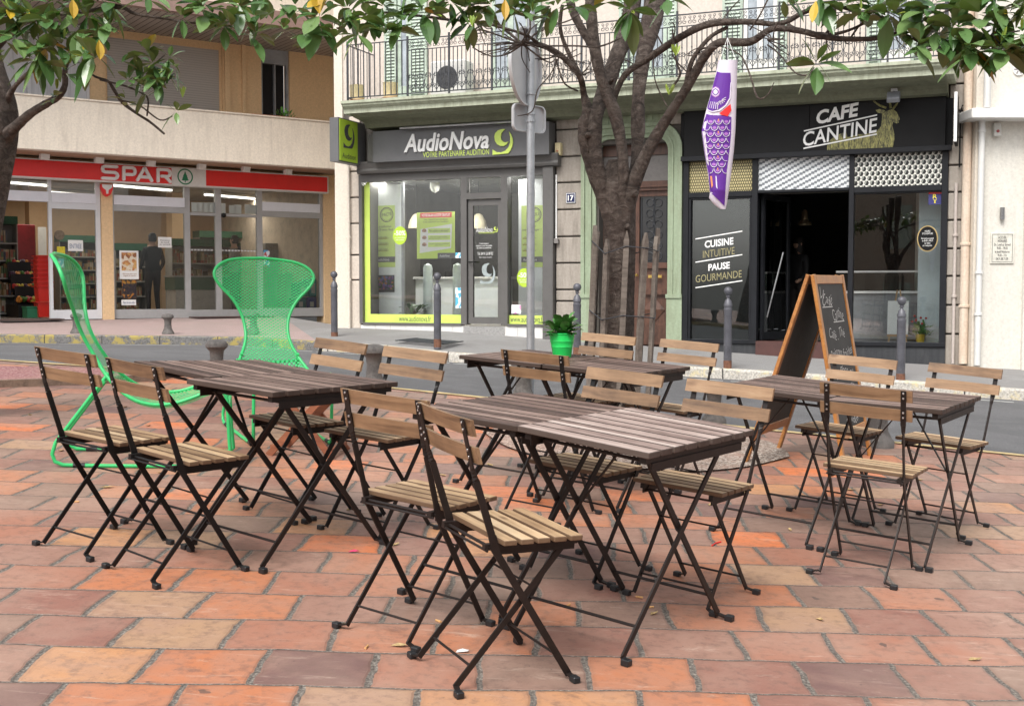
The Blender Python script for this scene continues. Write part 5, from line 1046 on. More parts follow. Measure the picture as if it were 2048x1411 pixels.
# small things on the front
s, z = FS.loc(211,381,-.05); e = thing('alarm_siren', 'red and white shield shaped siren box on the tan pillar', 'alarm box', FS, (s,-.06,z-.12)); MB().prism([(s-.11,z+.12),(s+.11,z+.12),(s+.12,z+.03),(s+.07,z-.08),(s,z-.13),(s-.07,z-.08),(s-.12,z+.03)], -.06, -.16).build('body', SPR, e, bevel=.01); MB().prism([(s-.10,z+.11),(s+.10,z+.11),(s+.09,z+.05),(s+.025,z+.0),(s+.02,z-.07),(s-.02,z-.07),(s-.025,z+.0),(s-.09,z+.05)], -.161, -.168).build('white_mark', WHT, e)
CAFEP = collage('poster_picture', [(.62,.36,.13),(.50,.22,.08),(.66,.55,.40),(.30,.12,.05),(.7,.62,.5)], 16); ORP = collage('dark_poster_picture', [(.02,.015,.02),(.05,.03,.02),(.02,.015,.02),(.35,.14,.02),(.03,.02,.03)], 22)
def sp(lab, u0, u1, v0, v1, m, cat='poster', name='poster', y=.03): return poster(lab, FS, u0, u1, v0, v1, y, m, cat, name=name)
e, a, c, z0_, z1_ = sp('white bordered poster with an orange picture in the supermarket window', 239, 277, 501, 558, PW); MB().box((a+.04,.022,z0_+.17),(c-.04,.025,z1_-.04)).build('picture', CAFEP, e)
text('caption', 'Bienvenue dans votre\nmagasin de quartier', a+.06, c-.04, z0_+.05, z0_+.12, .022, M('brown_ink', (.35,.16,.06), .6), e)
e, a, c, z0_, z1_ = sp('dark poster with an orange drawing below the white bordered poster', 244, 273, 560, 597, ORP); text('caption', 'Fête de la cuisine', a+.03, c-.03, z1_-.07, z1_-.02, .022, M('gold_ink', (.55,.33,.05), .6), e)
for u0,u1,v0,v1,tx,lab in ((316,343,474,495,'Horaires\ndu lundi\nau samedi','handwritten white notice high in the supermarket window'),(136,166,480,502,'ENTRÉE','white notice with large writing on the left glass door'),(243,272,599,610,'Merci de votre visite','narrow white notice at the foot of the supermarket window')):
    e, a, c, z0_, z1_ = sp(lab, u0, u1, v0, v1, PW, 'notice', 'paper_notice'); text('lettering', tx, a+.03, c-.03, z0_+.05 if u0 != 243 else z0_+.03, z1_-.05 if u0 != 243 else z1_-.03, .022, M('blue_ink', (.15,.20,.32), .6) if u0 != 316 else DKT, e)
for u0,u1,v0,v1,m_,lab in ((114,130,493,512,M('yellow_sticker',(.62,.52,.03),.5,var=.3,scale=30),'yellow square sticker on the left glass door'),(527,539,500,533,collage('blue_sticker',[(.1,.35,.6),(.7,.75,.8),(.5,.1,.1)],14),'blue and white payment sticker right of the sliding doors'),(116,128,517,535,collage('pay_sticker',[(.1,.3,.5),(.6,.65,.7)],14),'small blue payment sticker under the yellow one')): sp(lab, u0, u1, v0, v1, m_, 'sticker', 'window_sticker')
for u, v, lab, mm in ((119,470,'round dark sticker above the yellow one on the left glass door',M('brown_round',(.16,.12,.08),.5,var=.5,scale=20)),):
    s, z = FS.loc(u, v, .03); e = thing('window_sticker', lab, 'sticker', FS, (s,.03,z-.1)); MB().prism([(s+.095*cos(k*pi/12),z+.095*sin(k*pi/12)) for k in range(24)], .03, .026).build('disc', mm, e)
b = MB()
for u0, u1 in ((383,431),(445,514)):
    k = 0; x = px(u0)
    while x < px(u1)-.05: b.box((x,.034,zS(499)),(x+.045,.036,zS(496))); x += .07
o_ = b.build('safety_dots', M('etched_dots', (.55,.56,.56), .6), shf)
# room
m_room = thing('supermarket_interior', 'lit interior of the supermarket with peach walls', 'room', FS, (sS(330),3,zG))
ra, rb, rd = sS(-60)-.5, px(646), 6.5; zc_ = zS(372)+.25
MB().box((ra,.1,zG-.04),(rb,rd,zG)).build('floor', M('market_floor', (.24,.20,.17), .25, var=.15), m_room)
b = MB(); PEACH = M('peach_wall', (.62,.42,.25), .7, var=.06); b.box((ra,rd,zG),(rb,rd+.1,zc_)); b.box((ra-.1,.1,zG),(ra,rd,zc_)); b.build('wall', PEACH, m_room); MB().box((rb,.1,zG),(rb+.1,rd,zc_)).build('wall', M('right_white_wall', (.66,.55,.44), .7), m_room); MB().box((ra,.1,zc_),(rb,rd,zc_+.1)).build('ceiling', M('market_ceiling', (.40,.34,.28), .8), m_room)
for u, yy in ((345,4.2),(60,4.2)): x = sS(u,500,yy); MB().box((x,yy,zG),(x+.4,yy+.4,zc_)).build('column', PEACH, m_room)
TUBE = Mem('fluorescent_tube', (1,.97,.90), 1.6)
for k, (x_, y_, ln) in enumerate(((sS(272,430,2.2),2.2,1.9),(sS(30,430,2.6),2.6,1.6),(sS(470,430,3.5),3.5,1.8),(sS(600,430,3.0),3.0,1.4),(sS(150,430,4.8),4.8,1.8))):
    e = thing('fluorescent_lamp', ('long lit fluorescent lamp behind the supermarket window','lit fluorescent lamp behind the open entrance','fluorescent lamp behind the sliding doors','fluorescent lamp near the right wall of the shop','fluorescent lamp deep in the supermarket')[k], 'lamp', FS, (x_,y_,zc_-.14), 'fluorescent lamps in the supermarket')
    d_ = Vector((.94,.34,0)); c_ = Vector((x_,y_,zc_-.10)); MB().obox(c_, d_*ln/2, Vector((-.34,.94,0))*.05, (0,0,.02)).build('tube', TUBE, e); MB().obox(c_+Vector((0,0,.05)), d_*ln/2, Vector((-.34,.94,0))*.08, (0,0,.028)).build('tray', WHT, e)
    l_ = bpy.data.lights.new('tube_light', 'AREA'); l_.shape = 'RECTANGLE'; l_.size = ln; l_.size_y = .15; l_.energy = 13; l_.color = (1,.93,.80); lo = bpy.data.objects.new('tube_light', l_); COL.objects.link(lo); lo.parent = e; lo.location = (0,0,.0); lo.rotation_euler = (0,0,.35)
def goods_mat(name, cols, sx_, sz_):
    m, t, p, o = nodes(name); s_ = N(t, 'ShaderNodeSeparateXYZ'); L(t, coords(t), s_.inputs[0]); cb = N(t, 'ShaderNodeCombineXYZ')
    L(t, math_(t, 'FLOOR', math_(t, 'MULTIPLY', s_.outputs[0], sx_)), cb.inputs[0]); L(t, math_(t, 'FLOOR', math_(t, 'MULTIPLY', s_.outputs[2], sz_)), cb.inputs[1]); wn = N(t, 'ShaderNodeTexWhiteNoise', noise_dimensions='2D'); L(t, cb.outputs[0], wn.inputs['Vector'])
    f = math_(t, 'FRACT', math_(t, 'MULTIPLY', s_.outputs[0], sx_)); c = ramp(t, wn.outputs[0], [(i/len(cols), c_) for i, c_ in enumerate(cols)], 'CONSTANT'); c = mix(t, math_(t, 'LESS_THAN', f, .12), c, (.02,.015,.01)); L(t, c, p.inputs['Base Color']); p.inputs['Roughness'].default_value = .45; return m
GC1 = goods_mat('groceries', [(.22,.13,.06),(.26,.07,.04),(.34,.25,.14),(.08,.12,.05),(.40,.34,.26),(.18,.09,.04),(.06,.07,.10),(.28,.18,.06)], 21, 9); GC2 = goods_mat('packets', [(.30,.22,.12),(.20,.12,.06),(.30,.08,.04),(.22,.18,.07),(.42,.34,.24)], 27, 13)
SHG = M('shelf_grey', (.30,.29,.27), .5); SHD = M('shelf_dark_green', (.02,.10,.05), .5)
def shelf(lab, u0, u1, yy, zt_, nsh=5, mat=GC1, head=SHD, dep=.45, rot=0):
    a, c = sS(u0,500,yy), sS(u1,500,yy); e = thing('shop_shelf', lab, 'shelf', FS, ((a+c)/2,yy,zG), 'supermarket shelves'); b = MB(); R = random.Random(int(u0))
    b.box((a-.02,yy,zG),(a,yy+dep,zG+zt_)); b.box((c,yy,zG),(c+.02,yy+dep,zG+zt_)); b.box((a,yy+dep-.02,zG),(c,yy+dep,zG+zt_))
    st = (zt_-.1)/nsh
    for k in range(nsh): b.box((a,yy,zG+.08+st*k-.03),(c,yy+dep-.02,zG+.08+st*k))
    b.build('rack', SHG, e); MB().box((a-.02,yy-.03,zG+zt_),(c+.02,yy+dep,zG+zt_+.16)).build('header', head, e)
    g = MB()
    for k in range(nsh):
        x = a+.02
        while x < c-.1:
            w_ = R.uniform(.07,.16); hh = st*R.uniform(.45,.85)
            if R.random() > .08: g.box((x,yy+R.uniform(.02,.08),zG+.081+st*k),(min(x+w_-.012,c-.01),yy+dep-.05,zG+.081+st*k+hh))
            x += w_
    tag(g.build('goods', mat, e), kind='stuff')
shelf('tall shelf of groceries at the left behind the open entrance', -30, 34, 2.2, 1.9, 5); shelf('long low shelf of packets behind the sliding doors', 345, 470, 2.6, 1.55, 4, GC2); shelf('shelf of bottles with a green header deep in the shop', 400, 520, 4.6, 1.85, 5, GC1); shelf('dark shelf behind the large supermarket window', 232, 292, 3.4, 1.45, 4, GC2); shelf('shelf against the back wall between the columns', 120, 200, 5.6, 1.7, 5, GC1)
cn = thing('checkout_counter', 'green and white checkout counter behind the sliding doors', 'counter', FS, (sS(400,600,1.5),1.5,zG)); a, c = sS(352,600,1.5), sS(470,600,1.5); MB().box((a,1.5,zG),(c,2.1,zG+.55)).build('base', M('counter_white', (.45,.42,.38), .5), cn); MB().box((a-.03,1.46,zG+.551),(c+.03,2.12,zG+.83)).build('band', M('counter_green', (.01,.07,.035), .4), cn); MB().box((a-.05,1.44,zG+.831),(c+.05,2.14,zG+.86)).build('top', SHG, cn)
fz = thing('display_fridge', 'grey upright fridge near the right wall of the shop', 'fridge', FS, (sS(548,600,2.4),2.4,zG)); a, c = sS(532,550,2.4), sS(566,550,2.4); MB().box((a,2.4,zG),(c,3.0,zG+1.65)).build('cabinet', SHG, fz, bevel=.01); MB().box((a+.05,2.38,zG+.2),(c-.05,2.399,zG+1.5)).build('door', M('fridge_door', (.28,.30,.30), .3), fz)
nb = thing('notice_board', 'tall narrow board of pinned notices on the right shop wall', 'board', FS, (sS(590,480,3.0),3.0,zG+.9)); a, c = sS(580,480,3.0), sS(598,480,3.0); MB().box((a,3.0,zG+.9),(c,3.05,zG+2.1)).build('board', collage('pinned_notices', [(.10,.12,.06),(.60,.58,.5),(.12,.10,.08),(.05,.15,.08)], 7), nb)
cbx = thing('low_cabinet', 'grey cabinet with papers near the right shop window', 'cabinet', FS, (sS(592,560,1.6),1.6,zG)); a, c = sS(572,560,1.6), sS(615,560,1.6); MB().box((a,1.6,zG),(c,2.1,zG+.95)).build('body', SHG, cbx, bevel=.01)
for k, (u0, u1, z0_, z1_, col, lab) in enumerate(((596,617,.30,.62,(.02,.25,.25),'teal water pack stacked left at the right shop window'),(617,637,.30,.70,(.02,.30,.30),'teal water pack stacked right at the right shop window'),(592,614,.0,.29,(.01,.16,.18),'dark teal water pack at the bottom left of the stack'),(614,640,.0,.29,(.02,.05,.25),'blue crate at the bottom right of the water packs'))):
    a, c = sS(u0,590,.35), sS(u1,590,.35); e = thing('water_pack', lab, 'pack', FS, ((a+c)/2,.35,zG+z0_+.1), 'packs at the right window'); MB().box((a+.01,.35,zG+z0_+.1),(c-.01,.75,zG+z1_+.1)).build('body', M('pack%d' % k, col, .3, var=.4, scale=12), e, bevel=.02); MB().box((a+.07,.345,zG+z0_+.18),(a+.16,.349,zG+z1_)).build('label', M('pack_label', (.5,.55,.55), .5), e)
# entrance: fruit stand, crates, red baskets
fs = thing('fruit_stand', 'sloping stand of fruit and vegetables inside the open entrance', 'stand', FS, (sS(62,560,1.1),1.1,zG)); a, c = sS(36,560,1.1), sS(84,560,1.1)
b = MB(); b.box((a,1.1,zG),(c,2.3,zG+.25)); [b.box((a,1.1+.3*k,zG+.25*k),(c,1.1+.3*k+.03,zG+.25*(k+1)+.12)) for k in range(1,4)]; b.build('rack', BLK, fs)
g = MB(); R = random.Random(12)
for k in range(330):
    row = R.randint(0,3); x = R.uniform(a+.03,c-.03); yy = 1.12+.30*row+R.uniform(.03,.26); z = zG+.32+.25*row+R.uniform(0,.08); r_ = R.uniform(.028,.045); mi = (int((x-a)/(c-a)*5)+row*2) % 5
    g.lathe([(0,-r_),(r_*.75,-r_*.6),(r_,0),(r_*.75,r_*.6),(0,r_)], (x,yy,z), 6, mi)
tag(g.build('produce', [M('orange_fruit',(.55,.20,.03),.4),M('green_veg',(.06,.16,.03),.5),M('red_fruit',(.40,.03,.03),.35),M('yellow_fruit',(.55,.42,.06),.4),M('aubergine',(.05,.02,.05),.3)], fs, smooth=True), kind='stuff')
rc = thing('drinks_cooler', 'dark red drinks cooler behind the fruit stand', 'fridge', FS, (sS(55,500,3.0),3.0,zG)); a, c = sS(32,500,3.0), sS(72,500,3.0); MB().box((a,3.0,zG),(c,3.6,zG+1.95)).build('cabinet', M('cooler_red', (.16,.012,.015), .35, var=.3), rc, bevel=.02); MB().box((a+.45,2.985,zG+1.3),(a+.62,2.999,zG+1.9)).build('white_swoosh', WHT, rc)
gb = thing('green_crate', 'green plastic crate on the floor beside the red baskets', 'crate', FS, (sS(66,612,.5),.5,zG)); a, c = sS(54,612,.5), sS(82,612,.5); MB().box((a,.5,zG),(c,.9,zG+.20)).build('body', M('crate_green', (.01,.14,.06), .4), gb, bevel=.01); MB().box((a-.01,.49,zG+.20),(c+.01,.91,zG+.225)).build('rim', M('crate_green', (.01,.14,.06), .4), gb)
RB = M('basket_red', (.58,.02,.012), .35, var=.1); bx = sS(90,590,.35)
proto = None
for k in range(9):
    z = zG+.02+(.085*k if k else 0)+(.22 if k else 0)
    if proto is None:
        e = thing('shopping_basket', 'lowest basket of the stack of red shopping baskets in the entrance', 'basket', FS, (bx,.35,z), 'red shopping baskets stacked in the entrance'); b = MB(); h_ = .28
        for i in range(4):
            q = [(-.21,.0),(.21,.0),(.26,h_),(-.26,h_)]
        vs = []
        for w_, d_, zz_ in ((.105,.15,0),(.125,.18,h_),(.158,.215,h_),(.158,.215,h_+.016),(.12,.175,h_+.018),(.10,.145,.01)): vs += [(bx-w_,.55-d_,z+zz_),(bx+w_,.55-d_,z+zz_),(bx+w_,.55+d_,z+zz_),(bx-w_,.55+d_,z+zz_)]
        fs_ = [(0,1,2,3)]
        for i in range(5): fs_ += [(i*4+j, i*4+(j+1) % 4, (i+1)*4+(j+1) % 4, (i+1)*4+j) for j in range(4)]
        b.add(vs, fs_); b.build('body', RB, e); b = MB(); b.tube([(bx-.15,.55,z+h_),(bx-.14,.36,z+h_+.01),(bx+.14,.36,z+h_+.01),(bx+.15,.55,z+h_)], .008, 6); b.build('handle', BLK, e); proto = e
    else:
        e = copy_tree(proto); e.location = FS.world((bx+.006*(k % 3),.35,z)); relabel(e, ['','second','third','fourth','fifth','sixth','seventh','eighth','topmost'][k]+' basket from the floor in the stack of red shopping baskets' if k < 8 else 'topmost basket of the stack of red shopping baskets in the entrance')
MB().box((sS(-5,635,-.1),-.45,zG-.018),(sS(120,635,-.1),-.02,zG-.0)).build('entrance_mat', M('doormat_brown', (.07,.04,.035), .95), mk); MB().box((px(375),-.55,zG-.018),(px(525),-.02,zG-.0)).build('door_mat', M('doormat_brown', (.07,.04,.035), .95), mk)
# hearing shop lights: added window strips, then fill around its lit pendant lamps
for u0, u1, en in ((735,922,150),(1022,1088,60)):
    x0, x1 = sA(u0,400,.1), sA(u1,400,.1); l_ = bpy.data.lights.new('added_window_light', 'AREA'); l_.shape = 'RECTANGLE'; l_.size = x1-x0; l_.size_y = .05; l_.energy = en; l_.color = (1,.98,.95); lo = bpy.data.objects.new('added_window_light', l_); COL.objects.link(lo); lo.location = FA.world(((x0+x1)/2,.07,zgt+.06)); lo.rotation_euler = (radians(48),0,FA.r)  # unseen strip lights added inside the window top to brighten panels and posters
for u, yy, en in ((833,1.6,30),(957,1.6,30),(1060,1.2,20),(775,1.2,20)):
    x = sA(u,400,yy); l_ = bpy.data.lights.new('shop_light', 'AREA'); l_.size = .5; l_.energy = en; l_.color = (1,.96,.9); lo = bpy.data.objects.new('shop_light', l_); COL.objects.link(lo); lo.location = FA.world((x,yy-.75,zgt+.05)); lo.rotation_euler = (radians(-25),0,FA.r)  # ceiling area lights; the pair away from the pendants is added fill
# house across the square, behind the camera (seen only mirrored in the panes)
bh = thing('opposite_house', 'pale stone house across the square behind the viewer', 'house', FW, (0,-13,gz(0,-13)-.5)); z_ = gz(0,-13)-.9; BST = grime('opposite_stone', (.46,.40,.32), (.30,.25,.2), amt=.3)
MB().box((-16,-14,z_),(18,-13,z_+9)).build('wall', BST, bh)
for i in range(8):
    for k in range(2):
        x = -14+i*4.2; wo = MB().box((x-.6,-12.99,z_+1.2+3.2*k),(x+.6,-12.96,z_+3.0+3.2*k)).build('window', SHUT, bh)
# ================================================================== STREET THINGS
PGR = M('bollard_grey', (.10,.10,.115), .45, .1, var=.25, scale=6); CONC = M('worn_cast_stone', (.115,.105,.098), .75, var=.4, scale=9, bmp=.3)
def pavez(u, v, y): return at(u, v, y)
def tall_bollard(u, v, y, vt, lab):
    P = at(u, v, y); h = (v-vt)/FPX*y; e = thing('bollard', lab, 'bollard', FW, (P.x,P.y,P.z), 'tall grey bollards on the far pavement', keep=False); e['_o'] = [0.,0.,0.]
    b = MB(); b.lathe([(.055,-.05),(.055,h-.34),(.058,h-.33),(.058,h-.30),(.053,h-.295),(.053,h-.27),(.058,h-.265),(.058,h-.235),(.05,h-.22),(.045,h-.19),(.02,h-.165),(.018,h-.145),(.03,h-.14),(.03,h-.13),(.02,h-.12),(.045,h-.095),(.06,h-.06),(.05,h-.025),(.025,h-.005),(0,h)], (0,0,0), 20)
    b.build('post', PGR, e, smooth=True); MB().lathe([(.057,-.02),(.057,.10)], (0,0,0), 16).build('rust_band', M('rusty_foot', (.16,.07,.04), .8, var=.4, scale=20), e, smooth=True)
tall_bollard(669,676,19.3,542,'grey ball topped bollard below the projecting lime sign'); tall_bollard(875,691,17.7,545,'leaning looking grey ball topped bollard before the hearing shop'); tall_bollard(1154,708,16.9,566,'grey ball topped bollard beside the picket tree guard'); tall_bollard(1455,735,16.1,573,'grey ball topped bollard before the black cafe window'); tall_bollard(1801,762,15.3,592,'grey ball topped bollard before the yellow pot of the cafe')
def stub(P, s, lab):
    e = thing('low_bollard', lab, 'bollard', FW, (P.x,P.y,P.z), 'low cast stone bollards', keep=False); e['_o'] = [0.,0.,0.]
    MB().lathe([(.10,-.03),(.10,.03),(.085,.05),(.062,.10),(.056,.18),(.062,.24),(.085,.265),(.096,.275),(.098,.30),(.08,.325),(.04,.34),(0,.343)], (0,0,0), 24).build('stone', CONC, e, smooth=True); e.scale = (s,s,s)
def onT(u, v): q = ground(u, v); return Vector((q.x, q.y, gz(q.x, q.y)))
for u, v, y, lab in ((336,668,19.6,'low bollard on the far pavement between the green loungers'),(153,667,19.6,'low bollard on the far pavement behind the left green lounger'),(507,664,19.6,'low bollard on the far pavement behind the mesh of the standing green lounger')): stub(at(u,v,y), 1.0, lab)
stub(onT(434,756), 1.0, 'low bollard at the kerb beside the standing green lounger'); stub(onT(748,776), 1.12, 'low bollard at the kerb between the two left backrests'); stub(onT(1428,845), .95, 'low bollard at the kerb left of the chalkboard'); stub(onT(1755,892), 1.15, 'low bollard at the kerb behind the chalkboard feet'); stub(onT(1046,800), 1.05, 'low bollard at the foot of the road sign pole')
# drain grate
q = at(858,684,18.3); e = MB(); b = MB(); 
for k in range(9): b.box((-.38,-.28+k*.07,.0),(.38,-.25+k*.07,.012))
b.box((-.42,-.33,.0),(-.38,.37,.013)); b.box((.38,-.33,.0),(.42,.37,.013)); o_ = b.build('drain_grate', IRON); o_.location = (q.x,q.y,q.z+.012); o_.rotation_euler = (.02,.05,FA.r); tag(o_, 'iron drain grate in the pavement before the hearing shop', 'drain grate')
# road sign pole
GALV = M('galvanised_steel', (.40,.42,.44), .45, .6, var=.15, scale=12); SBK = M('sign_back_grey', (.50,.51,.52), .45, .3, var=.06)
P = onT(1061,797); z1 = 4.4; rs = thing('road_sign', 'grey road sign pole with the backs of a round and a square sign', 'road sign', FW, (P.x,P.y,P.z)); X, Y, Z = P.x, P.y, P.z
MB().tube([(X,Y,Z-.05),(X,Y,Z+z1)], .034, 16).build('pole', GALV, rs, smooth=True)
c = at(1047,135,Y-.05); c.x = X-.02; ar = radians(66); ex = Vector((cos(ar), sin(ar), 0)); ny = Vector((-sin(ar), cos(ar), 0)); b = MB(); n = 40; R_ = .32; vs = []
o3 = Vector((X-.03, Y-.05, at(1047,135,Y).z))
ring_ = [(R_, .0), (R_, .035), (R_-.02, .035), (R_-.02, .006), (0, .006)]
def disc(o3, ex, ny, R_):
    b = MB(); n = 40
    for r_, d_ in ((R_,.03),(R_,0),(R_-.015,0),(R_-.015,.024)):
        for k in range(n): an = 2*pi*k/n; b.v.append(tuple(o3+ex*r_*cos(an)+Vector((0,0,1))*r_*sin(an)+ny*d_))
    for i in range(3):
        for k in range(n): b.f.append((i*n+k,i*n+(k+1)%n,(i+1)*n+(k+1)%n,(i+1)*n+k)); b.m.append(0)
    b.f.append(tuple(range(n))); b.m.append(0); b.f.append(tuple(range(3*n,4*n))); b.m.append(0); return b
disc(o3, ex, ny, .325).build('round_sign_back', SBK, rs, smooth=True)
zc = at(1058,235,Y).z; ar = radians(42); ex = Vector((cos(ar), sin(ar), 0)); ny = Vector((-sin(ar), cos(ar), 0))
def rr_panel(o3, ex, ny, w_, h_, name):
    b = MB(); pts = []
    for cx, cz2, a0 in ((w_-.05,h_-.05,0),(-w_+.05,h_-.05,pi/2),(-w_+.05,-h_+.05,pi),(w_-.05,-h_+.05,3*pi/2)):
        for k in range(5): an = a0+k*pi/8; pts.append((cx+.05*cos(an), cz2+.05*sin(an)))
    n = len(pts)
    for s_, d_ in ((1,.03),(1,0),(.93,0),(.93,.024)):
        for x_, z_ in pts: b.v.append(tuple(o3+ex*x_*s_+Vector((0,0,z_*s_))+ny*d_))
    for i in range(3):
        for k in range(n): b.f.append((i*n+k,i*n+(k+1)%n,(i+1)*n+(k+1)%n,(i+1)*n+k)); b.m.append(0)
    b.f.append(tuple(range(n))); b.m.append(0); b.f.append(tuple(range(3*n,4*n))); b.m.append(0); return b.build(name, SBK, rs)
rr_panel(Vector((X-.005,Y+.05,zc)), ex, ny, .185, .115, 'square_sign_back')
b = MB(); 
for z in (zc-.03, zc+.03, o3.z-.22, o3.z+.2): b.lathe([(.036,-.012),(.042,-.01),(.042,.01),(.036,.012)], (X,Y,z), 14)
b.build('clamps', GALV, rs)
# chalkboard A-frame
OAK = wood('varnished_frame_wood', [(.3,(.24,.095,.025)),(.5,(.42,.18,.05)),(.75,(.55,.27,.085))], .4, knots=False); CHB = M('chalkboard_black', (.035,.035,.034), .7, var=.25, scale=3); CHALK = M('chalk_white', (.62,.62,.60), .9, var=.15, scale=60)
F1, F2, B1, B2 = onT(1689,940), onT(1740,910), onT(1500,922), onT(1557,898)
TOPL = at(1622,549,7.25); dF = F2-F1; TOPR = TOPL+dF; B1 = B2-dF
cb_ = thing('chalkboard', 'wooden A-frame chalkboard with handwritten cafe menu standing at the kerb', 'chalkboard', FW, ((F1+B2)/2))
def panel(lo0, lo1, hi0, hi1, writing, side):
    lo0, lo1, hi0, hi1 = map(Vector, (lo0,lo1,hi0,hi1)); fr = MB(); w_ = .05; n = (hi0-lo0).cross(lo1-lo0).normalized()*side
    fr.bar(lo0,hi0,w_,.022,(lo1-lo0)); fr.bar(lo1,hi1,w_,.022,(lo1-lo0)); 
    P_ = lambda a, h_: (lo0.lerp(lo1, a)).lerp(hi0.lerp(hi1, a), h_)
    fr.bar(P_(0.04,.975),P_(.96,.975),w_*1.1,.02,(hi0-lo0)); fr.bar(P_(.04,.17),P_(.96,.17),w_*1.2,.02,(hi0-lo0)); f_ = fr.build('frame', OAK, cb_, bevel=.003)
    b = MB(); A_, B_, C_, D_ = P_(.05,.19),P_(.95,.19),P_(.95,.96),P_(.05,.96); k = n*.004; b.add([A_-k,B_-k,C_-k,D_-k,A_+k,B_+k,C_+k,D_+k], [(0,3,2,1),(4,5,6,7),(0,1,5,4),(1,2,6,5),(2,3,7,6),(3,0,4,7)]); b.build('board', CHB, cb_)
    return P_, n
P_, nn = panel(F1, F2, TOPL+Vector((.012,0,0)), TOPR+Vector((.012,0,0)), True, 1)
panel(B1, B2, TOPL-Vector((.015,0,0)), TOPR-Vector((.015,0,0)), False, 1)
def chalk(body, a0, a1, h0, h1, shear=.25):
    cu = bpy.data.curves.new('chalk', 'FONT'); cu.body = body; cu.shear = shear; cu.resolution_u = 3; cu.offset = -.012; o = bpy.data.objects.new('chalk', cu); COL.objects.link(o); bpy.context.view_layer.update()
    me = bpy.data.meshes.new_from_object(o.evaluated_get(bpy.context.evaluated_depsgraph_get())); bpy.data.objects.remove(o)
    xs = [v.co.x for v in me.vertices]; ys = [v.co.y for v in me.vertices]; s_ = 1 if nn.y < 0 else -1; b = MB(); vs = []
    for v in me.vertices:
        fx, fy = (v.co.x-min(xs))/(max(xs)-min(xs)), (v.co.y-min(ys))/(max(ys)-min(ys)); q = P_(a0+(a1-a0)*fx, h0+(h1-h0)*fy+.010*sin(fx*9+h0*20)); vs.append(q+nn*s_*.0055)
    b.add(vs, [tuple(p.vertices) for p in me.polygons]); b.build('chalk_writing', CHALK, cb_)
for tx, a0, a1, h0, h1 in (('Le',.10,.24,.885,.93),('Café',.14,.48,.845,.895),('Cantine',.42,.80,.765,.825),('Café . Thé',.20,.74,.665,.715),('Boissons fraîches',.14,.92,.565,.615),('Sur Place ou',.14,.84,.465,.515),('à emporter',.28,.85,.375,.42),('Snacking',.22,.80,.285,.33),('Salades',.30,.75,.215,.255)): chalk(tx, a0, a1, h0, h1)
for a0, a1, h in ((.12,.46,.833),(.42,.80,.752)): p, q = P_(a0,h), P_(a1,h); MB().obox((p+q)/2+nn*(.0055 if nn.y < 0 else -.0055), (q-p)/2, nn*.0006, (TOPL-F1).normalized()*.003).build('underline', CHALK, cb_)
# flower pot on the far table
GPOT = M('bright_green_pot', (.02,.60,.11), .35, var=.03); SUCC = M('succulent_leaf', (.07,.22,.045), .35, var=.35)
q = ground(1124,714,.687); gp = thing('flower_pot', 'bright green flower pot with leafy succulent on the far table', 'flower pot', FW, (q.x,q.y,q.z)); c = (q.x,q.y,q.z)
MB().lathe([(.048,0),(.050,.004),(.058,.055),(.060,.058),(.059,.062),(.064,.085),(.066,.088),(.065,.092),(.070,.125),(.074,.128),(.074,.134),(.068,.134),(.062,.11)], c, 28).build('pot', GPOT, gp, smooth=True); leafy('foliage', q.x, q.y, q.z+.12, 80, .105, .052, SUCC, gp, up=.5, spread=1.0, seed=21)
# ------------------------------------------------------------------ green loungers
LG = M('lounger_green_tube', (.035,.47,.14), .35, var=.04)
m, t, p, o = nodes('lounger_green_mesh'); p.inputs['Base Color'].default_value = (.04,.49,.155,1); p.inputs['Roughness'].default_value = .45
uvn = N(t, 'ShaderNodeUVMap'); sx = N(t, 'ShaderNodeSeparateXYZ'); L(t, uvn.outputs[0], sx.inputs[0]); a_ = math_(t, 'MULTIPLY', sx.outputs[0], 1/.0150); b_ = math_(t, 'MULTIPLY', sx.outputs[1], 1/.0105)
pz = lambda q_: math_(t, 'PINGPONG', q_, .5)
d = math_(t, 'ABSOLUTE', math_(t, 'SUBTRACT', math_(t, 'ADD', math_(t, 'PINGPONG', math_(t, 'MULTIPLY', a_, 1), 1), math_(t, 'PINGPONG', b_, 1)), 1))
hole = math_(t, 'LESS_THAN', d, .27); tr = N(t, 'ShaderNodeBsdfTransparent'); ms = N(t, 'ShaderNodeMixShader'); L(t, hole, ms.inputs[0]); L(t, p.outputs[0], ms.inputs[1]); L(t, tr.outputs[0], ms.inputs[2]); L(t, ms.outputs[0], o.inputs[0]); LMESH = m
PROF = [(-.075,1.115,.00),(-.07,1.10,.20),(-.055,1.06,.30),(-.035,1.00,.335),(-.01,.93,.30),(.03,.84,.215),(.07,.74,.160),(.115,.65,.142),(.165,.57,.150),(.22,.49,.185),(.29,.42,.225),(.38,.365,.255),(.48,.345,.265),(.58,.355,.262),(.68,.39,.255),(.76,.425,.250),(.815,.43,.245),(.845,.395,.243),(.855,.34,.242)]
def catmull(P_, m_=4):
    o = []
    for i in range(len(P_)-1):
        p0, p1, p2, p3 = P_[max(i-1,0)], P_[i], P_[i+1], P_[min(i+2,len(P_)-1)]
        for k in range(m_):
            f = k/m_; o.append(tuple(.5*((2*b)+(-a+c)*f+(2*a-5*b+4*c-d)*f*f+(-a+3*b-3*c+d)*f**3) for a, b, c, d in zip(p0,p1,p2,p3)))
    return o+[tuple(P_[-1])]
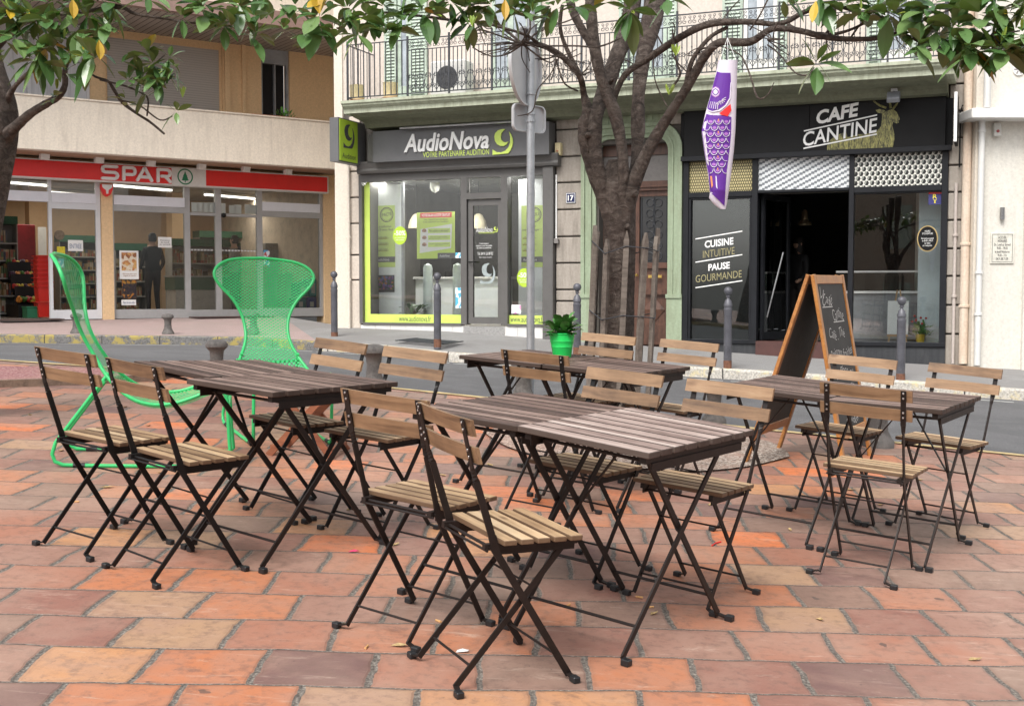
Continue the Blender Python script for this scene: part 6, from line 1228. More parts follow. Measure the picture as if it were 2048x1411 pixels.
def make_lounger(lab):
    t = thing('mesh_lounger', lab, 'lounge chair', keep=False); t['_o'] = [0.,0.,0.]; t['group'] = 'green mesh lounge chairs'
    C_ = catmull(PROF, 3); nx = 10; b = MB(); n = len(C_)
    cur = lambda w_, f: -.10*w_*(1-f*f)*0
    for y, z, w_ in C_:
        for i in range(nx+1):
            f = i/nx*2-1; dish = .30*max(0, w_-.14)*(f*f) if z > .6 else -.0*w_; sag = .05*(1-f*f) if z < .45 else 0
            b.v.append((f*max(w_,.002), y+dish*.9 if z > .6 else y, z-sag))
    for i in range(n-1):
        for k in range(nx): b.f.append((i*(nx+1)+k,i*(nx+1)+k+1,(i+1)*(nx+1)+k+1,(i+1)*(nx+1)+k)); b.m.append(0)
    o = b.build('mesh_seat', LMESH, t, smooth=True); me = o.data; uv = me.uv_layers.new(name='UVMap'); L_ = [0]
    for i in range(1, n): L_.append(L_[-1]+sqrt((C_[i][0]-C_[i-1][0])**2+(C_[i][1]-C_[i-1][1])**2))
    for lp in me.loops:
        vi = lp.vertex_index; uv.data[lp.index].uv = (me.vertices[vi].co.x+.5, L_[vi//(nx+1)])
    for s in (1,-1):
        pts = [(s*w_, y+(.27*max(0,w_-.14) if z > .6 else 0), z) for y, z, w_ in C_]; b = MB(); b.tube([(0,C_[0][0],C_[0][1])]+pts[1:]+[(s*.242,.87,.15),(s*.242,.885,.03),(s*.242,.87,.012),(s*.242,.80,.011),(s*.242,.10,.011),(s*.242,.02,.013),(s*.242,-.02,.03),(s*.240,-.035,.07),(s*.235,-.02,.13),(s*.185,.235,.50)], .0105, 10); b.build('frame_tube', LG, t, smooth=True)
        for y in (.10,.80): MB().tube([(s*.242,y-.03,.0125),(s*.242,y+.03,.0125)], .0125, 10).build('pad', CAP, t)
    MB().tube([(-.215,.21,.455),(0,.20,.44),(.215,.21,.455)], .009, 8).build('cross_tube', LG, t, smooth=True); MB().tube([(-.243,.857,.34),(.243,.857,.34)], .0095, 8).build('cross_tube', LG, t, smooth=True)
    return t
lo1 = make_lounger('green mesh lounge chair at the left, seen from the side behind two chairs'); A_, B_ = onT(118,934), onT(428,937); dv = (B_-A_); hd = atan2(dv.y, dv.x); nv = Vector((-sin(hd), cos(hd), 0)); c = A_+nv*.242; place(lo1, c.x-cos(hd)*-.0, c.y, hd-pi/2)
lo2 = copy_tree(lo1); relabel(lo2, 'green mesh lounge chair standing behind the left tables, its back facing the sidewalk'); place(lo2, -1.71, 7.96, radians(180+25))
# folding wooden stool
RW = wood('red_brown_wood', [(.3,(.16,.05,.025)),(.55,(.27,.095,.045)),(.8,(.36,.14,.07))], .5, knots=False)
q1, q2 = onT(542,922), onT(700,918); c = (onT(536,926)+onT(692,920))/2; st = thing('folding_stool', 'reddish brown folding wooden stool with crossed legs under the left tables', 'stool', FW, (0,0,0)); st['_o'] = [0.,0.,0.]
for s in (-1, 1):
    y = s*.16
    for sg in (1,-1): MB().bar((sg*.19,y+.012*sg,.0),(-sg*.17,y+.012*sg,.41),.040,.018,(1,0,0)).build('leg', RW, st, bevel=.002)
for x in (-.15,-.05,.05,.15): MB().box((x-.042,-.22,.41),(x+.042,.22,.428)).build('slat', RW, st, bevel=.003)
MB().box((-.185,-.16,.03),(-.165,.16,.06)).build('rail', RW, st); MB().box((.165,-.16,.03),(.185,.16,.06)).build('rail', RW, st)
q = onT(618,905); place(st, q.x, q.y, radians(-8))
# ------------------------------------------------------------------ trees
BARK = None
m, t, p, o = nodes('magnolia_bark'); v = coords(t, True, (9,9,14)); n1 = noise(t, v, 1.3, 7, .75, .9); n2 = noise(t, coords(t, True), 1.6, 4); vo = N(t, 'ShaderNodeTexVoronoi', _Scale=2.2); L(t, v, vo.inputs['Vector'])
fz_ = noise(t, coords(t, True, (26,26,5)), 1.5, 5, .8, .6); c = ramp(t, n1, [(.3,(.026,.019,.015)),(.46,(.085,.064,.052)),(.58,(.16,.128,.108)),(.8,(.30,.26,.225))]); c = mix(t, math_(t, 'MULTIPLY', ramp(t, n2, [(.5,(0,0,0)),(.65,(1,1,1))]), .4), c, (.075,.045,.035)); L(t, c, p.inputs['Base Color']); p.inputs['Roughness'].default_value = .85; bump(t, p, math_(t, 'ADD', math_(t, 'MULTIPLY', fz_, 1.1), math_(t, 'ADD', n1, math_(t, 'MULTIPLY', vo.outputs['Distance'], .3))), 1.0, .035); BARK = m
def leaf_mat(name, cols, back):
    m, t, p, o = nodes(name); g = N(t, 'ShaderNodeNewGeometry'); r_ = g.outputs['Random Per Island']; c = ramp(t, r_, cols); n = noise(t, coords(t, True), 30, 3); c = mix(t, math_(t, 'MULTIPLY', n, .25), c, (.02,.05,.015))
    c = mix(t, g.outputs['Backfacing'], c, back); L(t, c, p.inputs['Base Color']); p.inputs['Roughness'].default_value = .27; p.inputs['Specular IOR Level'].default_value = .6
    tl = N(t, 'ShaderNodeBsdfTranslucent'); tl.inputs[0].default_value = (.10,.22,.03,1); ms = N(t, 'ShaderNodeMixShader', i0=.16); L(t, p.outputs[0], ms.inputs[1]); L(t, tl.outputs[0], ms.inputs[2]); L(t, ms.outputs[0], o.inputs[0]); return m
LEAF = leaf_mat('magnolia_leaf', [(0,(.05,.115,.035)),(.35,(.085,.18,.055)),(.7,(.13,.235,.08)),(.97,(.18,.29,.10))], (.14,.17,.06)); LYEL = leaf_mat('yellow_leaf', [(0,(.62,.36,.02)),(1,(.70,.50,.06))], (.5,.3,.05)); LNEW = leaf_mat('young_leaf', [(0,(.28,.42,.06)),(1,(.45,.55,.10))], (.3,.4,.1))
def leaf(b, st, d, l, wd, roll, mi, droop=.3, curl=.18):
    d = d.normalized(); side = d.cross(Vector((0,0,1)));
    if side.length < .05: side = Vector((1,0,0))
    side.normalize(); up = side.cross(d); side, up = side*cos(roll)+up*sin(roll), up*cos(roll)-side*sin(roll)
    prof = ((0,.05),(.14,.40),(.32,.82),(.52,1.0),(.72,.84),(.88,.45),(1,.02)); vs = []
    for f, w_ in prof:
        c = st+d*l*f+Vector((0,0,-1))*l*droop*f*f; hw = wd*w_/2; k = up*hw*curl*2
        vs += [c-side*hw+k, c, c+side*hw+k]
    fs = []
    for i in range(len(prof)-1):
        a = i*3; fs += [(a,a+1,a+4,a+3),(a+1,a+2,a+5,a+4)]
    b.add(vs, fs, mi)
def whorl(b, R, c, ax, n=8, l=.17, yel=.04, young=True):
    ax = ax.normalized(); u = ax.orthogonal().normalized(); w_ = ax.cross(u)
    for k in range(n):
        a = 2*pi*k/n*1.0+R.uniform(-.35,.35); el = R.uniform(-.15,.75); d = (u*cos(a)+w_*sin(a))*cos(el)+ax*sin(el)
        mi = 1 if R.random() < yel else 0; ll = l*R.uniform(.50,1.05); leaf(b, c-ax*R.uniform(0,.07)+d*.012, d, ll, ll*R.uniform(.42,.54), R.uniform(-.5,.5), mi, R.uniform(.05,.45), R.uniform(.03,.16))
    if young and R.random() < .45:
        for k in range(2): d = ax+u*R.uniform(-.3,.3)+w_*R.uniform(-.3,.3); leaf(b, c, d, l*R.uniform(.3,.45), l*.09, R.uniform(-1,1), 2, 0)
def limb(b, pts, n=9, seed=0, knots=True):
    """pts: (u, v, depth, width in survey pixels)"""
    P_ = [tuple(at(u, v, y))+(w_*.86/2/FPX*y,) for u, v, y, w_ in pts]; C_ = catmull(P_, 5); R = random.Random(seed)
    rs = [max(.003, c[3]*(1+.06*R.uniform(-1,1))) for c in C_]; b.tube([c[:3] for c in C_], rs, n)
    return [Vector(c[:3]) for c in C_]
# middle tree
tr_ = thing('magnolia_tree', 'magnolia tree inside the picket guard with trunk splitting into many limbs', 'tree', FW, (TC.x,TC.y,gz(TC.x,TC.y)))
D = TC.y
b = MB()
def trunk(b, pts, n=28, seed=3):
    C_ = catmull([tuple(at(u, v, y))+(w_/2/FPX*y,) for u, v, y, w_ in pts], 6); m0 = len(b.v)
    for i, c in enumerate(C_):
        for k in range(n):
            a = 2*pi*k/n; r_ = c[3]*(1+.09*sin(3*a+i*.13+seed)+.05*sin(5*a-i*.21)+.10*(mnoise.noise(Vector((cos(a)*1.5+seed,sin(a)*1.5,c[2]*4)))))
            b.v.append((c[0]+r_*cos(a), c[1]+r_*sin(a), c[2]))
    for i in range(len(C_)-1):
        for k in range(n): k2 = (k+1) % n; b.f.append((m0+i*n+k,m0+i*n+k2,m0+(i+1)*n+k2,m0+(i+1)*n+k)); b.m.append(0)
trunk(b, [(1232,905,D,104),(1234,860,D,82),(1236,780,D,70),(1237,650,D,62),(1238,540,D,59),(1239,460,D,60),(1238,420,D,66),(1236,385,D,70),(1234,350,D,56),(1232,320,D,30)])
limb(b, [(1236,500,D,30),(1220,430,D,36),(1196,360,D,40),(1177,300,D,38),(1170,255,D,36),(1176,225,D,30),(1168,190,D,16),(1158,150,D-.1,15),(1120,110,D-.15,13),(1080,90,D-.2,12),(1045,88,D-.3,10)], 12, 1)
limb(b, [(1236,500,D-.02,30),(1212,410,D-.04,32),(1193,320,D-.06,32),(1190,262,D-.05,32),(1194,225,D-.02,34),(1210,180,D+.1,38),(1235,110,D+.2,38),(1258,50,D+.3,40),(1270,-40,D+.4,38)], 12, 2)
limb(b, [(1240,500,D-.02,34),(1243,430,D-.06,30),(1247,340,D-.12,25),(1241,280,D-.12,26),(1228,222,D-.12,30),(1208,175,D-.12,26),(1192,110,D-.1,26),(1184,50,D-.1,26),(1178,-40,D-.1,26)], 12, 3)
limb(b, [(1242,500,D,30),(1258,410,D,32),(1273,330,D+.05,29),(1276,260,D+.1,32),(1277,190,D+.15,30),(1287,110,D+.2,36),(1304,40,D+.3,50),(1320,-50,D+.4,50)], 12, 4)
main5 = limb(b, [(1242,490,D-.02,30),(1258,400,D-.08,34),(1286,322,D-.15,30),(1315,268,D-.2,28),(1348,215,D-.3,22),(1380,165,D-.4,22),(1408,115,D-.5,20),(1440,85,D-.6,18),(1500,84,D-.7,18),(1545,58,D-.8,15),(1600,62,D-.9,14),(1660,76,D-1,13),(1740,78,D-1.1,11),(1800,68,D-1.2,9),(1860,92,D-1.3,7),(1920,100,D-1.35,5)], 12, 5)
limb(b, [(1225,205,D-.1,14),(1250,150,D-.15,15),(1300,115,D-.2,16),(1360,75,D-.4,17),(1420,48,D-.5,17),(1500,44,D-.6,14),(1560,48,D-.7,12),(1610,24,D-.8,12),(1660,10,D-.9,10),(1720,25,D-1,8),(1790,40,D-1.1,6)], 10, 6)
limb(b, [(1372,170,D-.4,12),(1385,120,D-.45,11),(1420,75,D-.5,10),(1455,55,D-.5,9)], 8, 7)
limb(b, [(1575,50,D-.75,10),(1600,62,D-.8,9),(1650,70,D-.9,9),(1700,60,D-1,7),(1760,30,D-1.1,5)], 8, 8)
limb(b, [(1195,112,D-.1,14),(1170,70,D-.1,18),(1145,20,D-.1,20),(1135,-30,D-.1,20)], 9, 9)
limb(b, [(1160,150,D-.1,12),(1130,90,D-.1,9),(1120,50,D-.15,9),(1125,10,D-.2,8)], 8, 10)
for k, pts in enumerate(([(1080,90,D-.2,8),(1055,72,D-.3,7),(1020,60,D-.4,7),(960,45,D-.5,6),(900,40,D-.6,7),(840,32,D-.7,7),(760,25,D-.8,5),(680,38,D-.85,4)],[(1045,88,D-.3,6),(1010,60,D-.3,6),(970,25,D-.4,5),(930,5,D-.5,4)],[(1045,88,D-.3,6),(1000,72,D-.35,4),(960,60,D-.4,4),(940,70,D-.4,3)],[(1045,88,D-.3,5),(1015,108,D-.3,4),(980,112,D-.35,3),(945,95,D-.4,3)],[(1045,88,D-.3,5),(1060,60,D-.3,5),(1055,20,D-.3,4),(1030,-10,D-.3,4)],[(1050,88,D-.3,5),(1080,60,D-.3,4),(1110,50,D-.3,4),(1150,35,D-.3,3),(1200,-10,D-.3,3)],[(1045,88,D-.3,4),(1080,115,D-.25,4),(1100,125,D-.2,3),(1112,118,D-.2,3)],[(1112,118,D-.2,4),(1118,140,D-.2,4),(1130,168,D-.2,4),(1155,182,D-.1,5)],[(1120,110,D-.15,4),(1100,150,D-.2,3),(1075,180,D-.2,3),(1065,222,D-.25,3),(1035,232,D-.3,2)],[(1045,88,D-.3,5),(1075,92,D-.25,4),(1150,92,D-.2,4),(1200,93,D-.2,4),(1250,70,D-.2,4),(1270,40,D-.2,4)],[(1330,100,D-.3,4),(1310,60,D-.3,3),(1300,20,D-.3,3)],[(1380,150,D-.4,3),(1345,110,D-.4,3),(1350,60,D-.45,3),(1345,45,D-.45,3)],[(1335,215,D-.3,3),(1310,160,D-.3,3),(1308,100,D-.3,3)],[(1340,180,D-.35,6),(1360,150,D-.4,5),(1352,120,D-.4,4),(1345,60,D-.4,3)],[(1440,92,D-.6,4),(1480,110,D-.8,3.5),(1500,150,D-.9,4),(1515,195,D-1,4),(1535,190,D-1,3),(1548,165,D-1,2)],[(1535,90,D-.7,3.5),(1560,110,D-.8,3.5),(1590,145,D-.9,3.5),(1615,150,D-1,4),(1628,135,D-1,3)],[(1650,70,D-.9,6),(1670,40,D-.95,5),(1668,0,D-1,4)],[(1700,78,D-1,5),(1720,50,D-1.05,4),(1750,20,D-1.1,3)],[(1860,92,D-1.3,6),(1930,80,D-1.4,5),(1985,70,D-1.5,4),(2040,62,D-1.55,4)],[(1800,68,D-1.2,5),(1850,40,D-1.3,4),(1900,20,D-1.35,4),(1960,0,D-1.4,4)],[(1985,70,D-1.5,4),(2020,110,D-1.5,4),(2048,130,D-1.5,3)],[(1500,60,D-.6,4),(1520,30,D-.7,4),(1540,-10,D-.7,4)],[(1440,50,D-.5,3),(1460,20,D-.5,3),(1490,-10,D-.5,3)],[(1270,130,D,3),(1240,120,D-.1,3),(1200,150,D-.1,3),(1195,170,D-.1,4)])): limb(b, pts, 6, 20+k)
R = random.Random(61)
for u0, v0, k_, rad in ((1045,88,20,95),(1110,112,8,70),(1165,150,6,60),(1540,80,8,70),(1660,72,8,60),(1430,95,6,60),(960,50,8,60),(1790,60,6,50)):
    for k in range(k_):
        a = R.uniform(0, 2*pi); l_ = rad*R.uniform(.4,1); dy = R.uniform(-.3,.3); m1 = (u0+cos(a)*l_*.5+R.uniform(-9,9), v0+sin(a)*l_*.5*.8+R.uniform(-7,7)); yb = D-.3 if u0 < 1200 else D-.6 if u0 < 1500 else D-.95
        limb(b, [(u0+R.uniform(-6,6),v0,yb,3.4),(m1[0],m1[1],yb+dy*.5,2.8),(u0+cos(a)*l_,v0+sin(a)*l_*.8,yb+dy,1.6)], 5, k)
R = random.Random(6)
for u, v, r_ in ((1246,328,.022),(1268,385,.026),(1284,334,.020),(1177,268,.014),(1224,160,.012),(1256,452,.016)):
    c = at(u, v, D-.13); C_ = [(c.x, c.y+.10, c.z, r_*1.5), (c.x, c.y+.02, c.z, r_*1.25), (c.x, c.y-.012, c.z-.004, r_), (c.x, c.y-.02, c.z-.004, r_*.75), (c.x, c.y-.012, c.z-.004, r_*.45), (c.x, c.y-.004, c.z-.004, .003)]
    b.tube([q[:3] for q in C_], [q[3]*R.uniform(.85,1.15) for q in C_], 9)
tk = b.build('trunk', BARK, tr_, smooth=True)
CL = [(530,-12,7.2),(470,0,7.2),(505,30,7.1),(520,58,7.0),(560,42,7.0),(590,12,7.1),(612,62,7.0),(640,30,7.0),(668,55,7.0),(690,18,7.1),(712,62,6.9),(728,38,6.9),(765,12,7.0),(775,52,6.9),(800,28,6.9),(842,12,7.0),(872,30,7.0),(900,4,7.1),(935,18,7.1),(950,52,7.1),(985,10,7.1),(1015,18,7.1),(1065,22,7.2),(1095,12,7.2),(1050,-8,7.2),(1150,4,7.3),(1263,22,7.3),(1215,-15,7.4),(1330,-8,7.3),(1590,-4,6.9),(1640,-10,6.8),(1690,4,6.8),(1722,22,6.7),(1755,10,6.7),(1632,122,6.5),(1795,28,6.6),(1832,52,6.6),(1862,8,6.5),(1872,62,6.5),(1905,28,6.5),(1925,55,6.4),(1932,85,6.4),(1962,18,6.4),(1985,62,6.4),(2002,84,6.3),(2022,30,6.4),(2044,60,6.3),(1882,102,6.5),(1845,38,6.6),(1815,0,6.6),(1990,-5,6.4),(2060,100,6.3),(750,-8,7.0),(640,-12,7.1),(880,-15,7.1),(2050,-5,6.4),(1960,98,6.4),(1945,112,6.3),(2015,105,6.25),(1845,85,6.5),(410,6,7.0),(575,-10,7.1)]
b = MB(); R = random.Random(77)
for u, v, y in CL:
    c = at(u, v, y); whorl(b, R, c, Vector((R.uniform(-.6,.6), R.uniform(-.9,.1), R.uniform(-.5,.9))), R.randint(8,12), R.uniform(.15,.195) if u < 1500 else R.uniform(.17,.205), .015)
for u, v, y in ((1352,112,7.3),(1338,190,7.4),(1632,40,6.8),(945,55,7.0)):
    c = at(u, v, y)
    for k in range(4): leaf(b, c, Vector((R.uniform(-.5,.5),R.uniform(-.5,.2),1)), .075, .022, R.uniform(-1,1), 2, 0)
for u, v, y, dx in ((1010,-2,6.9,0),(1632,2,6.6,-.2)): leaf(b, at(u,v,y), Vector((dx,-.2,-1)), .13, .05, .3, 1, 0)
for k in range(150):                                # the crown above the picture
    c = Vector((R.uniform(-3.6,5.2), R.uniform(5.0,10.8), R.uniform(4.0,6.3))); 
    if c.z < 4.3+.1*abs(c.x): c.z += .6
    whorl(b, R, c, Vector((R.uniform(-1,1),R.uniform(-1,1),1)), 8, .19, .04)
b.build('crown', [LEAF, LYEL, LNEW], tr_, smooth=False)
# left tree
LX = at(-20,800,7.6); lt = thing('magnolia_tree', 'magnolia tree cut by the left picture edge with a leaning dark trunk', 'tree', FW, (LX.x-.25,7.6,gz(LX.x-.25,7.6)))
b = MB(); trunk(b, [(-120,930,7.6,110),(-85,700,7.6,95),(-48,520,7.6,84),(-30,420,7.6,78),(-14,340,7.6,74),(-8,270,7.6,76),(-10,200,7.6,70),(-25,130,7.6,58),(-35,60,7.6,50),(-40,-40,7.6,44)], 24, 8)
limb(b, [(0,285,7.6,44),(30,255,7.5,26),(60,228,7.4,20),(92,208,7.3,18),(118,192,7.2,16),(130,170,7.2,14),(130,140,7.2,12),(140,110,7.2,9)], 10, 31); limb(b, [(8,215,7.6,22),(26,178,7.5,12),(50,152,7.4,10),(78,132,7.3,9),(82,112,7.2,7)], 9, 32)
limb(b, [(-10,90,7.6,30),(30,55,7.4,16),(60,42,7.3,12),(110,30,7.2,9),(180,22,7.1,9),(240,14,7.0,11),(270,28,7.0,7),(330,38,7.0,5),(380,46,7.0,5),(430,48,7.0,4),(480,60,7.0,4)], 9, 33)
limb(b, [(165,118,7.2,5),(185,150,7.2,5),(215,162,7.2,6),(228,180,7.2,8),(245,205,7.2,8),(275,228,7.1,6),(300,244,7.1,6),(329,268,7.1,5)], 8, 34); limb(b, [(240,200,7.2,4),(280,212,7.1,4),(320,240,7.1,3.5),(345,232,7.1,3)], 7, 35); limb(b, [(200,160,7.2,4),(250,172,7.1,5),(280,185,7.1,4),(296,198,7.1,4),(294,232,7.1,4)], 7, 36)
limb(b, [(270,225,7.1,3.5),(285,190,7.1,3),(300,140,7.1,3),(330,110,7.1,3)], 6, 37)
for k, pts in enumerate(([(130,40,7.2,5),(140,70,7.2,4),(165,110,7.2,4)],[(60,42,7.3,5),(75,70,7.25,4),(82,100,7.2,4)],[(230,14,7,5),(215,50,7,4),(200,90,7.1,4),(185,115,7.2,3)])): limb(b, pts, 6, 40+k)
b.build('trunk', BARK, lt, smooth=True)
b = MB(); R = random.Random(31)
for u, v, y, n, l in ((78,102,6.9,11,.20),(165,112,6.8,11,.20),(62,40,7.0,9,.19),(18,18,7.0,9,.19),(122,18,7.0,9,.19),(190,58,6.9,9,.19),(128,78,6.9,8,.17),(90,36,6.9,8,.17),(232,6,6.9,8,.18),(205,100,7.0,5,.15),(296,96,6.95,8,.13),(338,118,6.95,8,.13),(288,150,7,9,.13),(318,168,7,9,.13),(305,130,7,9,.14),(262,152,7,7,.12),(344,146,7,7,.12),(250,190,7,5,.11),(275,118,7,6,.12),(350,222,7,5,.11),(105,190,7.1,6,.11),(8,66,7.1,8,.18),(42,2,7.1,8,.18),(160,2,7,8,.18),(182,28,7,7,.17),(-10,110,7.1,8,.18),(30,70,6.95,9,.18),(100,100,6.9,9,.18),(150,60,6.9,9,.18),(58,120,6.95,8,.17),(140,128,6.9,8,.15),(215,40,6.95,8,.17),(25,40,7,9,.18),(95,8,7,9,.18),(310,150,6.95,8,.12),(330,140,6.95,7,.12),(280,170,7,7,.12),(205,-8,7,9,.18),(362,34,6.9,7,.15),(415,18,6.9,8,.16),(442,50,6.9,8,.16),(478,8,6.9,8,.17),(455,36,6.9,8,.17),(390,-5,6.9,8,.17),(300,-8,6.9,8,.17)):
    whorl(b, R, at(u, v, y), Vector((R.uniform(-.6,.6), R.uniform(-.9,.1), R.uniform(-.4,.9))), n, l, .04 if u < 260 else .01)
for u, v in ((145,-2),(198,80)): leaf(b, at(u,v,6.8), Vector((.1,-.2,-1)), .12, .055, .3, 1, 0)
for u, v in ((114,180),(365,196)):
    for k in range(4): leaf(b, at(u,v,7), Vector((R.uniform(-.4,.4),0,1)), .07, .02, R.uniform(-1,1), 2, 0)
for k in range(110):
    c = Vector((R.uniform(-7.5,-2.6), R.uniform(4.8,10.2), R.uniform(3.9,6.2))); whorl(b, R, c, Vector((R.uniform(-1,1),R.uniform(-1,1),1)), 8, .19, .04)
b.build('crown', [LEAF, LYEL, LNEW], lt, smooth=False)
# picket guard
PK = wood('weathered_chestnut', [(.3,(.07,.055,.045)),(.5,(.15,.125,.105)),(.75,(.26,.225,.19))], .8, knots=False)
pg = thing('picket_guard', 'ring of weathered wooden pickets tied with wire around the tree trunk', 'tree guard', FW, (TC.x,TC.y,gz(TC.x,TC.y)))
tops = [(1213,470),(1222,462),(1250,455),(1264,470),(1283,450),(1302,450),(1204,476),(1229,480)]; R = random.Random(2); RR = .205; wire = {0: [], 1: []}
for k in range(10):
    a = -pi*.98 + 2*pi*k/10+.16; h_ = R.uniform(1.38,1.48); br = RR; tr2 = RR*R.uniform(.94,1.08); x0, y0_ = TC.x-.02+br*cos(a), TC.y+br*sin(a); x1, y1_ = TC.x+.045+tr2*cos(a), TC.y+tr2*sin(a); z0_ = gz(x0,y0_)-.03; z1_ = z0_+h_
    p, q = Vector((x0,y0_,z0_)), Vector((x1,y1_,z1_)); tg = Vector((-sin(a),cos(a),0)); w_ = .019; th = Vector((cos(a),sin(a),0))*.013; m_ = p.lerp(q, .5)+tg*R.uniform(-.012,.012)
    b = MB(); vs = []
    for c_, ww in ((p,w_),(m_,w_),(p.lerp(q,.955),w_*.95),(q,.003)): vs += [c_-tg*ww-th, c_+tg*ww-th, c_+tg*ww+th, c_-tg*ww+th]
    fs = [(0,3,2,1)]+[(i*4+j,i*4+(j+1)%4,(i+1)*4+(j+1)%4,(i+1)*4+j) for i in range(3) for j in range(4)]+[(12,13,14,15)]; b.add(vs, fs); b.build('picket', PK, pg)
    for i, f in enumerate((.62,.93)): wire[i].append(p.lerp(q,f)+Vector((cos(a),sin(a),0))*.018)
for i in (0,1): MB().tube(wire[i]+[wire[i][0]], .004, 5).build('wire', IRON, pg)
# ------------------------------------------------------------------ carp windsock
YK = 6.95; PUR = M('windsock_purple', (.115,.022,.30), .6, var=.08); LIL = M('windsock_lilac', (.40,.16,.52), .6, var=.05); SILK = M('windsock_white', (.70,.66,.76), .6, var=.05); OR_ = M('windsock_orange', (.75,.28,.12), .6); REDS = M('windsock_red', (.80,.03,.03), .6)
LFT = [(120,1437),(150,1431),(190,1421),(225,1411),(262,1403),(300,1408),(350,1416),(385,1420),(400,1417),(424,1448)]; RGT = [(120,1475),(200,1473),(260,1471),(300,1468),(350,1462),(400,1455),(424,1450)]
def itp(T_, v):
    for (a, x), (c, y) in zip(T_[:-1], T_[1:]):
        if v <= c: return x+(y-x)*max(0,(v-a))/(c-a)
    return T_[-1][1]
def kb(u, v): l, r = itp(LFT, v), itp(RGT, v); f = min(1, max(-1, (2*u-l-r)/max(1,(r-l)))); return .045*sqrt(max(0, 1-f*f))*(1 if v < 380 else max(.1,(424-v)/44))
def kp(u, v, off=0, back=False): d = kb(u, v); return at(u, v, YK + (d if back else -d-off))
ks = thing('carp_windsock', 'purple and white carp shaped windsock hanging from a branch right of the trunk', 'windsock', FW, tuple(at(1450,424,YK)))
b = MB(); vs_ = [120+i*12 for i in range(25)]+[418]; n = 10; rows = []
for v in vs_:
    l, r = itp(LFT, v), itp(RGT, v); ring = []
    for k in range(n+1): f = -cos(pi*k/n); ring.append(kp((l+r)/2+f*(r-l)/2, v))
    for k in range(n-1,0,-1): f = -cos(pi*k/n); ring.append(kp((l+r)/2+f*(r-l)/2, v, 0, True))
    rows.append(ring)
for r_ in rows: b.v += [tuple(q) for q in r_]
m_ = len(rows[0])
for i in range(len(rows)-1):
    for k in range(m_): b.f.append((i*m_+k,i*m_+(k+1)%m_,(i+1)*m_+(k+1)%m_,(i+1)*m_+k)); b.m.append(0)
b.build('silk_body', SILK, ks, smooth=True)
def kpoly(name, pts, mat, off=.003, sub=3):            # printed field, split into small quads that follow the cloth
    us = [p[0] for p in pts]; v0, v1 = min(p[1] for p in pts), max(p[1] for p in pts); b = MB(); nst = max(2, int((v1-v0)/3)); prev = None
    for i in range(nst+1):
        v = v0+(v1-v0)*(i+.001)/(nst+.002); xs = []
        for (a, c), (d, e_) in zip(pts, pts[1:]+pts[:1]):
            if (c-v)*(e_-v) < 0: xs.append(a+(d-a)*(v-c)/(e_-c))
        if len(xs) < 2: prev = None; continue
        l, r = max(min(xs), itp(LFT,v)+.4), min(max(xs), itp(RGT,v)-.4); row = [kp(l+(r-l)*k/6, v, off) for k in range(7)]
        if prev:
            for k in range(6): b.quad(prev[k],prev[k+1],row[k+1],row[k])
        prev = row
    return b.build(name, mat, ks)
kpoly('head_print', [(1434,143),(1440,146),(1443,156),(1449,158),(1452,168),(1447,180),(1456,178),(1460,160),(1461,145),(1462,168),(1459,195),(1450,210),(1436,219),(1424,222),(1414,218),(1420,196),(1426,170)], PUR)
kpoly('scales_print', [(1413,228),(1463,232),(1462,270),(1459,300),(1453,347),(1417,347),(1407,300),(1401,262)], PUR)
kpoly('tail_print', [(1417,347),(1453,347),(1449,412),(1437,400),(1420,384)], PUR)
kpoly('fin_print', [(1437,228),(1447,220),(1461,208),(1463,221),(1455,233),(1447,231)], REDS, .005)
def kdisc(name, u, v, r, mat, off): return kpoly(name, [(u+r*cos(k*pi/8), v+r*1.25*sin(k*pi/8)) for k in range(16)], mat, off)
kdisc('eye_ring', 1431, 184, 9, LIL, .005); kdisc('eye_white', 1431, 184, 7.5, SILK, .006); kdisc('eye_ring', 1431, 184, 6, PUR, .007); kdisc('eye_white', 1431, 184, 4.5, SILK, .008); kdisc('pupil', 1431, 184, 2, PUR, .009)
def kline(b, pts, r=.0022, off=.005): b.tube([kp(u, v, off) for u, v in pts], r, 4)
b = MB()
for k in range(7): a = -.3+k*.33; kline(b, [(1440+ 4*cos(a), 200+2*sin(a)), (1436+16*cos(a+.2), 196+14*sin(a+.2))])
for k in range(5): kline(b, [(1422+k*3.4, 203+k*.5), (1418+k*4.2, 216+k*.8)])
kline(b, [(1415,220),(1425,224),(1440,221),(1452,211),(1460,197),(1462,165)], .003)
b.build('gill_lines', SILK, ks)
bl = MB(); bo = MB(); bf = MB()
for row in range(9):
    v = 240+row*12.2; l, r = itp(LFT, v)+3, min(itp(RGT, v)-7, 1463-row*1.1); nn_ = 3 if row % 2 else 2; w_ = 15
    for k in range(-1, 4):
        uc = 1434+(k-.5 if row % 2 else k-1)*w_*1.05+ (3-row*.2)
        pts = [(uc-w_/2*cos(q*pi/8)*.95, v+9*sin(q*pi/8)) for q in range(9)]; pts = [p_ for p_ in pts if l <= p_[0] <= r]
        if len(pts) > 3:
            kline(bl, pts, .0020, .006)
            if len(pts) > 7: bf.add([kp(uc+4.2*cos(q*pi/6), v+3.2+2.8*sin(q*pi/6), .0045) for q in range(12)], [tuple(range(12))]); bo.add([kp(uc, v-3, .007), kp(uc+1.6, v, .007), kp(uc, v+3, .007), kp(uc-1.6, v, .007)], [(0,1,2,3)]) if row % 2 == 0 and k == 1 else None
bl.build('scale_lines', SILK, ks); bf.build('scale_fill', LIL, ks); bo.build('scale_diamonds', OR_, ks)
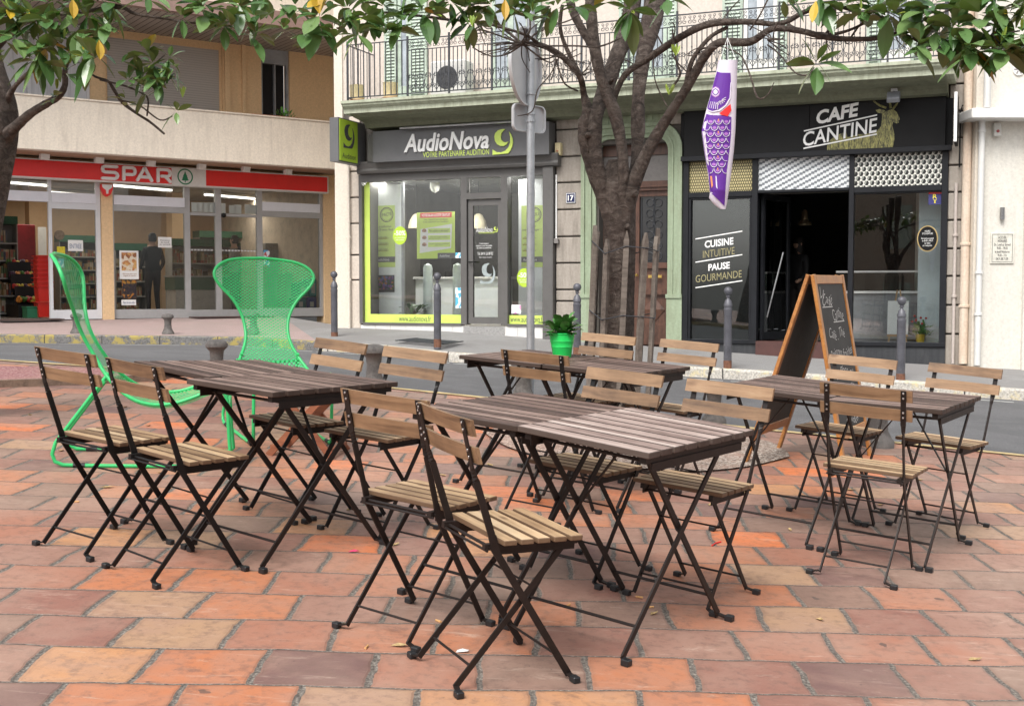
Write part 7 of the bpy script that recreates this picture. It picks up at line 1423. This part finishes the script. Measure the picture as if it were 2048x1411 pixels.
kpoly('tail_stripe', [(1420,352),(1424,352),(1426,372),(1423,376)], OR_, .005); kpoly('tail_stripe', [(1431,352),(1433,352),(1435,378),(1432,374)], SILK, .005)
b = MB(); tp_ = at(1455,76,7.25); b.tube([kp(1440,121), tp_], .0015, 4); b.tube([kp(1472,121), tp_], .0015, 4); b.tube([kp(1456,121), tp_], .0015, 4); b.build('strings', PW, ks)
# ------------------------------------------------------------------ people inside the shops
SKIN = M('skin', (.42,.25,.17), .5, var=.08); HAIR = M('dark_hair', (.015,.011,.009), .6); 
def person(label, F, loc, h, heading, top, leg, hair_long=False, sleeve=True, bend=0):
    s_ = h/1.76; t = thing('person', label, 'person', F, loc, rz=heading, keep=False); t['_o'] = [0.,0.,0.]
    V = {'pel':(0,0,.96,.135),'wa':(0,.01,1.10,.125),'ch':(0,.0,1.32,.150),'ne0':(0,.0,1.46,.075),'ne':(0,.01,1.52,.055),'hd':(0,.02,1.62,.088),'hd2':(0,.02,1.69,.085),
         'sL':(-.19,0,1.41,.062),'eL':(-.25,.02,1.13,.045),'wL':(-.20,.16,.98,.030),'hL':(-.18,.22,.96,.036),'sR':(.19,0,1.41,.062),'eR':(.26,-.02,1.13,.045),'wR':(.24,.14,.93,.030),'hR':(.23,.20,.90,.036),
         'hipL':(-.10,0,.90,.100),'kL':(-.11,.02,.50,.064),'aL':(-.12,-.01,.09,.045),'tL':(-.13,.15,.035,.040),'hipR':(.10,0,.90,.100),'kR':(.11,.03,.50,.064),'aR':(.12,.0,.09,.045),'tR':(.14,.16,.035,.040)}
    E_s = [('pel','wa'),('wa','ch'),('ch','ne0'),('ne0','ne'),('ne','hd'),('hd','hd2'),('ch','sL'),('sL','eL'),('eL','wL'),('wL','hL'),('ch','sR'),('sR','eR'),('eR','wR'),('wR','hR'),('pel','hipL'),('hipL','kL'),('kL','aL'),('aL','tL'),('pel','hipR'),('hipR','kR'),('kR','aR'),('aR','tR')]
    ks_ = list(V); me = bpy.data.meshes.new('skel'); me.from_pydata([tuple(c*s_ for c in V[k][:3]) for k in ks_], [(ks_.index(a), ks_.index(c)) for a, c in E_s], [])
    o = bpy.data.objects.new('skel', me); COL.objects.link(o); o.modifiers.new('s', 'SKIN'); sb = o.modifiers.new('b', 'SUBSURF'); sb.levels = 2; sb.render_levels = 2
    for i, k in enumerate(ks_): sv = me.skin_vertices[0].data[i]; r_ = V[k][3]*s_; sv.radius = (r_*1.15, r_*.85) if k in ('pel','wa','ch') else (r_, r_); sv.use_root = k == 'pel'
    bpy.context.view_layer.update(); m2 = bpy.data.meshes.new_from_object(o.evaluated_get(bpy.context.evaluated_depsgraph_get())); bpy.data.objects.remove(o); m2.name = 'body'
    for mm in (SKIN, top, leg, BLK): m2.materials.append(mm)
    for p_ in m2.polygons:
        z = p_.center.z/s_; x = abs(p_.center.x)/s_; p_.use_smooth = True
        p_.material_index = 3 if z < .10 else 2 if z < .95 and x < .2 else 1 if z < 1.47 and (z > 1.18 or x < .18 or sleeve) and not (z < 1.02 and x > .15 and p_.center.y/s_ > .12) else 0
    bo_ = bpy.data.objects.new('body', m2); COL.objects.link(bo_); bo_.parent = t
    b = MB(); b.lathe([(0,.105),(.05,.096),(.078,.055),(.090,.0),(.088,-.05),(.07,-.09 if not hair_long else -.20),(.0,-.09)], (0,-.005*s_,1.66*s_), 14); hb = b.build('hair', HAIR, t, smooth=True, off=(0,0,0))
    f = MB(); [f.lathe([(0,-.028),(.012,-.012),(.013,.01),(0,.026)], (sg*.088*s_,.015,1.645*s_), 6) for sg in (-1,1)]; f.lathe([(0,-.012),(.010,0),(0,.012)], (0,.118*s_,1.625*s_), 6)
    for sg in (-1,1): f.lathe([(0,-.006),(.007,0),(0,.006)], (sg*.032,.098*s_,1.65*s_), 6)
    f.build('face', SKIN, t, off=(0,0,0)); return t
TEE = M('black_tee', (.015,.015,.017), .8); JN = M('dark_trousers', (.035,.03,.03), .8); COAT = M('grey_jumper', (.30,.27,.24), .8); JNB = M('grey_trousers', (.10,.09,.085), .8)
x = sS(306,560,1.3); person('dark haired man in a black shirt standing behind the large supermarket window', FS, (x,1.3,zG), 1.76, .3, TEE, JN)
x = sS(470,560,.9); person('person in a pale grey jumper at the checkout behind the sliding doors', FS, (x,.9,zG), 1.74, .9, COAT, JNB)
x = sA(1597,560,2.2); person('person with tied dark hair in black clothes inside the cafe doorway', FA, (x,2.2,zb_), 1.66, 2.4, TEE, JN, hair_long=True)
# ------------------------------------------------------------------ litter
BUT = M('cigarette_paper', (.60,.34,.14), .7, var=.3, scale=60); DRY = M('dry_leaf', (.42,.30,.14), .7, var=.4, scale=40); R = random.Random(44)
def litter(kind, u, v, lab, mat):
    q = onT(u, v); e = None; b = MB(); a = R.uniform(0, 6.28); d = Vector((cos(a), sin(a), 0)); n = Vector((-sin(a), cos(a), 0))
    if kind == 'cigarette_butt': b.tube([-d*.014+Vector((0,0,.004)), d*.014+Vector((0,0,.004))], .004, 6)
    elif kind == 'dry_leaf':
        l = R.uniform(.02,.035); P5 = [-d*l, -d*l*.3+n*l*.45+Vector((0,0,.006)), d*l*.5+n*l*.35+Vector((0,0,.003)), d*l+Vector((0,0,.007)), d*l*.4-n*l*.4+Vector((0,0,.004)), -d*l*.4-n*l*.35+Vector((0,0,.003))]
        b.add([p_+Vector((0,0,.003)) for p_ in P5]+[Vector((0,0,.001))], [(i,(i+1)%6,6) for i in range(6)])
    elif kind == 'straw': b.tube([-d*.05+Vector((0,0,.004)), n*.006+Vector((0,0,.005)), d*.05+Vector((0,0,.004))], .003, 6)
    elif kind == 'paper_scrap': b.add([Vector((-.02,-.012,.003)),Vector((.018,-.009,.006)),Vector((.02,.012,.004)),Vector((0,.006,.010)),Vector((-.017,.012,.004))], [(0,1,3),(1,2,3),(0,3,4)])
    o = b.build(kind, mat); o.location = q; tag(o, lab, kind.replace('_', ' '), {'cigarette_butt':'cigarette butts on the paving','dry_leaf':'dry leaves scattered on the paving'}.get(kind))
for u, v, lab in ((1279,1195,'cigarette butt lying left of the crumpled leaf under the near table'),(1300,1215,'cigarette butt touching the crumpled leaf under the near table'),(877,1243,'cigarette butt between the feet of the two nearest chairs'),(1137,1211,'cigarette butt in the joint right of the nearest chair seat'),(733,1295,'cigarette butt on the joint left of the rear foot of the nearest chair'),(152,1004,'cigarette butt on the paving behind the leftmost chair')): litter('cigarette_butt', u, v, lab, BUT)
for u, v in ((1308,1228),(790,1090),(800,1292),(886,951),(122,902),(215,975),(320,946),(700,1020),(548,900),(620,880),(1950,1320),(1700,980),(1420,1010),(1580,1060),(1840,960),(60,830),(250,814),(296,852),(1490,985),(1760,1010),(470,945),(1110,1000),(980,930),(1640,1240)):
    litter('dry_leaf', u, v, 'small dry leaf curled on the terracotta paving', DRY)
litter('straw', 1433, 1088, 'short red plastic straw on the paving right of the bleached table', REDS); litter('paper_scrap', 708, 1103, 'crumpled pink scrap on the tan paver left of the second chair', M('pink_scrap', (.70,.06,.16), .6)); litter('paper_scrap', 925, 1303, 'torn white scrap beside the rear feet of the nearest chair', PW)
